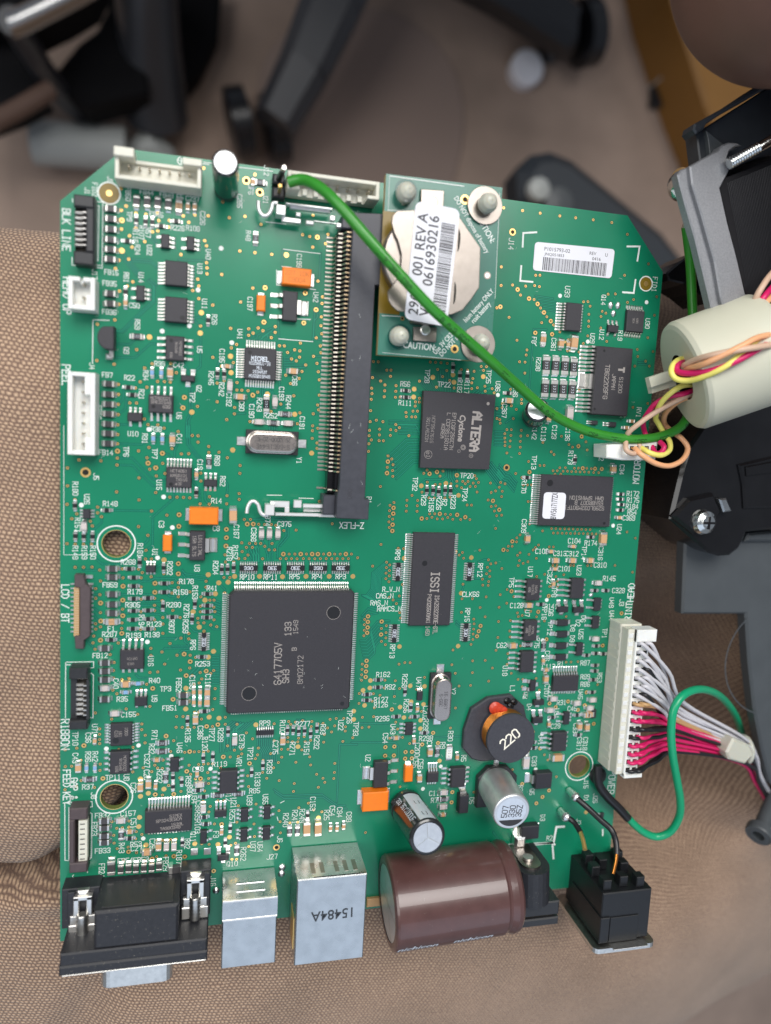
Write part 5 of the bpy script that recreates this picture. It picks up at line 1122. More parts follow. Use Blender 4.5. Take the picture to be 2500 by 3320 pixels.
# ---- tall module socket in the middle
mb = MB(); ht_ = 8.0
pl = [(57.2, 98.2), (64.3, 98.0), (64.3, 102.5), (63.3, 102.5), (63.3, 148), (64.5, 148), (64.5, 162.6), (58.0, 162.1), (58.0, 159.5), (57.6, 105), (57.2, 103)]
mb.prism(pl, .15, ht_, 'socket', .15)
mb.box(55.5, 57.9, 103.2, 159.2, .15, 3.7, 'gloss_black', .2); mb.box(56.9, 57.9, 104.2, 158.6, 3.7, 5.9, 'gloss_black', .3)
mb.box(54.6, 57.3, 98.6, 102.9, .15, 5.2, 'socket', .2); mb.box(56.0, 58.1, 159.3, 162.0, .15, 6.0, 'socket', .2)
mb.box(63.302, 64.2, 103, 147.5, .15, 3.0, 'hole')
ds = build(mb, 'module_socket', board, 'long black module socket with a row of gold contacts')
cm = MB(); pr = [(.4, 6.4), (-.75, 6.3), (-1.35, 4.5), (-2.2, 4.2), (-2.5, .6), (-2.75, .24), (-4.0, .24)]
w_ = .14
for s in range(len(pr)-1):
    (xa, za), (xb, zb) = pr[s], pr[s+1]
    cm.add([(xa, -w_, za), (xa, w_, za), (xb, w_, zb), (xb, -w_, zb), (xa, -w_, za-.14), (xa, w_, za-.14), (xb, w_, zb-.14), (xb, -w_, zb-.14)], [(0, 1, 2, 3), (0, 3, 7, 4), (1, 5, 6, 2)], 'strip' if s == 0 else 'contact_metal')
cm.box(-4.2, -2.75, -.24, .24, .0, .22, 'tin', .09)
cme, cc = cm.mesh('contact'); ya = Q('M1', 1370, 1035, .3).y; yb = Q('M3', 1270, 475, .3).y; n = round((ya-yb)/.91)
xs = Q('M2', 1330, 800, .3).x
for i in range(n+1): place(cme, 'contact', ds, 57.85+cc.x, yb+(ya-yb)*i/n, cc.z, pos=wpos(ds))
place(cme, 'contact', ds, 57.85+cc.x, Q('M3', 1250, 672, .3).y, cc.z, pos=wpos(ds))
# embossed lettering and code
mk = MB(); text(mk, '080', .9, .08, 'epoxy', flat(Q('M3', 1580, 740, ht_), math.pi/2, ht_+.02)); build(mk, 'embossed_code', ds)
# metal latches
def latch(hook, boxes, z, lab):
    mb = MB(); mb.tube(spline([Q(*p, z) for p in hook], 6), .42, 'latch_metal', 8)
    for (c, x0_, y0_, x1_, y1_, za, zb) in boxes: BQ(mb, c, x0_, y0_, x1_, y1_, za, zb, 'latch_metal', .12)
    build(mb, 'spring_latch', ds, lab)
latch([('M3', 468, 945), ('M3', 478, 880), ('M3', 510, 825), ('M3', 550, 818), ('M3', 590, 855), ('M3', 612, 930), ('M3', 650, 965), ('M3', 700, 965)],
      [('M3', 668, 850, 765, 972, 1.5, 4.6), ('M3', 720, 812, 928, 885, 2.2, 2.9), ('M3', 878, 885, 928, 940, 2.2, 2.9), ('M3', 775, 940, 1250, 985, 2.0, 3.2), ('M3', 1250, 955, 1418, 992, 2.4, 3.8), ('M3', 1075, 845, 1400, 895, 3.0, 3.8), ('M3', 1300, 838, 1402, 915, 3.4, 4.6), ('M3', 978, 805, 1060, 890, 3.0, 4.4), ('M3', 1080, 895, 1340, 938, .1, 1.4)], 3.0, 'lower metal spring latch')
latch([('M1', 592, 640), ('M1', 598, 730), ('M1', 640, 795), ('M1', 700, 785), ('M1', 735, 720), ('M1', 750, 665), ('M1', 800, 660)],
      [('M1', 790, 672, 885, 790, 1.5, 4.8), ('M1', 890, 672, 1395, 712, 2.2, 4.0), ('M1', 935, 715, 1370, 745, 1.8, 3.0), ('M1', 845, 805, 1052, 882, 2.2, 2.9), ('M1', 1000, 755, 1050, 805, 2.2, 2.9), ('M1', 1110, 845, 1190, 895, 3.0, 4.2), ('M1', 1190, 848, 1440, 885, 3.0, 3.8), ('M1', 1370, 790, 1420, 850, 3.2, 4.6), ('M1', 1440, 870, 1530, 930, 3.4, 4.8)], 3.2, 'upper metal spring latch')

# TO-92 transistor lying flat-side right
mb = MB(); h = 4.6; pts = [('L2', 592, 458), ('L2', 632, 470), ('L2', 632, 742), ('L2', 600, 742)]
q0 = Q('L2', 632, 470, h); q1 = Q('L2', 632, 742, h); cxx, cyy = q0.x, (q0.y+q1.y)/2+.4; rr = (q0.y-q1.y)/2-.0
pts = [(cxx, cyy-rr*.93)]+[(cxx-rr*.35-(rr*.95)*math.cos(t)*.98, cyy+rr*math.sin(t)) for t in [math.radians(a) for a in range(-68, 69, 14)]]+[(cxx, cyy+rr*.93)]
pts = [(min(p[0], cxx), p[1]) for p in pts]; mb.prism(pts, 1.2, h, 'epoxy', .15)
tr = build(mb, 'transistor', board, 'half-round black transistor'); mb = MB(); BQ(mb, 'L2', 540, 750, 615, 818, .05, 1.6, 'solder', .3); mb.box(cxx-1.3, cxx-.5, cyy-rr-1.1, cyy-rr+.6, .5, 1.6, 'lead'); build(mb, 'lead', tr)

# ---- electrolytic capacitors
def can(name, base, top, r, mats, lab, vent=None, base_block=None, bead=True):
    base = Vector(base); top = Vector(top); ax = (top-base); L_ = ax.length; ax.normalize(); mb = MB()
    prof = [(0, r*.93), (.25, r), (1.6, r), (1.9, r*.93), (2.3, r*.93), (2.6, r), (L_-.55, r), (L_-.18, r*.955), (L_, r*.86), (L_+.02, r*.80)] if bead else [(0, r), (.5, r), (L_*.5, r), (L_-.5, r), (L_-.15, r*.97), (L_, r*.93), (L_+.01, r*.8)]
    mb.lathe(prof, base, ax, mats[0], 40, cap0=False, cap1=False); o = build(mb, name, board, lab)
    tp = MB(); tp.lathe([(L_-.02, r*.80), (L_+.0, r*.01)], base, ax, mats[1], 40, cap0=False, cap1=False, smooth=False)
    if vent:
        u = ax.orthogonal().normalized(); u = (Vector((1, 0, 0))-ax*ax.x).normalized(); v = ax.cross(u); c0 = base+ax*(L_+.03)
        for a in vent:
            d = u*math.cos(math.radians(a))+v*math.sin(math.radians(a)); n_ = ax.cross(d)*.09
            tp.add([c0-n_, c0+n_, c0+d*r*.76+n_, c0+d*r*.76-n_], [(3, 2, 1, 0)], 'tin')
            tp.add([c0-n_*2+ax*.004, c0-n_+ax*.004, c0+d*r*.76-n_+ax*.004, c0+d*r*.76-n_*2+ax*.004], [(0, 1, 2, 3)], 'can_sleeve')
    build(tp, 'vent_top', o); return o, base, ax, L_
p = Q('M1', 235, 222, 17); can('electrolytic_capacitor', (p.x+.3, p.y+.2, .1), p, pxr(86, p), ('can_black', 'can_top'), 'small upright black capacitor with a mirror-bright top by the top edge', vent=(100, -140, -20))
p = Q('S2', 345, 1358, 6.8); o, b0, ax, L_ = can('electrolytic_capacitor', Q('S2', 300, 1440, .6), p, pxr(80, p), ('can_black', 'can_top'), 'small black capacitor partly under the green wire', vent=(70, 190, 310))
# black capacitor with the pale stripe
p = Q('R5', 825, 1385, 17.6); b_ = Q('R5', 590, 1045, .8); r = pxr(122, p)
o, b0, ax, L_ = can('electrolytic_capacitor', b_, p, r, ('can_black', 'can_top'), 'black capacitor with a pale blue stripe, leaning', vent=(95, -30, 215))
u = (Vector((1, 0, 0))-ax*ax.x).normalized(); v = ax.cross(u)
def on_can(a0, base=b0, ax_=ax, u_=u, v_=v, r_=r):
    def f(x, y, z):
        a = a0+x/r_; return base+ax_*y+(u_*math.cos(a)+v_*math.sin(a))*(r_+z)
    return f
def patch(mb, f, x0, x1, y0, y1, z, m_, nx=8, ny=1):
    vs = [f(x0+(x1-x0)*i/nx, y0+(y1-y0)*j/ny, z) for j in range(ny+1) for i in range(nx+1)]
    mb.add(vs, [(j*(nx+1)+i, j*(nx+1)+i+1, (j+1)*(nx+1)+i+1, (j+1)*(nx+1)+i) for j in range(ny) for i in range(nx)], m_, True)
mb = MB(); f = on_can(math.radians(88)); patch(mb, f, -1.9, 1.9, 2.7, L_-.6, .03, 'can_sleeve')
def up_(fn, y0): return lambda x, y, z: fn(x, y0+y, z)
mb.ribbon([(-.5, 0), (-.5, 1.5), (.5, 1.5), (.5, 0)], .14, .05, 'print_black', up_(f, 13)); mb.ribbon([(-.5, 0), (-.5, 1.5), (.5, 1.5), (.5, 0)], .14, .05, 'print_black', up_(f, 7.0))
f2 = on_can(math.radians(105)); tx = lambda fn, s, yy, hh: text(mb, s, hh, .2, 'can_sleeve', lambda x, y, z: fn(-y, yy+x, z+.04), .9)
tx(on_can(math.radians(131)), '1000uF', 11.8, 1.3); tx(on_can(math.radians(133)), '35V', 7.4, 1.2); tx(on_can(math.radians(136)), '200', 3.9, 1.1)
build(mb, 'stripe', o)
# aluminium surface-mount capacitor on black base
p = Q('S5', 198, 1310, 12.8); b_ = Q('S5', 20, 1010, 1.6); r = pxr(126, p)
o, b0, ax, L_ = can('electrolytic_capacitor', b_, p, r, ('can_body', 'can_top'), 'bare aluminium capacitor on a square black base', bead=False)
mb = MB(); c_ = Q('S5', 10, 1000, 0); s_ = r+.6; mb.prism([(c_.x-s_, c_.y-s_), (c_.x+s_, c_.y-s_), (c_.x+s_, c_.y+s_*.5), (c_.x+s_*.5, c_.y+s_), (c_.x-s_*.5, c_.y+s_), (c_.x-s_, c_.y+s_*.5)], .1, 1.9, 'black_plastic', .2); build(mb, 'base', o)
mb = MB(); mb.box(c_.x-.7, c_.x+.7, c_.y+s_-.2, c_.y+s_+1.9, .02, .5, 'solder', .15); mb.box(c_.x-.7, c_.x+.7, c_.y-s_-1.9, c_.y-s_+.2, .02, .5, 'solder', .15); build(mb, 'terminal', o)
mb = MB(); u = (Vector((1, 0, 0))-ax*ax.x).normalized(); v = ax.cross(u); c0 = b0+ax*(L_+.05)
def topf(dx, dy, rot):
    cs, sn = math.cos(rot), math.sin(rot); return lambda x, y, z: c0+u*(dx+x*cs-y*sn)+v*(dy+x*sn+y*cs)+ax*z
for s, dx in (('507', -1.75), ('330', .05), ('35Z', 1.8)): text(mb, s, 1.35, .15, 'print_black', topf(dx, .2, math.radians(86)), .95)
n = 24; vs = [c0+(u*math.cos(math.radians(a))+v*math.sin(math.radians(a)))*r*.80 for a in range(215, 326, 5)]; mb.add(vs, [tuple(range(len(vs)))], 'print_black'); build(mb, 'marking', o)
# power inductor
p = Q('S5', 192, 520, 6.9); r = pxr(166, p); mb = MB(); ring = [(1502, 2429), (1506, 2370), (1530, 2300), (1584, 2264), (1660, 2254), (1700, 2290), (1712, 2350), (1700, 2420), (1660, 2462), (1560, 2470), (1530, 2462)]
mb.prism([tuple(P(a, b, 1.6)[:2]) for a, b in ring], .1, 1.6, 'ferrite_black', .3); c_ = P(1606, 2362, 0)
ctr = Vector((p.x, p.y, 0)); ind = build(mb, 'inductor', board, 'large round power inductor with copper winding, marked 220')
mb = MB(); mb.lathe([(1.6, r*.98), (2.6, r*.98), (2.65, r*.80), (5.95, r*.80), (6.0, r), (6.7, r), (6.9, r*.975), (6.9, 0.01)], ctr, (0, 0, 1), 'ferrite_black', 48, mats=['ferrite_black', 'ferrite_black', 'ferrite_black', 'ferrite_black', 'ferrite_black', 'ferrite_black', 'ferrite_black'], cap0=False, cap1=False, smooth=False); build(mb, 'core', ind)
mb = MB()
for k in range(7): mb.tube([ctr+Vector((math.cos(t)*r*.93, math.sin(t)*r*.93, 2.55+k*.46)) for t in [i*2*math.pi/48 for i in range(49)]], .25, 'copper', 6, caps=False)
build(mb, 'winding', ind)
mb = MB(); q = Q('S5', 60, 200, 3.6)
for i in range(3): mb.lathe([(0, 1.5-.3*i), (.5, 1.6-.35*i), (1.0, .9), (1.2, .05)], (q.x+i*.9-.6, q.y-.1*i, 2.3+.3*i), (0, 0, 1), 'red_glue', 16, cap0=False, cap1=False)
build(mb, 'glue_drop', ind)
mb = MB(); f = flat((p.x-.35, p.y+.1), math.radians(40), 6.92); text(mb, '220', 2.3, .36, 'ink', f, .95); build(mb, 'marking', ind)
for (a, b) in (('S5', (235, 130)),): pass
for x, y, w_, h_ in ((180, 130, 90, 60), (230, 95, 60, 50)): blob('S5', x, y, w_, h_, 1.0, 'solder_joint', ind) if False else None
mb = MB()
for x, y in ((150, 110), (185, 165), (225, 120)): q = Q('S5', x, y, 1.7); mb.lathe([(0, .9), (.3, .85), (.6, .5), (.7, .02)], (q.x, q.y, 1.58), (0, 0, 1), 'gloss_black', 14, cap0=False, cap1=False)
build(mb, 'resin_drop', ind)

# ---- big brown capacitor lying on its side at the bottom edge
A = P(1258, 2926, 9.4); B = P(1652, 2868, 9.4); ax = (B-A).normalized(); L_ = (B-A).length; r = pxr(280, (A+B)/2)
mb = MB(); mb.lathe([(-.25, r*.80), (-.3, r*.9), (0, r*.975), (.5, r), (L_-4.2, r), (L_-3.6, r*.955), (L_-3.0, r*.945), (L_-2.4, r*.97), (L_-1.6, r), (L_-.6, r*.985), (L_, r*.93)], A, ax, 'brown_sleeve', 64, cap0=False)
bc = build(mb, 'large_capacitor', board, 'large brown capacitor lying on its side at the bottom edge')
mb = MB(); mb.lathe([(-.12, r*.81), (-.1, .01)], A, ax, 'can_top', 48, smooth=False, cap0=False, cap1=False)
u = (Vector((0, 0, 1))-ax*ax.z).normalized(); v = ax.cross(u); c0 = A-ax*.16
for a in (0, 180, 62, 242, 118, 298)[:4]:
    d = u*math.cos(math.radians(a))+v*math.sin(math.radians(a)); n_ = ax.cross(d)*.13; mb.add([c0-n_, c0+n_, c0+d*r*.79+n_, c0+d*r*.79-n_], [(0, 1, 2, 3)], 'tin')
build(mb, 'vent_end', bc)
mb = MB(); f = lambda a0, l0: (lambda x, y, z: A+ax*(l0+x)+(u*math.cos(a0-y/r)+v*math.sin(a0-y/r))*(r+.03+z))
a_ = math.radians(-63)
def capf(l0, a_): return lambda x, y, z: A+ax*(l0+x)+(u*math.cos(a_+y/r)+v*math.sin(a_+y/r))*(r+.04+z)
side = 1 if (A+v*r).y < A.y else -1
def capf(l0, deg):
    return lambda x, y, z: A+ax*(l0+x)+(u*math.cos(math.radians(deg)-y/r)+v*side*math.sin(math.radians(deg)-y/r))*(r+.04+z)
ftext(mb, 'nichicon', 1.7, 'can_sleeve', capf(5.0, 33), sx=1.15, bold=.02, shear=.25); ftext(mb, 'nichicon', 1.7, 'can_sleeve', capf(18.2, 33), sx=1.15, bold=.02, shear=.25)
build(mb, 'maker_name', bc)
mb = MB(); e = P(1210, 2935, 1); mb.box(e.x-1.6, e.x+3.0, 1.0, 3.2, .05, 1.0, 'kapton', .2); build(mb, 'adhesive_drop', bc)

# ---- network jack and USB jack
def jack(name, x0, x1, y0, y1, h, lab, back=1.0):
    mb = MB(); mb.box(x0, x1, y0, y1, .3, h, 'shield', .22); return build(mb, name, board, lab)
rj = jack('network_jack', 51.25, 67.0, -2.6, 18.0, 12.8, 'silver shielded network jack marked 15484A')
mb = MB(); mb.box(55.0, 66.2, 17.98, 18.06, 12.25, 12.5, 'hole'); mb.box(51.1, 51.25, -1.0, 6.5, 4, 9.5, 'gold'); build(mb, 'shell_tab', rj)
mk = MB(); ftext(mk, '15484A', 2.3, 'can_black', flat(P(1076, 2966, 12.8), math.radians(181), 12.83), sx=.95, bold=.01); build(mk, 'marking', rj)
mb = MB()
for k in range(5):
    x = 54.6+k*2.1+(1.2 if k > 1 else 0); mb.box(x, x+1.0, 17.99, 18.03, 7.0, 11.0, 'clip')
build(mb, 'rear_window', rj)
ub = jack('usb_jack', 35.3, 47.2, -2.7, 13.4, 11.0, 'silver shielded USB jack with two pressed grooves')
mb = MB(); mb.box(35.25, 47.25, 9.0, 13.2, 11.0, 11.07, 'shield'); mb.box(35.28, 47.22, 8.6, 9.0, 11.0, 11.16, 'lead', .05); mb.box(35.28, 47.22, 13.0, 13.45, 10.6, 11.12, 'lead', .05)
for zz in (5.3, 8.2): mb.tube([(38.3, 13.40, zz), (44.6, 13.40, zz)], .28, 'shield', 8)
build(mb, 'pressed_groove', ub)
for x, y in ((49.1, 13.2), (33.9, 8.9), (49.0, 11.6)):
    mb = MB(); mb.lathe([(0, .9), (.4, .8), (.8, .35), (.9, .02)], (x, y, .02), (0, 0, 1), 'solder', 14, cap0=False, cap1=False); build(mb, 'solder_joint', board)

# ---- nine-pin serial socket
mb = MB(); mb.box(2.2, 32.3, 1.0, 3.2, -1.0, 12.4, 'black_dusty', .35); mb.box(2.4, 32.1, 3.2, 6.0, -.9, 12.3, 'black_dusty', .3)
mb.box(9.0, 26.0, 6.0, 14.5, .1, 12.0, 'black_dusty', .5); mb.box(10.3, 24.8, 14.5, 14.7, 3.0, 11.0, 'black_plastic', .05)
mb.box(1.2, 9.0, 6.0, 15.2, .1, 4.4, 'black_dusty', .2); mb.box(26.0, 32.6, 6.0, 17.0, .1, 4.4, 'black_dusty', .2)
mb.box(2.6, 4.0, 8.5, 15.0, 4.4, 5.4, 'black_dusty', .1); mb.box(31.2, 32.4, 8.5, 16.8, 4.4, 5.6, 'black_dusty', .1)
db = build(mb, 'serial_socket', board, 'black nine-pin serial socket with metal brackets at the bottom left')
mb = MB(); pts = rrect(10.0, 24.9, 2.2, 10.2, 2.0); vs = [(p[0], 1.0, p[1]) for p in pts]+[(p[0], -4.6, p[1]) for p in pts]; n = len(pts)
mb.add(vs, [(i, (i+1)%n, n+(i+1)%n, n+i) for i in range(n)]+[tuple(range(n, 2*n))], 'tin', False); mb.box(2.6, 32.0, .55, 1.0, -.7, 12.0, 'tin', .2); build(mb, 'metal_shell', db)
mb = MB(); pm, cc = None, None
pn = MB(); pn.box(-.55, .55, -.3, 1.0, 0, .5, 'solder', .2); pn.tube([(0, 0, .3), (0, -1.6, 2.6)], .33, 'lead', 8); pme, cc = pn.mesh('pin')
for x, y in (('L6', (605, 600)), ('L6', (742, 595)), ('L6', (885, 585)), ('L6', (1027, 570)), ('L6', (1165, 555))): q = Q(x, *y, 0); place(pme, 'pin', db, q.x, q.y+cc.y, cc.z, pos=wpos(db))
for xc, yo in ((5.7, 0.0), (29.3, 1.6)):
    mb = MB(); z = 5.4
    def pl_(x0, x1, y0, y1, za, zb, m_='lead', c=.15): mb.box(xc+x0, xc+x1, y0+yo, y1+yo, za, zb, m_, c)
    pl_(-2.9, 2.9, 4.6, 7.4, z-.6, z+.3); pl_(-2.6, 2.6, 7.4, 9.6, z-.6, z+.3); pl_(-1.9, -.75, 9.6, 14.0, z-.6, z+.5); pl_(.75, 1.9, 9.6, 14.0, z-.6, z+.5); pl_(-1.2, 1.2, 14.0, 15.2, z-1.4, z+.3, 'lead', .5); pl_(-1.9, 1.9, 13.2, 14.1, z-.9, z+.5)
    br = build(mb, 'bracket', db)
    mb = MB(); pts = []; rad = []
    for k in range(13): pts.append((xc, 4.9+yo+k*.45, z+.75)); rad.append(1.28 if k%2 else 1.0)
    mb.tube(pts, 1.2, 'tin', 16, radii=rad); build(mb, 'screw', br)
mb = MB()
for xc in (6.2, 29.6): mb.box(xc-1.3, xc+1.3, -1.8, .55, 3.8, 7.4, 'pale_grey', .5)
build(mb, 'jack_post', db)

# ---- round power jack
mb = MB(); n = 12
def stadium(cx_, hw, z0, z1):
    pts = []
    for i in range(n+1): a = math.pi*i/n; pts.append((cx_+hw*math.cos(a), z1-hw+hw*math.sin(a)))
    return [(cx_+hw, z0)]+pts+[(cx_-hw, z0)]
s1 = stadium(109.6, 4.7, .2, 13.2); N = len(s1); vs = [(p[0], 5.0, p[1]) for p in s1]+[(p[0]-.6, 13.8, p[1]) for p in s1]
mb.add(vs, [(i, N+i, N+(i+1)%N, (i+1)%N) for i in range(N)]+[tuple(range(N, 2*N))[::-1]], 'black_dusty', False)
mb.box(105.4, 116.2, 1.6, 5.2, .1, 11.5, 'black_plastic', .3); mb.box(105.2, 116.4, -1.2, .8, .1, 11.3, 'black_plastic', .3); mb.box(106.2, 115.4, .8, 1.6, .1, 10.4, 'hole')
pj = build(mb, 'power_jack', board, 'round black power jack beside the brown capacitor'); mb = MB()
s2 = stadium(108.9, 2.6, 1.0, 11.2); N = len(s2); vs = [(p[0], 13.78, p[1]) for p in s2]+[(p[0], 14.3, p[1]) for p in s2]
mb.add(vs, [(i, N+i, N+(i+1)%N, (i+1)%N) for i in range(N)]+[tuple(range(N, 2*N))[::-1]], 'clip', False); mb.box(107.5, 110.5, 14.0, 17.0, .1, 2.6, 'solder', .6); mb.tube([(108.8, 14.4, 7.5), (108.8, 15.0, 7.5)], 1.3, 'lead', 16); build(mb, 'contact_plate', pj)

# ---- black power switch at the bottom right corner
mb = MB(); X0, X1, Y0, Y1, Z1 = 124.9, 138.2, -3.4, 9.3, 16.2
mb.box(X0, X1, Y0, Y1, -1.0, Z1, 'jet', .25); mb.box(X0+2.4, X1-3.2, Y0-.1, 3.0, Z1, Z1+.35, 'jet', .1); mb.box(X0-.3, X0+2.2, Y0, 3.2, 2, Z1+.5, 'jet', .15)
for x_, z_ in ((126.6, 14.0), (135.6, 14.0), (131.5, 13.2), (126.6, 8.5), (134.8, 8.0), (130, 6.0), (127.5, 3.6), (136, 3.5)): mb.box(x_-1.1, x_+1.1, Y1, Y1+2.6, z_-1.2, z_+1.2, 'jet', .2)
sw = build(mb, 'power_switch', board, 'black box-shaped power switch with a metal flange at the bottom right corner')
mb = MB(); pts = rrect(X0-2.0, X1+1.4, -3.0, Z1+1.6, 1.6); n = len(pts); vs = [(p[0], Y0-.5, p[1]) for p in pts]+[(p[0], Y0-1.7, p[1]) for p in pts]
mb.add(vs, [(i, (i+1)%n, n+(i+1)%n, n+i) for i in range(n)]+[tuple(range(n))[::-1], tuple(range(n, 2*n))], 'tin', False); mb.box(X0+2.6, X1-1.4, Y0-.5, Y0-.2, Z1-.4, Z1+2.6, 'tin', .05); build(mb, 'flange', sw)

# ---- cream header for the print-head cable (the plug itself belongs to the cable)
mb = MB(); hx0, hx1, hy0, hy1 = 130.2, 135.9, 34.9, 73.0
mb.box(hx0, hx1, hy0, hy1, .1, 5.4, 'cream_nylon', .15)
for i in range(17): yy = hy0+1.2+i*2.22; mb.box(hx0-.12, hx0, yy, yy+1.3, .3, 5.0, 'cream_nylon')
hd = build(mb, 'pin_header', board, 'long cream header on the right edge'); 

# ---- lint and hairs that have settled on the parts
rl_ = random.Random(21); mb = MB()
def hair(x, y, z, L_):
    a = rl_.uniform(0, 6.28); k_ = rl_.uniform(-1.2, 1.2); pts = []; px_, py_ = x, y
    for i in range(6): pts.append((px_, py_)); px_ += math.cos(a)*L_/5; py_ += math.sin(a)*L_/5; a += k_/3
    mb.ribbon(pts, rl_.uniform(.02, .04), z, 'silk')
for i in range(110): hair(rl_.uniform(3, 132), rl_.uniform(20, 166), .075+i*1e-4, rl_.uniform(.3, 1.1))
for i in range(16): hair(rl_.uniform(36.5, 61.5), rl_.uniform(54, 80), 3.24+i*1e-4, rl_.uniform(.2, .8))
for i in range(9): hair(rl_.uniform(58.5, 63), rl_.uniform(100, 160), 8.03+i*1e-4, rl_.uniform(.3, 1.1))
build(mb, 'lint', board, kind='stuff')
# ================================================================ battery board standing on nylon pillars
bat = thing('battery_board', 'small green board with a coin cell and barcode label, raised on nylon pillars', 'battery board', (77, 152, 9))
ZB = 9.0; cs = [P(1224, 1150, ZB), P(1590, 1172, ZB), P(1629, 608, ZB), P(1252, 563, ZB)]
mb = MB(); mb.prism([tuple(p[:2]) for p in cs], ZB-1.6, ZB, 'board2', side='fibre'); 
bb = build(mb, 'board_panel', bat)
mb = MB()
e = ext('R1', 362, 615, 470, 1660, ZB); mb.box(e[0]-1.0+.6, e[1]+1, P(1230, 1015, ZB).y, P(1250, 684, ZB).y, ZB+.01, ZB+.03, 'amber'); 
def bl(*pts, w_=.14, m_='silk'): mb.ribbon([Q(*p, ZB) for p in pts], w_, ZB+.05, m_)
bl(('R1', 390, 605), ('R1', 590, 612)); bl(('R1', 410, 240), ('R1', 395, 600), w_=.08); bl(('R2', 330, 210), ('R2', 530, 220)); bl(('R1', 415, 235), ('R1', 1210, 345), w_=.2); bl(('R2', 335, 610), ('R2', 1180, 690), w_=.08); bl(('R1', 1600, 420), ('R1', 1550, 1560), w_=.08)
mb.disc(Q('R1', 590, 400, ZB), 2.5, ZB+.03, 'mask_gap', 32); mb.disc(Q('R2', 520, 440, ZB), 2.7, ZB+.03, 'mask_gap', 32)
for c, x, y, r in (('R1', 1225, 490, 1.0), ('R2', 1113, 572, .9), ('R2', 548, 243, .45)): mb.disc(Q(c, x, y, ZB), r, ZB+.05, 'gold', 20, r*.55); mb.disc(Q(c, x, y, ZB), r*.55, ZB+.045, 'hole', 16)
mb.disc(Q('R1', 1467, 1310, ZB), .8, ZB+.05, 'clip', 20, .5); mb.disc(Q('R1', 1467, 1310, ZB), .5, ZB+.046, 'tin', 16)
build(mb, 'printed_layer', bat)
mb = MB(); zt = ZB+.06
def st(s, c, x, y, rot, h, sx=.82): ftext(mb, s, h, 'silk', flat(Q(c, x, y, ZB), math.radians(rot), zt), sx=sx, bold=.012)
st('CAUTION:', 'R2', 735, 540, -1, 1.35, .80)
st('Use 3V CR20', 'R2', 995, 500, 50, 1.05, .75); st('DO NOT sho', 'R2', 1065, 520, 50, 1.05, .75)
st('hium battery ONLY', 'R2', 1370, 100, 50, 1.05, .75); st('rcuit battery', 'R2', 1395, 175, 50, 1.05, .75)
st('DO NOT dispose of battery', 'R1', 1300, 765, -53, 1.05, .75); st('CAUTION:', 'R1', 1440, 790, -53, 1.3, .8)
build(mb, 'printed_caution', bat)
# coin cell
cc_ = Q('R1', 790, 1150, ZB+1.6); mb = MB(); c0 = Vector((cc_.x, cc_.y, ZB+.1)); mb.lathe([(0, 9.0), (.3, 9.2), (2.6, 9.2), (2.9, 8.9), (2.95, 8.2), (3.0, .01)], c0, (0, 0, 1), 'clip', 56, cap1=False, smooth=False); build(mb, 'coin_cell', bat)
# sheet-metal holder
def polyq(pts, z): return [tuple(Q(*p, z)[:2]) for p in pts]
mb = MB(); zc = ZB+3.9
mb.prism(polyq([('R1', 490, 610), ('R1', 700, 600), ('R1', 1140, 640), ('R1', 1395, 1010), ('R1', 1380, 1440), ('R1', 1290, 1570), ('R2', 1200, 150), ('R2', 1080, 200), ('R2', 640, 175), ('R2', 500, 160), ('R2', 440, 110), ('R2', 400, 50), ('R1', 390, 1480), ('R1', 440, 1420), ('R1', 500, 1340), ('R1', 535, 1200), ('R1', 540, 1080), ('R1', 500, 930), ('R1', 460, 850), ('R1', 432, 740), ('R1', 445, 660)], zc), zc-.35, zc, 'clip', .12)
mb.prism(polyq([('R1', 752, 375), ('R1', 1002, 392), ('R1', 990, 610), ('R1', 745, 600)], ZB+.9), ZB+.3, ZB+.9, 'clip', .1); mb.prism(polyq([('R2', 670, 330), ('R2', 920, 340), ('R2', 912, 498), ('R2', 665, 480)], ZB+.9), ZB+.3, ZB+.9, 'clip', .1)
e = ext('R1', 760, 560, 985, 600, zc); mb.box(*e, ZB+.4, zc-.36, 'clip'); e = ext('R2', 675, 210, 915, 300, zc); mb.box(*e, ZB+.4, zc-.36, 'clip')
for cxx_, cyy_, c__ in ((1150, 930, 'R1'), (1105, 1500, 'R1')):
    q = Q(c__, cxx_, cyy_, zc); vs = [(q.x+.5*math.cos(t)*k_, q.y+2.3*math.sin(t), zc+.012) for t, k_ in [(math.radians(a), 1.0) for a in range(-90, 91, 15)]]; mb.add(vs, [tuple(range(len(vs)))], 'hole')
hl = build(mb, 'cell_holder', bat)
for c, x, y in (('R2', 800, 365), ('R1', 870, 510)): q = Q(c, x, y, ZB+1.2); mb = MB(); mb.lathe([(0, 1.1), (.25, 1.1), (.35, .9), (.36, .01)], (q.x, q.y, ZB+.9), (0, 0, 1), 'tin', 20, cap0=False, cap1=False); build(mb, 'rivet', hl)
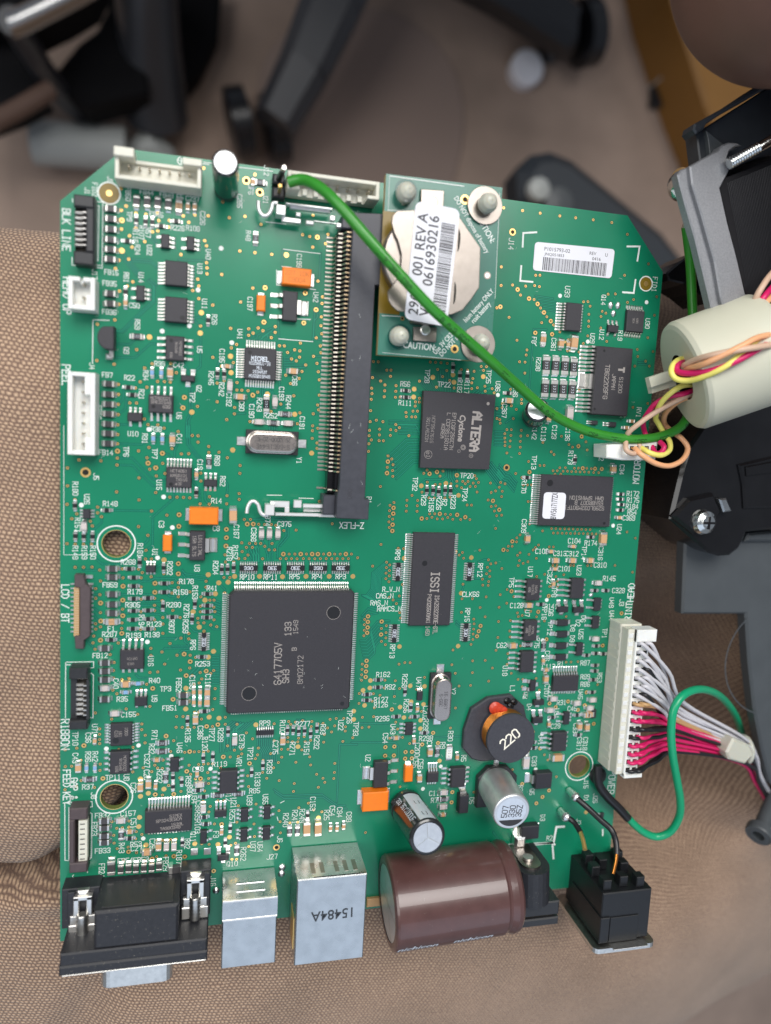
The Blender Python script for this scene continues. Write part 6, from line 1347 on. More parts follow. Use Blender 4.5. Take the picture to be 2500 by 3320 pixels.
# barcode label stuck on the holder
zl = zc+.16; C4_ = [Q('R1', 697, 503, zl), Q('R1', 1172, 598, zl), Q('R2', 1030, 332, zl), Q('R2', 572, 245, zl)]     # corners: top left, top right, bottom right, bottom left
def lab(u_, v_, z=0):    # u: from bottom to top along the long side, v: from the left long side to the right
    a = C4_[3].lerp(C4_[0], u_); b = C4_[2].lerp(C4_[1], u_); p = a.lerp(b, v_); return Vector((p.x, p.y, zl+z))
mb = MB(); LW = (C4_[1]-C4_[0]).length; LH = (C4_[0]-C4_[3]).length
out_ = rrect(0, LH, 0, LW, 1.3, 5); top_ = [lab(a/LH, b/LW) for a, b in out_]; n = len(top_)
mb.add(top_+[p-Vector((0, 0, .15)) for p in top_], [tuple(range(n)), tuple(range(n, 2*n))[::-1]]+[(i, n+i, n+(i+1)%n, (i+1)%n) for i in range(n)], 'paper')
for i, f_ in enumerate(mb.f[:1]): pass
lb = build(mb, 'barcode_label', bat); mb = MB()
rl = random.Random(3); x = .10
while x < .87:
    wd_ = rl.choice((.004, .004, .008, .012)); mb.add([lab(x, .62, .02), lab(x, .93, .02), lab(x+wd_, .93, .02), lab(x+wd_, .62, .02)], [(3, 2, 1, 0)], 'print_black'); x += wd_+rl.choice((.004, .006, .009))
def lt(s, u0, v0, h, sx):
    vs, fs = font_mesh(s, .012); x0 = min(v[0] for v in vs)
    mb.add([lab(u0+(v[0]-x0)*h*sx/LH, v0-v[1]*h/LW, .02) for v in vs], fs, 'print_black')
lt('296', .05, .18, 2.1, .92); lt('001', .385, .18, 2.1, .92); lt('REV A', .605, .18, 2.1, .92); lt('VE', .05, .44, 2.1, .92); lt('061693', .315, .44, 2.1, .92); lt('0216', .675, .44, 2.1, .92)
build(mb, 'label_print', lb)
# pillars and washers
for (c, x, y, c2, x2, y2, washer) in (('R1', 560, 450, 'R1', 640, 350, 0), ('R2', 490, 440, 'R2', 560, 430, 0), ('R1', 1440, 555, 'R1', 1520, 490, 1), ('R2', 1365, 520, 'R2', 1430, 495, 1)):
    b_ = Q(c, x, y, ZB+.3); t_ = Q(c2, x2, y2, ZB+4.6)
    if washer:
        mb = MB(); mb.lathe([(0, 3.9), (.35, 3.95), (.4, 3.9), (.4, 1.5)], (b_.x, b_.y, ZB+.1), (.02, .03, 1), 'clip', 40, cap0=False, cap1=False, smooth=False); build(mb, 'washer', bat)
    mb = MB(); ax = Vector((b_.x*.5+t_.x*.5, b_.y*.5+t_.y*.5, ZB+4.6))-Vector((b_.x, b_.y, ZB)); Lx = ax.length
    mb.lathe([(.3, 1.5), (1.2, 2.0), (2.4, 2.05), (3.6, 1.6), (4.3, .9), (Lx, .1)], (b_.x, b_.y, ZB), ax, 'nylon_clear', 20, cap0=False, cap1=False)
    mb.box(b_.x-.35, b_.x+.35, b_.y-1.9, b_.y-.4, ZB+.3, ZB+3.0, 'nylon_clear', .1); mb.tube([(b_.x, b_.y, .1), (b_.x, b_.y, ZB-1.6)], 1.6, 'nylon_clear', 12); build(mb, 'nylon_pillar', bat)

# ================================================================ wires
def wire(name, pts, r, m_, parent=None, label=None, n=10, seg=7):
    mb = MB(); mb.tube(spline([P(a, b, z) for a, b, z in pts], seg), r, m_, n); return build(mb, name, parent, label)
def wpx(l): return [(a*1.5008, b*1.5008, z) for a, b, z in l]
gw = thing('ground_wire', 'thick green wire with black print arching diagonally over the board', 'green wire', (90, 130, 12))
gpts = [(938, 590, 8.5), (985, 583, 10), (1040, 610, 13), (1100, 665, 15.5), (1200, 780, 17.5), (1300, 893, 18), (1400, 1000, 17.5), (1500, 1090, 16), (1600, 1178, 13.5), (1700, 1268, 10.5), (1780, 1335, 8.5), (1870, 1385, 7), (1960, 1412, 6.5), (2060, 1424, 6.5), (2150, 1412, 6), (2215, 1375, 5), (2240, 1300, 3), (2250, 1150, 2), (2245, 1000, 2), (2238, 850, 3), (2225, 735, 5)]
gs = spline([P(*p) for p in gpts], 10); mb = MB(); mb.tube(gs, 1.12, 'green_wire', 16); build(mb, 'insulation', gw)
# print along the wire
cum = [0]
for i in range(1, len(gs)): cum.append(cum[-1]+(gs[i]-gs[i-1]).length)
def along(s0, ang):
    def f(x, y, z):
        s = s0+x; i = 0
        while i < len(cum)-2 and cum[i+1] < s: i += 1
        t = (s-cum[i])/(cum[i+1]-cum[i]); p = gs[i].lerp(gs[i+1], t); d = (gs[i+1]-gs[i]).normalized()
        up = (Vector((0, 0, 1))-d*d.z).normalized(); sd = d.cross(up); a = ang-y/1.12
        return p+(up*math.cos(a)+sd*math.sin(a))*(1.14+z)
    return f
mb = MB(); T_ = cum[-1]
for k, s in enumerate(('E8921 18 AWG', 'VW-1', 'AWG', 'CSA', 'TEW', '105C', '600V', 'LL84201')):
    s0 = (0, 0, 0, 0, 0, 0, 0, 0)[k]
for s, s0 in (('LL37280 CSA', 30), ('18 AWG 600V', 47), ('FT1', 63), ('16 AWG', 77), ('CSA', 91.5), ('TEW', 97.5), ('105C', 104), ('600V', 111), ('LL8420', 118)):
    text(mb, s, .9, .14, 'wire_ink', along(s0, math.radians(28)), 1.15)
build(mb, 'wire_print', gw)
mb = MB(); a = P(2225, 735, 5); b = P(2232, 705, 7); mb.tube([a, a.lerp(b, .5), b], .8, 'tin', 10, radii=[1.0, .8, .5]); build(mb, 'bare_end', gw)

# ferrite ring on the motor cable
fc = thing('ferrite_core', 'cream cylindrical ferrite ring threaded on the motor wires', 'ferrite ring', (150, 125, 12))
FC = P(2212, 1224, 12); FR = pxr(362, FC); FA = Vector((.87, .38, .27)).normalized(); ri = 5.4; FL = 19.5
mb = MB(); mb.lathe([(0, ri), (0, ri+.05), (0, FR-1.4), (.35, FR-.5), (1.3, FR), (FL-1.3, FR), (FL-.35, FR-.5), (FL, FR-1.4), (FL, ri)], FC, FA, 'ferrite_cream', 64, cap0=False, cap1=False)
mb.lathe([(0, ri), (.4, ri-.3), (FL-.4, ri-.3), (FL, ri)], FC, FA, 'gloss_black', 48, cap0=False, cap1=False); build(mb, 'ring', fc)
mb = MB()
a = P(2112, 1240, 10); b = P(2190, 1222, 13)
for dz, off in ((0, 0), (-1.6, 14)):
    p0 = P(2108+off*.3, 1240+off*1.4, 12+dz); p1 = P(2186+off*.3, 1214+off*1.4, 12+dz); d = (p1-p0); s_ = Vector((-d.y, d.x, 0)).normalized()*1.15; up = Vector((0, 0, 1.6))
    vs = [p0-s_, p0+s_, p1+s_, p1-s_]; vs = [v-up for v in vs]+vs; mb.add(vs, [(3, 2, 1, 0), (4, 5, 6, 7), (0, 1, 5, 4), (1, 2, 6, 5), (2, 3, 7, 6), (3, 0, 4, 7)], 'ferrite_cream')
build(mb, 'latch_tab', fc)

# motor cable
mc = thing('motor_cable', 'yellow, magenta, peach and tan wires with a white plug, looped through the cream ring', 'motor cable', (135, 122, 5))
mb = MB(); pz = 6.5; mb.prism(polyq([('W3', 150, 1640), ('W3', 520, 1615), ('W3', 500, 1752), ('W3', 260, 1752), ('W3', 150, 1735)], pz), .3, pz, 'white_nylon', .25); pg = build(mb, 'plug', mc)
mb = MB()
for x in (330, 380, 435, 490): q = Q('W3', x, 1665, pz); mb.box(q.x-.55, q.x+.55, q.y-.5, q.y+.5, pz, pz+.06, 'print_black'); mb.box(q.x-.3, q.x+.3, q.y-.25, q.y+.25, pz+.061, pz+.1, 'gold')
build(mb, 'contact_window', pg)
def w3(l): return [cp('W3', x, y)+(z,) for x, y, z in l]
IN = [(700, 1235), (745, 1245)]
r = .62
wire('magenta_wire', w3([(530, 1620, 7), (560, 1655, 8.5), (540, 1695, 8.5), (500, 1700, 7.5), (470, 1650, 6), (425, 1560, 4), (410, 1480, 5), (440, 1420, 7), (500, 1345, 9), (600, 1295, 11), (700, 1275, 12.5), (780, 1250, 12)]), r, 'wire_magenta', mc)
wire('tan_wire', w3([(285, 1620, 7), (290, 1680, 8.5), (345, 1705, 8), (390, 1660, 6.5), (330, 1590, 6), (300, 1560, 7), (380, 1490, 9), (480, 1420, 10), (600, 1350, 11), (700, 1300, 12), (790, 1260, 12)]), r, 'wire_tan', mc)
wire('yellow_wire', w3([(400, 1665, 7), (460, 1700, 9), (540, 1715, 9), (598, 1680, 8), (600, 1620, 7), (560, 1560, 5.5), (520, 1490, 5.5), (500, 1440, 7), (540, 1340, 11), (620, 1260, 13.5), (700, 1215, 14), (790, 1210, 13)]), r*1.05, 'wire_yellow', mc)
wire('peach_wire', w3([(350, 1665, 7), (400, 1715, 9), (500, 1775, 9), (600, 1792, 8), (690, 1750, 7), (730, 1670, 6), (690, 1600, 5), (610, 1540, 3), (560, 1480, 3), (580, 1400, 6), (680, 1320, 10), (790, 1290, 12)]), r*1.05, 'wire_peach', mc)
TOPZ = 27.5
wire('yellow_wire', w3([(760, 1040, 12.5), (690, 1025, 15.5), (630, 1060, 17), (612, 1120, 18), (650, 1170, 19), (740, 1180, 21), (850, 1150, 24), (1000, 1080, 27), (1150, 960, 27.5), (1250, 870, 27), (1400, 790, 24), (1600, 700, 20)]), r*1.05, 'wire_yellow', mc)
wire('magenta_wire', w3([(760, 1060, 12.5), (700, 1045, 15.5), (655, 1075, 17.5), (660, 1115, 18.5), (740, 1130, 21), (900, 1110, 25), (1060, 1050, 27.5), (1200, 975, 28), (1330, 900, 27), (1450, 860, 24)]), r*1.1, 'wire_magenta', mc)
wire('peach_wire', w3([(780, 1080, 13), (720, 1085, 17), (740, 1090, 20), (850, 1060, 25), (1000, 990, 28), (1120, 930, 29), (1240, 870, 28.5), (1400, 840, 26), (1600, 800, 22)]), r*1.05, 'wire_peach', mc)
wire('tan_wire', w3([(760, 1090, 13), (700, 1080, 17.5), (780, 1035, 22), (900, 1000, 26), (1050, 970, 28.5), (1200, 945, 29.5), (1330, 925, 28.5), (1500, 900, 25)]), r*1.1, 'wire_tan', mc)
for m_, n_, (xa, ya), (xb, yb) in (('wire_tan', 'tan_wire', (1175, 660), (1345, 400)), ('wire_magenta', 'magenta_wire', (1205, 690), (1350, 500)), ('wire_peach', 'peach_wire', (1225, 715), (1360, 555)), ('wire_yellow', 'yellow_wire', (1245, 755), (1370, 620))):
    wire(n_, w3([(xa-130, ya+110, 16), (xa, ya, 20), ((xa+xb)/2-8, (ya+yb)/2-4, 22), (xb, yb, 20), (xb+200, yb-180, 16)]), r*1.1, m_, mc)

# ================================================================ stepper motor with its metal frame, upper right
mo = thing('stepper_motor', 'grey cast metal motor frame with black laminated core and a long screw', 'motor', (155, 175, 10))
def pq(c, pts, z): return [tuple(Q(c, x, y, z)[:2]) for x, y in pts]
mb = MB(); z = 17.0
mb.prism(pq('W2', [(380, 935), (470, 880), (560, 830), (640, 790), (670, 745), (730, 722), (800, 725), (850, 750), (790, 760), (735, 800), (715, 860), (712, 930), (738, 965), (700, 1040), (652, 1130), (665, 1190), (720, 1440), (800, 1740), (880, 2080), (930, 2115), (960, 2300), (720, 2330), (655, 2110), (600, 1790), (480, 1360), (400, 1100)], z), z-3, z, 'cast', .3)
mb.prism(pq('W2', [(270, 1010), (300, 965), (385, 935), (405, 1100), (485, 1362), (604, 1792), (660, 2112), (730, 2335), (600, 2330), (560, 2150), (430, 1600), (335, 1270), (285, 1080)], z-1.2), z-3.5, z-1.2, 'cast', .3)
build(mb, 'end_frame', mo)
mb = MB(); zz = 15.6; mb.prism(pq('W2', [(648, 1128), (700, 1040), (1200, 850), (1250, 2000), (940, 2120), (880, 2085), (720, 1445)], zz), 4, zz, 'lamination'); core = build(mb, 'laminated_core', mo)
mb = MB()
for i in range(34):
    t = i/33; a = (715+t*470, 1085-t*190); b = (905+t*420, 2075-t*60)
    a = Q('W2', *a, zz); b = Q('W2', *b, zz); mb.tube([a, b], .17, 'lamination', 5, caps=False)
build(mb, 'lamination_edges', core, kind='stuff')
mb = MB(); z2 = 13; mb.prism(pq('W2', [(440, 640), (500, 600), (1105, 215), (1250, 130), (1300, 800), (1000, 860), (740, 960), (700, 900), (640, 800), (560, 850), (470, 890)], z2), z2-4, z2, 'dark_abs', .3)
mb.prism(pq('W2', [(410, 605), (425, 552), (700, 400), (900, 265), (1080, 150), (1200, 90), (1230, 150), (1090, 220), (900, 330), (720, 430), (530, 555), (510, 600), (440, 645)], z2+3), z2-1, z2+3, 'dark_abs', .35); mb.prism(pq('W2', [(525, 615), (690, 745), (560, 835), (545, 700)], z2+1.2), z2, z2+1.2, 'grey_abs', .1)
cv = build(mb, 'plastic_cover', mo)
mb = MB(); a = Q('W2', 728, 920, 18.5); b = Q('W2', 985, 775, 19.5); c_ = Q('W2', 1260, 610, 21); N_ = 46
mb.tube([a.lerp(b, i/N_) for i in range(N_+1)], 1, 'bolt', 14, radii=[1.28 if i % 4 in (1, 2) else 1.05 for i in range(N_+1)]); mb.tube([b, c_], 1.1, 'bolt', 14); build(mb, 'long_screw', mo)
mb = MB(); a = Q('W2', 292, 1120, 12.0); ax = (Q('W2', 240, 1140, 12.0)-a).normalized(); mb.lathe([(-.5, 3.2), (0, 3.2), (.5, 3.1), (1.3, 2.7), (2.0, 1.8), (2.5, .05)], a, ax, 'bolt', 28, cap0=True, cap1=False)
mb.lathe([(-1.0, 3.8), (-.5, 3.8)], a, ax, 'kapton', 28); build(mb, 'screw_head', mo)
mb = MB(); mb.prism(pq('W2', [(560, 700), (640, 640), (1130, 330), (1400, 200), (1350, 2150), (960, 2250), (880, 1700), (760, 1200)], 3), -2, 3, 'dark_abs', .5); build(mb, 'rear_cover', mo)
mb = MB(); mb.prism(pq('W2', [(168, 1895), (290, 1790), (395, 1715), (470, 1800), (560, 2160), (440, 2060), (325, 1990), (190, 1960)], -3), -14, -3, 'gloss_black', .4); build(mb, 'switch_housing', mo)

# ================================================================ printer chassis on the right
ch = thing('printer_chassis', 'glossy black and dark grey plastic printer chassis on the right', 'printer part', (165, 80, -5))
mb = MB(); z = 1.5
mb.prism(pq('W5', [(470, 480), (520, 330), (640, 150), (800, -60), (1000, -330), (1350, -420), (1400, 930), (1106, 925), (940, 940), (915, 1000), (885, 1060), (820, 1108), (740, 1115), (680, 1095), (640, 1070), (520, 970), (385, 850), (398, 780)], z), -16, z, 'gloss_black', .8)
mb.prism(pq('W5', [(860, 455), (1110, 395), (1400, 350), (1400, 760), (900, 770), (890, 600)], z-.0), z-2, z+.9, 'gloss_black', .5); mb.prism(pq('W5', [(400, 830), (520, 700), (700, 660), (760, 790), (700, 900), (560, 960)], z+1.6), z, z+1.6, 'gloss_black', .8)
mb.prism(pq('W5', [(930, 470), (1400, 380), (1400, 480), (935, 540)], z+1.5), z, z+1.5, 'gloss_black', .3)
bk = build(mb, 'black_frame', ch)
mb = MB(); q = Q('W5', 625, 868, z+2.0); rr = pxr(84, q); mb.lathe([(0, rr), (.5, rr), (1.5, rr*.86), (2.3, rr*.55), (2.6, .05)], (q.x, q.y, z+1.5), (.05, .0, 1), 'bolt', 32, cap0=False, cap1=False)
mb.box(q.x-1.6, q.x+1.6, q.y-.28, q.y+.28, z+3.9, z+4.16, 'gloss_black'); mb.box(q.x-.28, q.x+.28, q.y-1.6, q.y+1.6, z+3.9, z+4.165, 'gloss_black'); build(mb, 'screw', bk)
mb = MB(); mb.prism(pq('W5', [(738, 705), (790, 697), (830, 790), (770, 800)], z+2.6), z+.5, z+2.6, 'shield', .4); build(mb, 'metal_clip', bk)
mb = MB(); z = -6.0
mb.prism(pq('W5', [(492, 940), (470, 1530), (925, 1530), (935, 1690), (950, 1900), (985, 2212), (1040, 2500), (1110, 2750), (1700, 3200), (1700, 900)], z), z-3.5, z, 'grey_abs', .6)
q = Q('W5', 1130, 1860, z); mb.disc(q, pxr(370, q), z+.02, 'grey_abs', 48, pxr(370, q)-.35); mb.prism(pq('W5', [(925, 1010), (950, 950), (1150, 930), (1150, 1010)], z+2), z, z+2, 'grey_abs', .7)
build(mb, 'grey_plate', ch)
mb = MB(); a = P(2458, 2711, -2); ax = Vector((.75, .45, -.5)).normalized(); rr = pxr(84, a)
mb.lathe([(3, rr*.45), (0, rr*.45), (-.05, rr*.52), (0, rr*.68), (.1, rr*.8), (0, rr*.92), (.5, rr), (2.5, rr), (2.6, rr*.6), (40, rr*.6)], a, ax, 'grey_abs', 32, cap0=False); mb.lathe([(2.9, rr*.46), (3.0, .02)], a, ax, 'hole', 20, cap0=False, cap1=False); build(mb, 'hollow_shaft', ch)

# ================================================================ print-head cable
hc = thing('print_head_cable', 'white, red and black wires fanning from a cream plug to a nylon tie', 'cable bundle', (140, 55, 8))
mb = MB(); zt = 9.2
mb.box(hx0+.2, hx1-.1, hy0+.4, hy1-.5, 5.42, 8.4, 'cream_nylon', .15); mb.box(hx0+1.9, hx1-.1, hy0+.3, hy1-.4, 8.4, zt, 'white_nylon', .1)
mb.box(hx0+1.9, hx1+1.6, hy1-3.4, hy1-.3, 6.0, zt+.4, 'white_nylon', .2); mb.box(hx0+1.9, hx1+1.2, hy0-.2, hy0+.8, 6.0, zt+.4, 'white_nylon', .2)
pl_ = build(mb, 'plug', hc); mb = MB()
for i in range(17):
    yy = hy0+1.3+i*2.14
    mb.box(hx0+.35, hx0+1.6, yy, yy+1.1, 8.4, 8.5, 'white_nylon', .05)
    for k in (0, 1): mb.box(hx0+2.3+k*1.7, hx0+3.4+k*1.7, yy, yy+1.2, zt, zt+.02, 'hole' if i < 16 else 'pale_grey')
build(mb, 'wire_slots', pl_)
cw = ['K', 'M', 'M', 'M', 'K', 'K', 'M', 'M', 'Y', 'W', 'W', 'W', 'W', 'W', 'W', 'W']      # from the bottom
nm = {'W': ('white_wire', 'wire_white'), 'M': ('red_wire', 'wire_magenta'), 'K': ('black_wire', 'wire_black'), 'Y': ('yellow_wire', 'kapton')}
rw = random.Random(5)
tie = P(2400, 2425, -6)
for i in range(16):
    yy = hy0+1.9+i*2.14; k_ = cw[i]
    for k in (0, 1):
        if i == 14 and k: continue
        kk = k_ if not (k == 1 and k_ == 'W' and i in (9, 12)) else 'K'
        if k_ == 'K' and k == 1: kk = 'M' if i == 4 else 'K'
        s = Vector((hx0+2.85+k*1.7, yy, zt-.5)); off = (i-7.5)/7.5; jx, jy, jz = rw.uniform(-1, 1), rw.uniform(-1, 1), rw.uniform(-1, 1)
        sp = Vector((tie.x-1+jx*1.1, tie.y+off*3.4+jy*.6, tie.z+1.5+jz*1.6+k*.8))
        if k_ == 'W': mid = Vector((hx1+7+jx*.6, yy+(tie.y-yy)*.22-.6*k, 8.2-k*1.2-i*.05)); mid2 = Vector((hx1+15+jx, yy+(tie.y-yy)*.58+off*1.5+1.5, 3.2-k+jz*.5))
        else: mid = Vector((hx1+6+jx*.6, yy+(tie.y-yy)*.10+(1.2 if i < 4 else 0), 7.6-k*1.2)); mid2 = Vector((hx1+14+jx, yy+(tie.y-yy)*.5+3.2+jy*.4, 4.2-k+jz*.5))
        end = P(2520, 2640, -16)+Vector((0, off*2.4+jy*.5, jz*1.5+k)); e1 = P(2450, 2520, -10)+Vector((jx*.3, off*2.0+jy*.5, jz+k))
        mb = MB(); mb.tube(spline([s, s+Vector((.9+.4*k, 0, 1.5)), mid, mid2, sp, e1, end], 6), .48, nm[kk][1], 8); build(mb, nm[kk][0], hc)
ct = MB(); a = tie+Vector((.5, 0, 1)); 
ct.tube([a+Vector((0, math.cos(t)*3.6, math.sin(t)*3.2)) for t in [i*2*math.pi/24 for i in range(25)]], .7, 'nylon_clear', 8, caps=False)
ctq = pq('W4', [(985, 1350), (1075, 1390), (1100, 1440), (1050, 1495), (960, 1470), (945, 1430)], 3)
ct.prism(ctq, -1.5, 3, 'nylon_clear', .5); tag(build(ct, 'cable_tie'), 'translucent nylon cable tie round the white, red and black wires', 'cable tie')

# turquoise earth wire with a black sleeve
ew = thing('earth_wire', 'turquoise green wire curling in a loop beside the lower right corner', 'green wire', (150, 40, 2))
def w4(l): return [cp('W4', x, y)+(z,) for x, y, z in l]
wire('insulation', w4([(380, 1760, 2), (430, 1820, 2), (500, 1875, 2), (570, 1893, 2.5), (640, 1860, 4), (685, 1780, 6), (690, 1690, 8), (672, 1580, 10), (648, 1440, 12), (640, 1310, 13), (655, 1190, 13), (710, 1110, 12), (800, 1080, 9), (890, 1105, 4), (960, 1170, -4), (1010, 1260, -12), (1050, 1400, -24)]), 1.0, 'teal_wire', ew, n=14)
wire('heat_shrink_sleeve', w4([(235, 1500, 1.5), (240, 1600, 2.2), (285, 1670, 2.6), (345, 1730, 2.4), (400, 1790, 2)]), 1.15, 'wire_black', ew, n=12)
mb = MB(); q = cp('W4', 240, 1560); a = P(*q, 1); mb.lathe([(0, 2.2), (.8, 2.3), (1.6, 1.8), (2.2, .6), (2.3, .02)], (a.x, a.y, 0), (0, 0, 1), 'wire_black', 16, cap0=False, cap1=False); build(mb, 'sealant', ew)
# two link wires from the board to the switch
lw = thing('link_wire', 'short black-sleeved wire from the upper solder post to the power switch', 'link wire', (130, 20, 3), group='link wires to the power switch')
wire('sleeve', w4([(112, 1675, 3.5), (170, 1725, 5.5), (250, 1800, 7.5), (310, 1855, 9), (335, 1920, 11), (340, 1990, 12.5)]), .75, 'wire_black', lw, n=12)
wire('copper_end', w4([(340, 1975, 12.3), (335, 2030, 13), (320, 2095, 13.5)]), .45, 'copper', lw); sj = MB(); q = P(1866, 2584, 3.2); sj.lathe([(-3, .9), (-1, 1.1), (0, 1.25), (.7, 1.0), (1.1, .5), (1.2, .02)], q, (.1, -.1, 1), 'solder', 16, cap0=False, cap1=False); build(sj, 'solder_joint', lw)
lw = thing('link_wire', 'short gold and brown wire from the lower solder post to the power switch', 'link wire', (124, 18, 3), group='link wires to the power switch')
wire('sleeve', w4([(60, 1782, 3.0), (105, 1815, 4.5), (140, 1870, 7)]), .7, 'wire_black', lw, n=12)
wire('copper_end', w4([(138, 1865, 6.8), (152, 1905, 9), (165, 1965, 11.5)]), .55, 'gold', lw); sj = MB(); q = P(1835, 2648, 2.8); sj.lathe([(-2.6, 1.0), (-1, 1.2), (0, 1.3), (.7, 1.05), (1.1, .5), (1.2, .02)], q, (.1, -.1, 1), 'solder', 16, cap0=False, cap1=False); build(sj, 'solder_joint', lw)

# ================================================================ the lap
def gs_(x, y, cx_, cy_, sx_, sy_, rot=0.0):
    c, s = math.cos(rot), math.sin(rot); dx, dy = x-cx_, y-cy_; a = dx*c+dy*s; b = -dx*s+dy*c
    return math.exp(-(a*a/(2*sx_*sx_)+b*b/(2*sy_*sy_)))
def sm(a, b, x): t = max(0, min(1, (x-a)/(b-a))); return t*t*(3-2*t)
def lap_z(x, y):
    z = -3.6
    z -= .0016*max(0, x-25)**2*sm(20, 60, y)*(1-sm(95, 150, x)) if x < 95 else (.0016*70**2*sm(20, 60, y))*(1-sm(95, 160, x)*.45)
    z -= 80*gs_(x, y, 164, 30, 20, 24)
    z -= 12*sm(125, 150, x)*sm(40, 80, y)*(1-sm(170, 190, x)*.5)
    z -= 10*gs_(x, y, 8, 21, 18, 2.2, math.radians(38)) + 40*gs_(x, y, -36, 9.0, 42, 2.3, math.radians(-3)) + 5*gs_(x, y, -30, 13, 40, 6) + 14*gs_(x, y, 24, 31, 9, 6, .7)
    z -= 3.5*sm(13, 8, y)*sm(15, -5, x) - 0
    z -= 3.5*gs_(x, y, 6, -26, 4, 22, math.radians(-28))
    z -= 7*sm(8, -6, y)+ .0035*max(0, -y-8)**2
    z += 1.3*math.sin(x*.045+y*.02+1)*sm(0, -30, y)
    z -= 8*sm(150-25*sm(-12, 25, y), 240, x)*sm(80, 25, y)
    z -= .0009*max(0, x-110)**2*sm(10, -20, y)
    z -= .0022*max(0, -x-5)**2
    y0 = 121+10*sm(110, 170, x); R_ = 42; d = y-y0
    if d > 0: z -= (R_-math.sqrt(R_*R_-d*d)) if d < R_*.985 else R_*.83+(d-R_*.985)*9
    z += .5*math.sin(x*.11+y*.05)*math.sin(y*.09)
    return z
pe = thing('person', "seated person's lap in brown woven trousers, with a hand at the upper right corner", 'person', (70, 60, -10))
mb = MB(); xs = [-80+i*1.7 for i in range(250)]; ys = [-100+j*1.05 for j in range(290)]
vs = [(x, y, max(lap_z(x, y), -420)) for y in ys for x in xs]; W_ = len(xs)
mb.add(vs, [(j*W_+i, j*W_+i+1, (j+1)*W_+i+1, (j+1)*W_+i) for j in range(len(ys)-1) for i in range(W_-1)], 'trouser', True)
build(mb, 'trousers', pe)
# hand: its palm edge comes into the corner, the fingers close round the motor cover outside the frame
hb = MB(); K = P(2610, -190, 34)
def limb(pts, rr): 
    hb.tube(spline(pts, 5), 1, 'skin', 20, radii=[rr[min(int(i/5), len(rr)-1)]+(rr[min(int(i/5)+1, len(rr)-1)]-rr[min(int(i/5), len(rr)-1)])*(i % 5)/5 for i in range((len(pts)-1)*5+1)])
def ball(c_, r_): hb.lathe([(-r_*math.cos(a), max(.02, r_*math.sin(a))) for a in [math.pi*k/12 for k in range(13)]], c_, (0, 0, 1), 'skin', 24, cap0=False, cap1=False)
V = Vector
limb([K+V((95, 100, 10)), K+V((60, 62, 6)), K+V((30, 30, 2)), K+V((6, 6, 0))], [27, 22, 25, 23]); ball(K, 24.5); ball(K+V((24, 2, -2)), 24); ball(K+V((44, 14, -3)), 22)
for (a_, b_, ln, r_) in ((V((16, -16, 0)), V((.25, -1, .0)), 50, 9.5), (V((34, -14, -1)), V((.35, -1, 0)), 54, 9.8), (V((50, -6, -2)), V((.45, -.95, 0)), 50, 9.2), (V((62, 6, -3)), V((.6, -.8, 0)), 40, 8.0)):
    p = K+a_; d = b_.normalized(); pts = [p]; 
    for k_, f_ in enumerate((.42, .32, .26)): p = p+d*ln*f_; pts.append(p); d = (d+V((-.05, 0, -.75))).normalized()
    limb(pts, [r_, r_*.92, r_*.86, r_*.62]); ball(pts[-1], r_*.66)
pts = [K+V((-4, 16, 0)), K+V((-18, 34, -4)), K+V((-30, 46, -10)), K+V((-38, 52, -18))]; limb(pts, [13, 11, 10, 7.5]); ball(pts[-1], 7.8)
ho = build(hb, 'hand', pe); rm = ho.modifiers.new('remesh', 'REMESH'); rm.mode = 'VOXEL'; rm.voxel_size = .0014; rm.use_smooth_shade = True
sm_ = ho.modifiers.new('smooth', 'SMOOTH'); sm_.factor = .6; sm_.iterations = 14

# ================================================================ the blurred room below
FZ = -470.0
mb = MB(); mb.add([(-3000, -2500, FZ), (3000, -2500, FZ), (3000, 4000, FZ), (-3000, 4000, FZ)], [(0, 1, 2, 3)], 'carpet'); build(mb, 'floor', None, kind='structure')
def fp(x, y, z=0): return P(x, y, FZ+z)
mb = MB(); c_ = fp(1175, 450); mb.prism([(c_.x+(88+6*math.sin(3*t))*math.cos(t), c_.y+(110+8*math.sin(2*t+1))*math.sin(t)) for t in [i*math.pi/18 for i in range(36)]], FZ+.5, FZ+3, 'floor_shade', 1); tag(build(mb, 'carpet_shade'), 'soft darker patch on the carpet, a thin sheet standing in for shade', 'shade patch')  # soft shadow on the carpet, drawn as a thin darker sheet
mb = MB(); a = fp(2020, -80, 0); b = fp(2300, 1000, 0); mb.prism([tuple(fp(x, y)[:2]) for x, y in ((1970, -250), (2050, 120), (2150, 420), (2290, 760), (2700, 1500), (3600, 900), (3000, -600))], FZ+1, FZ+60, 'wood', 3); tag(build(mb, 'wooden_cabinet'), 'amber brown wooden furniture panel behind the motor', 'wooden panel')
# office chair
oc = thing('office_chair', 'black office chair with a star base on castors', 'office chair', tuple(fp(1250, -420, 40)))
def leg(name, pts, w_, h_, m_, par, lab=None):
    mb = MB(); n = len(pts)
    for i in range(n-1):
        a = P(*pts[i]); b = P(*pts[i+1]); d = (b-a); s_ = Vector((-d.y, d.x, 0)).normalized()
        wa = w_*(1-.35*i/(n-1)) ; wb = w_*(1-.35*(i+1)/(n-1)); prof = [(-1, -.5), (-1, .2), (-.55, .5), (.55, .5), (1, .2), (1, -.5)]
        r1 = [a+s_*p[0]*wa/2+Vector((0, 0, p[1]*h_)) for p in prof]; r2 = [b+s_*p[0]*wb/2+Vector((0, 0, p[1]*h_)) for p in prof]; k = len(prof)
        mb.add(r1+r2, [(j, (j+1)%k, k+(j+1)%k, k+j) for j in range(k)]+[tuple(range(k, 2*k)), tuple(range(k))[::-1]], m_)
    return build(mb, name, par, lab)
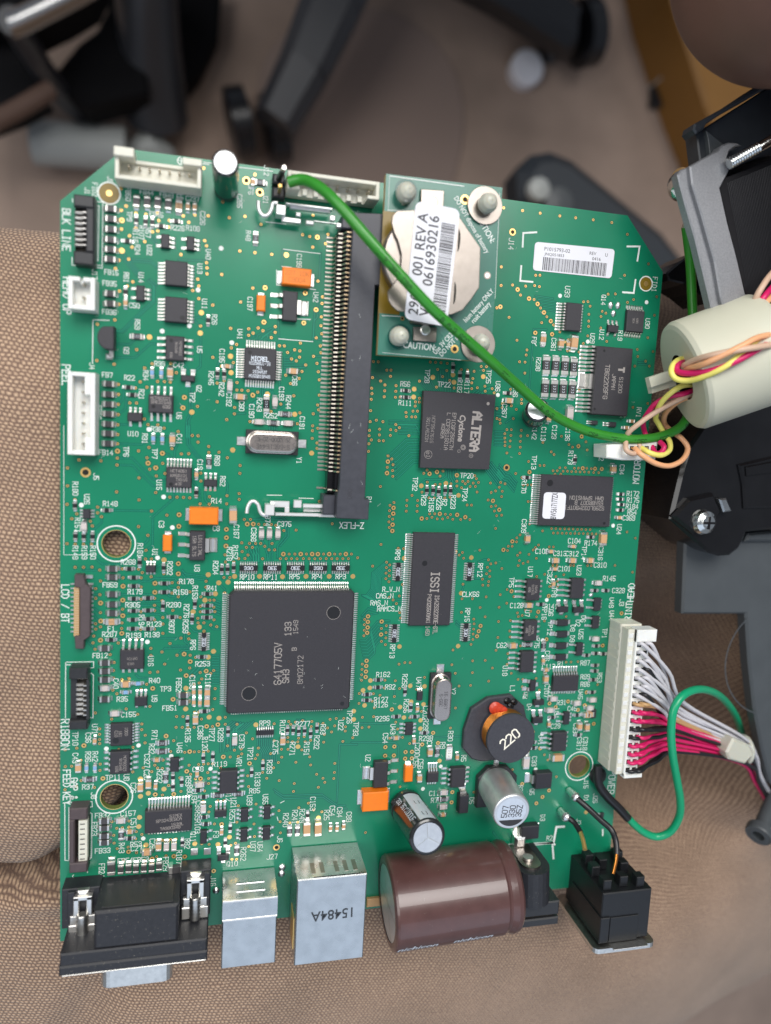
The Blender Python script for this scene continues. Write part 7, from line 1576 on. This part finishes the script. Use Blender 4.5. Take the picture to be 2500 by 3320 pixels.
leg('leg', [(1230, -380, FZ+110), (1080, 0, FZ+90), (985, 220, FZ+75), (890, 400, FZ+60)], 48, 28, 'chair_grey', oc)
leg('leg', [(1230, -480, FZ+110), (1420, -200, FZ+95), (1640, -60, FZ+80), (1850, 95, FZ+60)], 54, 26, 'chair_black', oc)
leg('leg', [(1230, -380, FZ+110), (1600, -420, FZ+80), (1950, -420, FZ+60)], 50, 28, 'chair_black', oc)
leg('leg', [(1230, -380, FZ+110), (900, -500, FZ+80), (650, -520, FZ+60)], 50, 28, 'chair_black', oc)
leg('leg', [(1230, -380, FZ+110), (1250, -800, FZ+80)], 50, 28, 'chair_black', oc)
for x, y in ((835, 425), (1850, 115), (1960, -420), (640, -520), (1250, -830)):
    for s in (-1, 1):
        a = fp(x, y, 28); mb = MB(); mb.lathe([(-9, 18), (-7, 26), (7, 26), (9, 18)], a+Vector((s*14, 4, 0)), (1, .3, 0), 'chair_black', 28); build(mb, 'castor', oc)
mb = MB(); a = P(1230, -380, FZ+90); mb.lathe([(0, 42), (50, 40), (60, 28), (330, 28)], (a.x, a.y, FZ+80), (0, 0, 1), 'chair_black', 28); build(mb, 'column', oc)
mb = MB(); sp_ = rrect(a.x-260, a.x+240, a.y-70, a.y+380, 90, 6); mb.prism(sp_, -60, 20, 'chair_black', 18); build(mb, 'seat', oc)
# dark metal rack at the left
ra = thing('metal_rack', 'dark metal rack with thin chrome bars in the upper left corner', 'rack', tuple(fp(150, 100, 60)))
def b0(x, y, z): q = cp('B0', x, y); return P(*q, FZ+z)
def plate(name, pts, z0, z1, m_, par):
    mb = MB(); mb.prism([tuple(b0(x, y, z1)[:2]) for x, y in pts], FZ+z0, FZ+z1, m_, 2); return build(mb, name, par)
plate('shelf_or_shade', [(-200, 180), (20, 190), (90, 260), (230, 480), (270, 560), (100, 650), (-200, 760)], 60, 90, 'rack_and_shade_black', ra)
plate('shelf_or_shade', [(-250, -200), (640, -200), (560, -20), (380, 90), (170, 190), (110, 110), (-250, 130)], 90, 120, 'rack_and_shade_black', ra)
plate('shelf_or_shade', [(640, 60), (700, -200), (850, -200), (870, 250), (890, 560), (700, 600), (520, 650), (390, 560), (340, 420), (470, 260), (580, 180)], 40, 70, 'rack_and_shade_black', ra)  # dark plate widened to stand in for shade on the floor between the rack shapes
plate('shelf_or_shade', [(930, -120), (1330, -120), (1310, 200), (1200, 430), (1010, 640), (950, 400)], 10, 30, 'rack_and_shade_black', ra)  # dark plate added for the shade right of the slim post, not a shelf
for pts, rr, m_ in (([(60, 150, 150), (120, 130, 150), (400, -10, 150), (600, -120, 150)], 7, 'chrome'), ([(70, 120, 150), (160, 260, 120), (330, 520, 70), (540, 720, 20)], 8, 'chair_grey'), ([(-50, 740, 120), (120, 650, 110), (300, 540, 100)], 6, 'brown_bar'), ([(380, 470, 60), (600, 330, 60), (840, 190, 60)], 6, 'brown_bar')):
    mb = MB(); mb.tube(spline([b0(*p) for p in pts], 4), rr, m_, 12); build(mb, 'bar', ra)
# second upright: dark post between rack and chair
mb = MB(); mb.tube([b0(870, -150, 90), b0(900, 300, 60), b0(945, 700, 20)], 17, 'chair_grey', 16, radii=[20, 22, 24]); tag(build(mb, 'stand_leg'), 'slim dark grey post standing between the rack and the chair', 'post')
mb = MB(); a = b0(200, 850, 25); b = b0(760, 900, 25); mb.tube([a, b], 16, 'pale_grey', 18); tag(build(mb, 'grey_tube'), 'pale grey tube lying on the floor left of the white header', 'tube')
mb = MB(); mb.prism([tuple(b0(x, y, 30)[:2]) for x, y in ((760, 840), (870, 730), (930, 760), (1045, 880), (1010, 950), (780, 960))], FZ+1, FZ+30, 'pale_grey', 8); tag(build(mb, 'foot_plate'), 'pale wedge-shaped foot on the floor below the slim post', 'foot')
mb = MB(); a = fp(1692, 240, 0); mb.lathe([(0, 14), (12, 15), (15, 13), (15, .1)], a, (0, 0, 1), 'white_cap', 28, cap1=False); tag(build(mb, 'bottle_cap'), 'round white cap on the carpet, right of the dark castor', 'bottle cap')
mb = MB(); a = fp(2150, 250, 0); mb.box(a.x-14, a.x+14, a.y-12, a.y+14, FZ, FZ+24, 'pale_grey', 5); mb.box(a.x-13, a.x+13, a.y-30, a.y-12, FZ, FZ+10, 'chair_black', 2); tag(build(mb, 'small_box'), 'small pale blue-grey block on the carpet by the wooden panel', 'block')
sl_ = thing('slate_case', 'dark slate-blue long case lying diagonally behind the circuit board', 'case', tuple(fp(1900, 750, 10)))
mb = MB(); mb.prism([tuple(P(x, y, -300)[:2]) for x, y in ((1695, 640), (1690, 545), (1735, 490), (1800, 480), (1870, 508), (2165, 748), (2260, 870), (2230, 1060), (2080, 960), (1850, 800))], -330, -300, 'slate', 8); build(mb, 'body', sl_)
mb = MB(); a = P(1745, 615, -298); mb.lathe([(0, 8), (5, 7), (7, .1)], (a.x, a.y, -300), (0, 0, 1), 'pale_grey', 20, cap0=False, cap1=False); a = P(1810, 660, -298); mb.lathe([(0, 11), (4, 10), (5, .1)], (a.x, a.y, -300), (0, 0, 1), 'grey_abs', 20, cap0=False, cap1=False); build(mb, 'button', sl_)
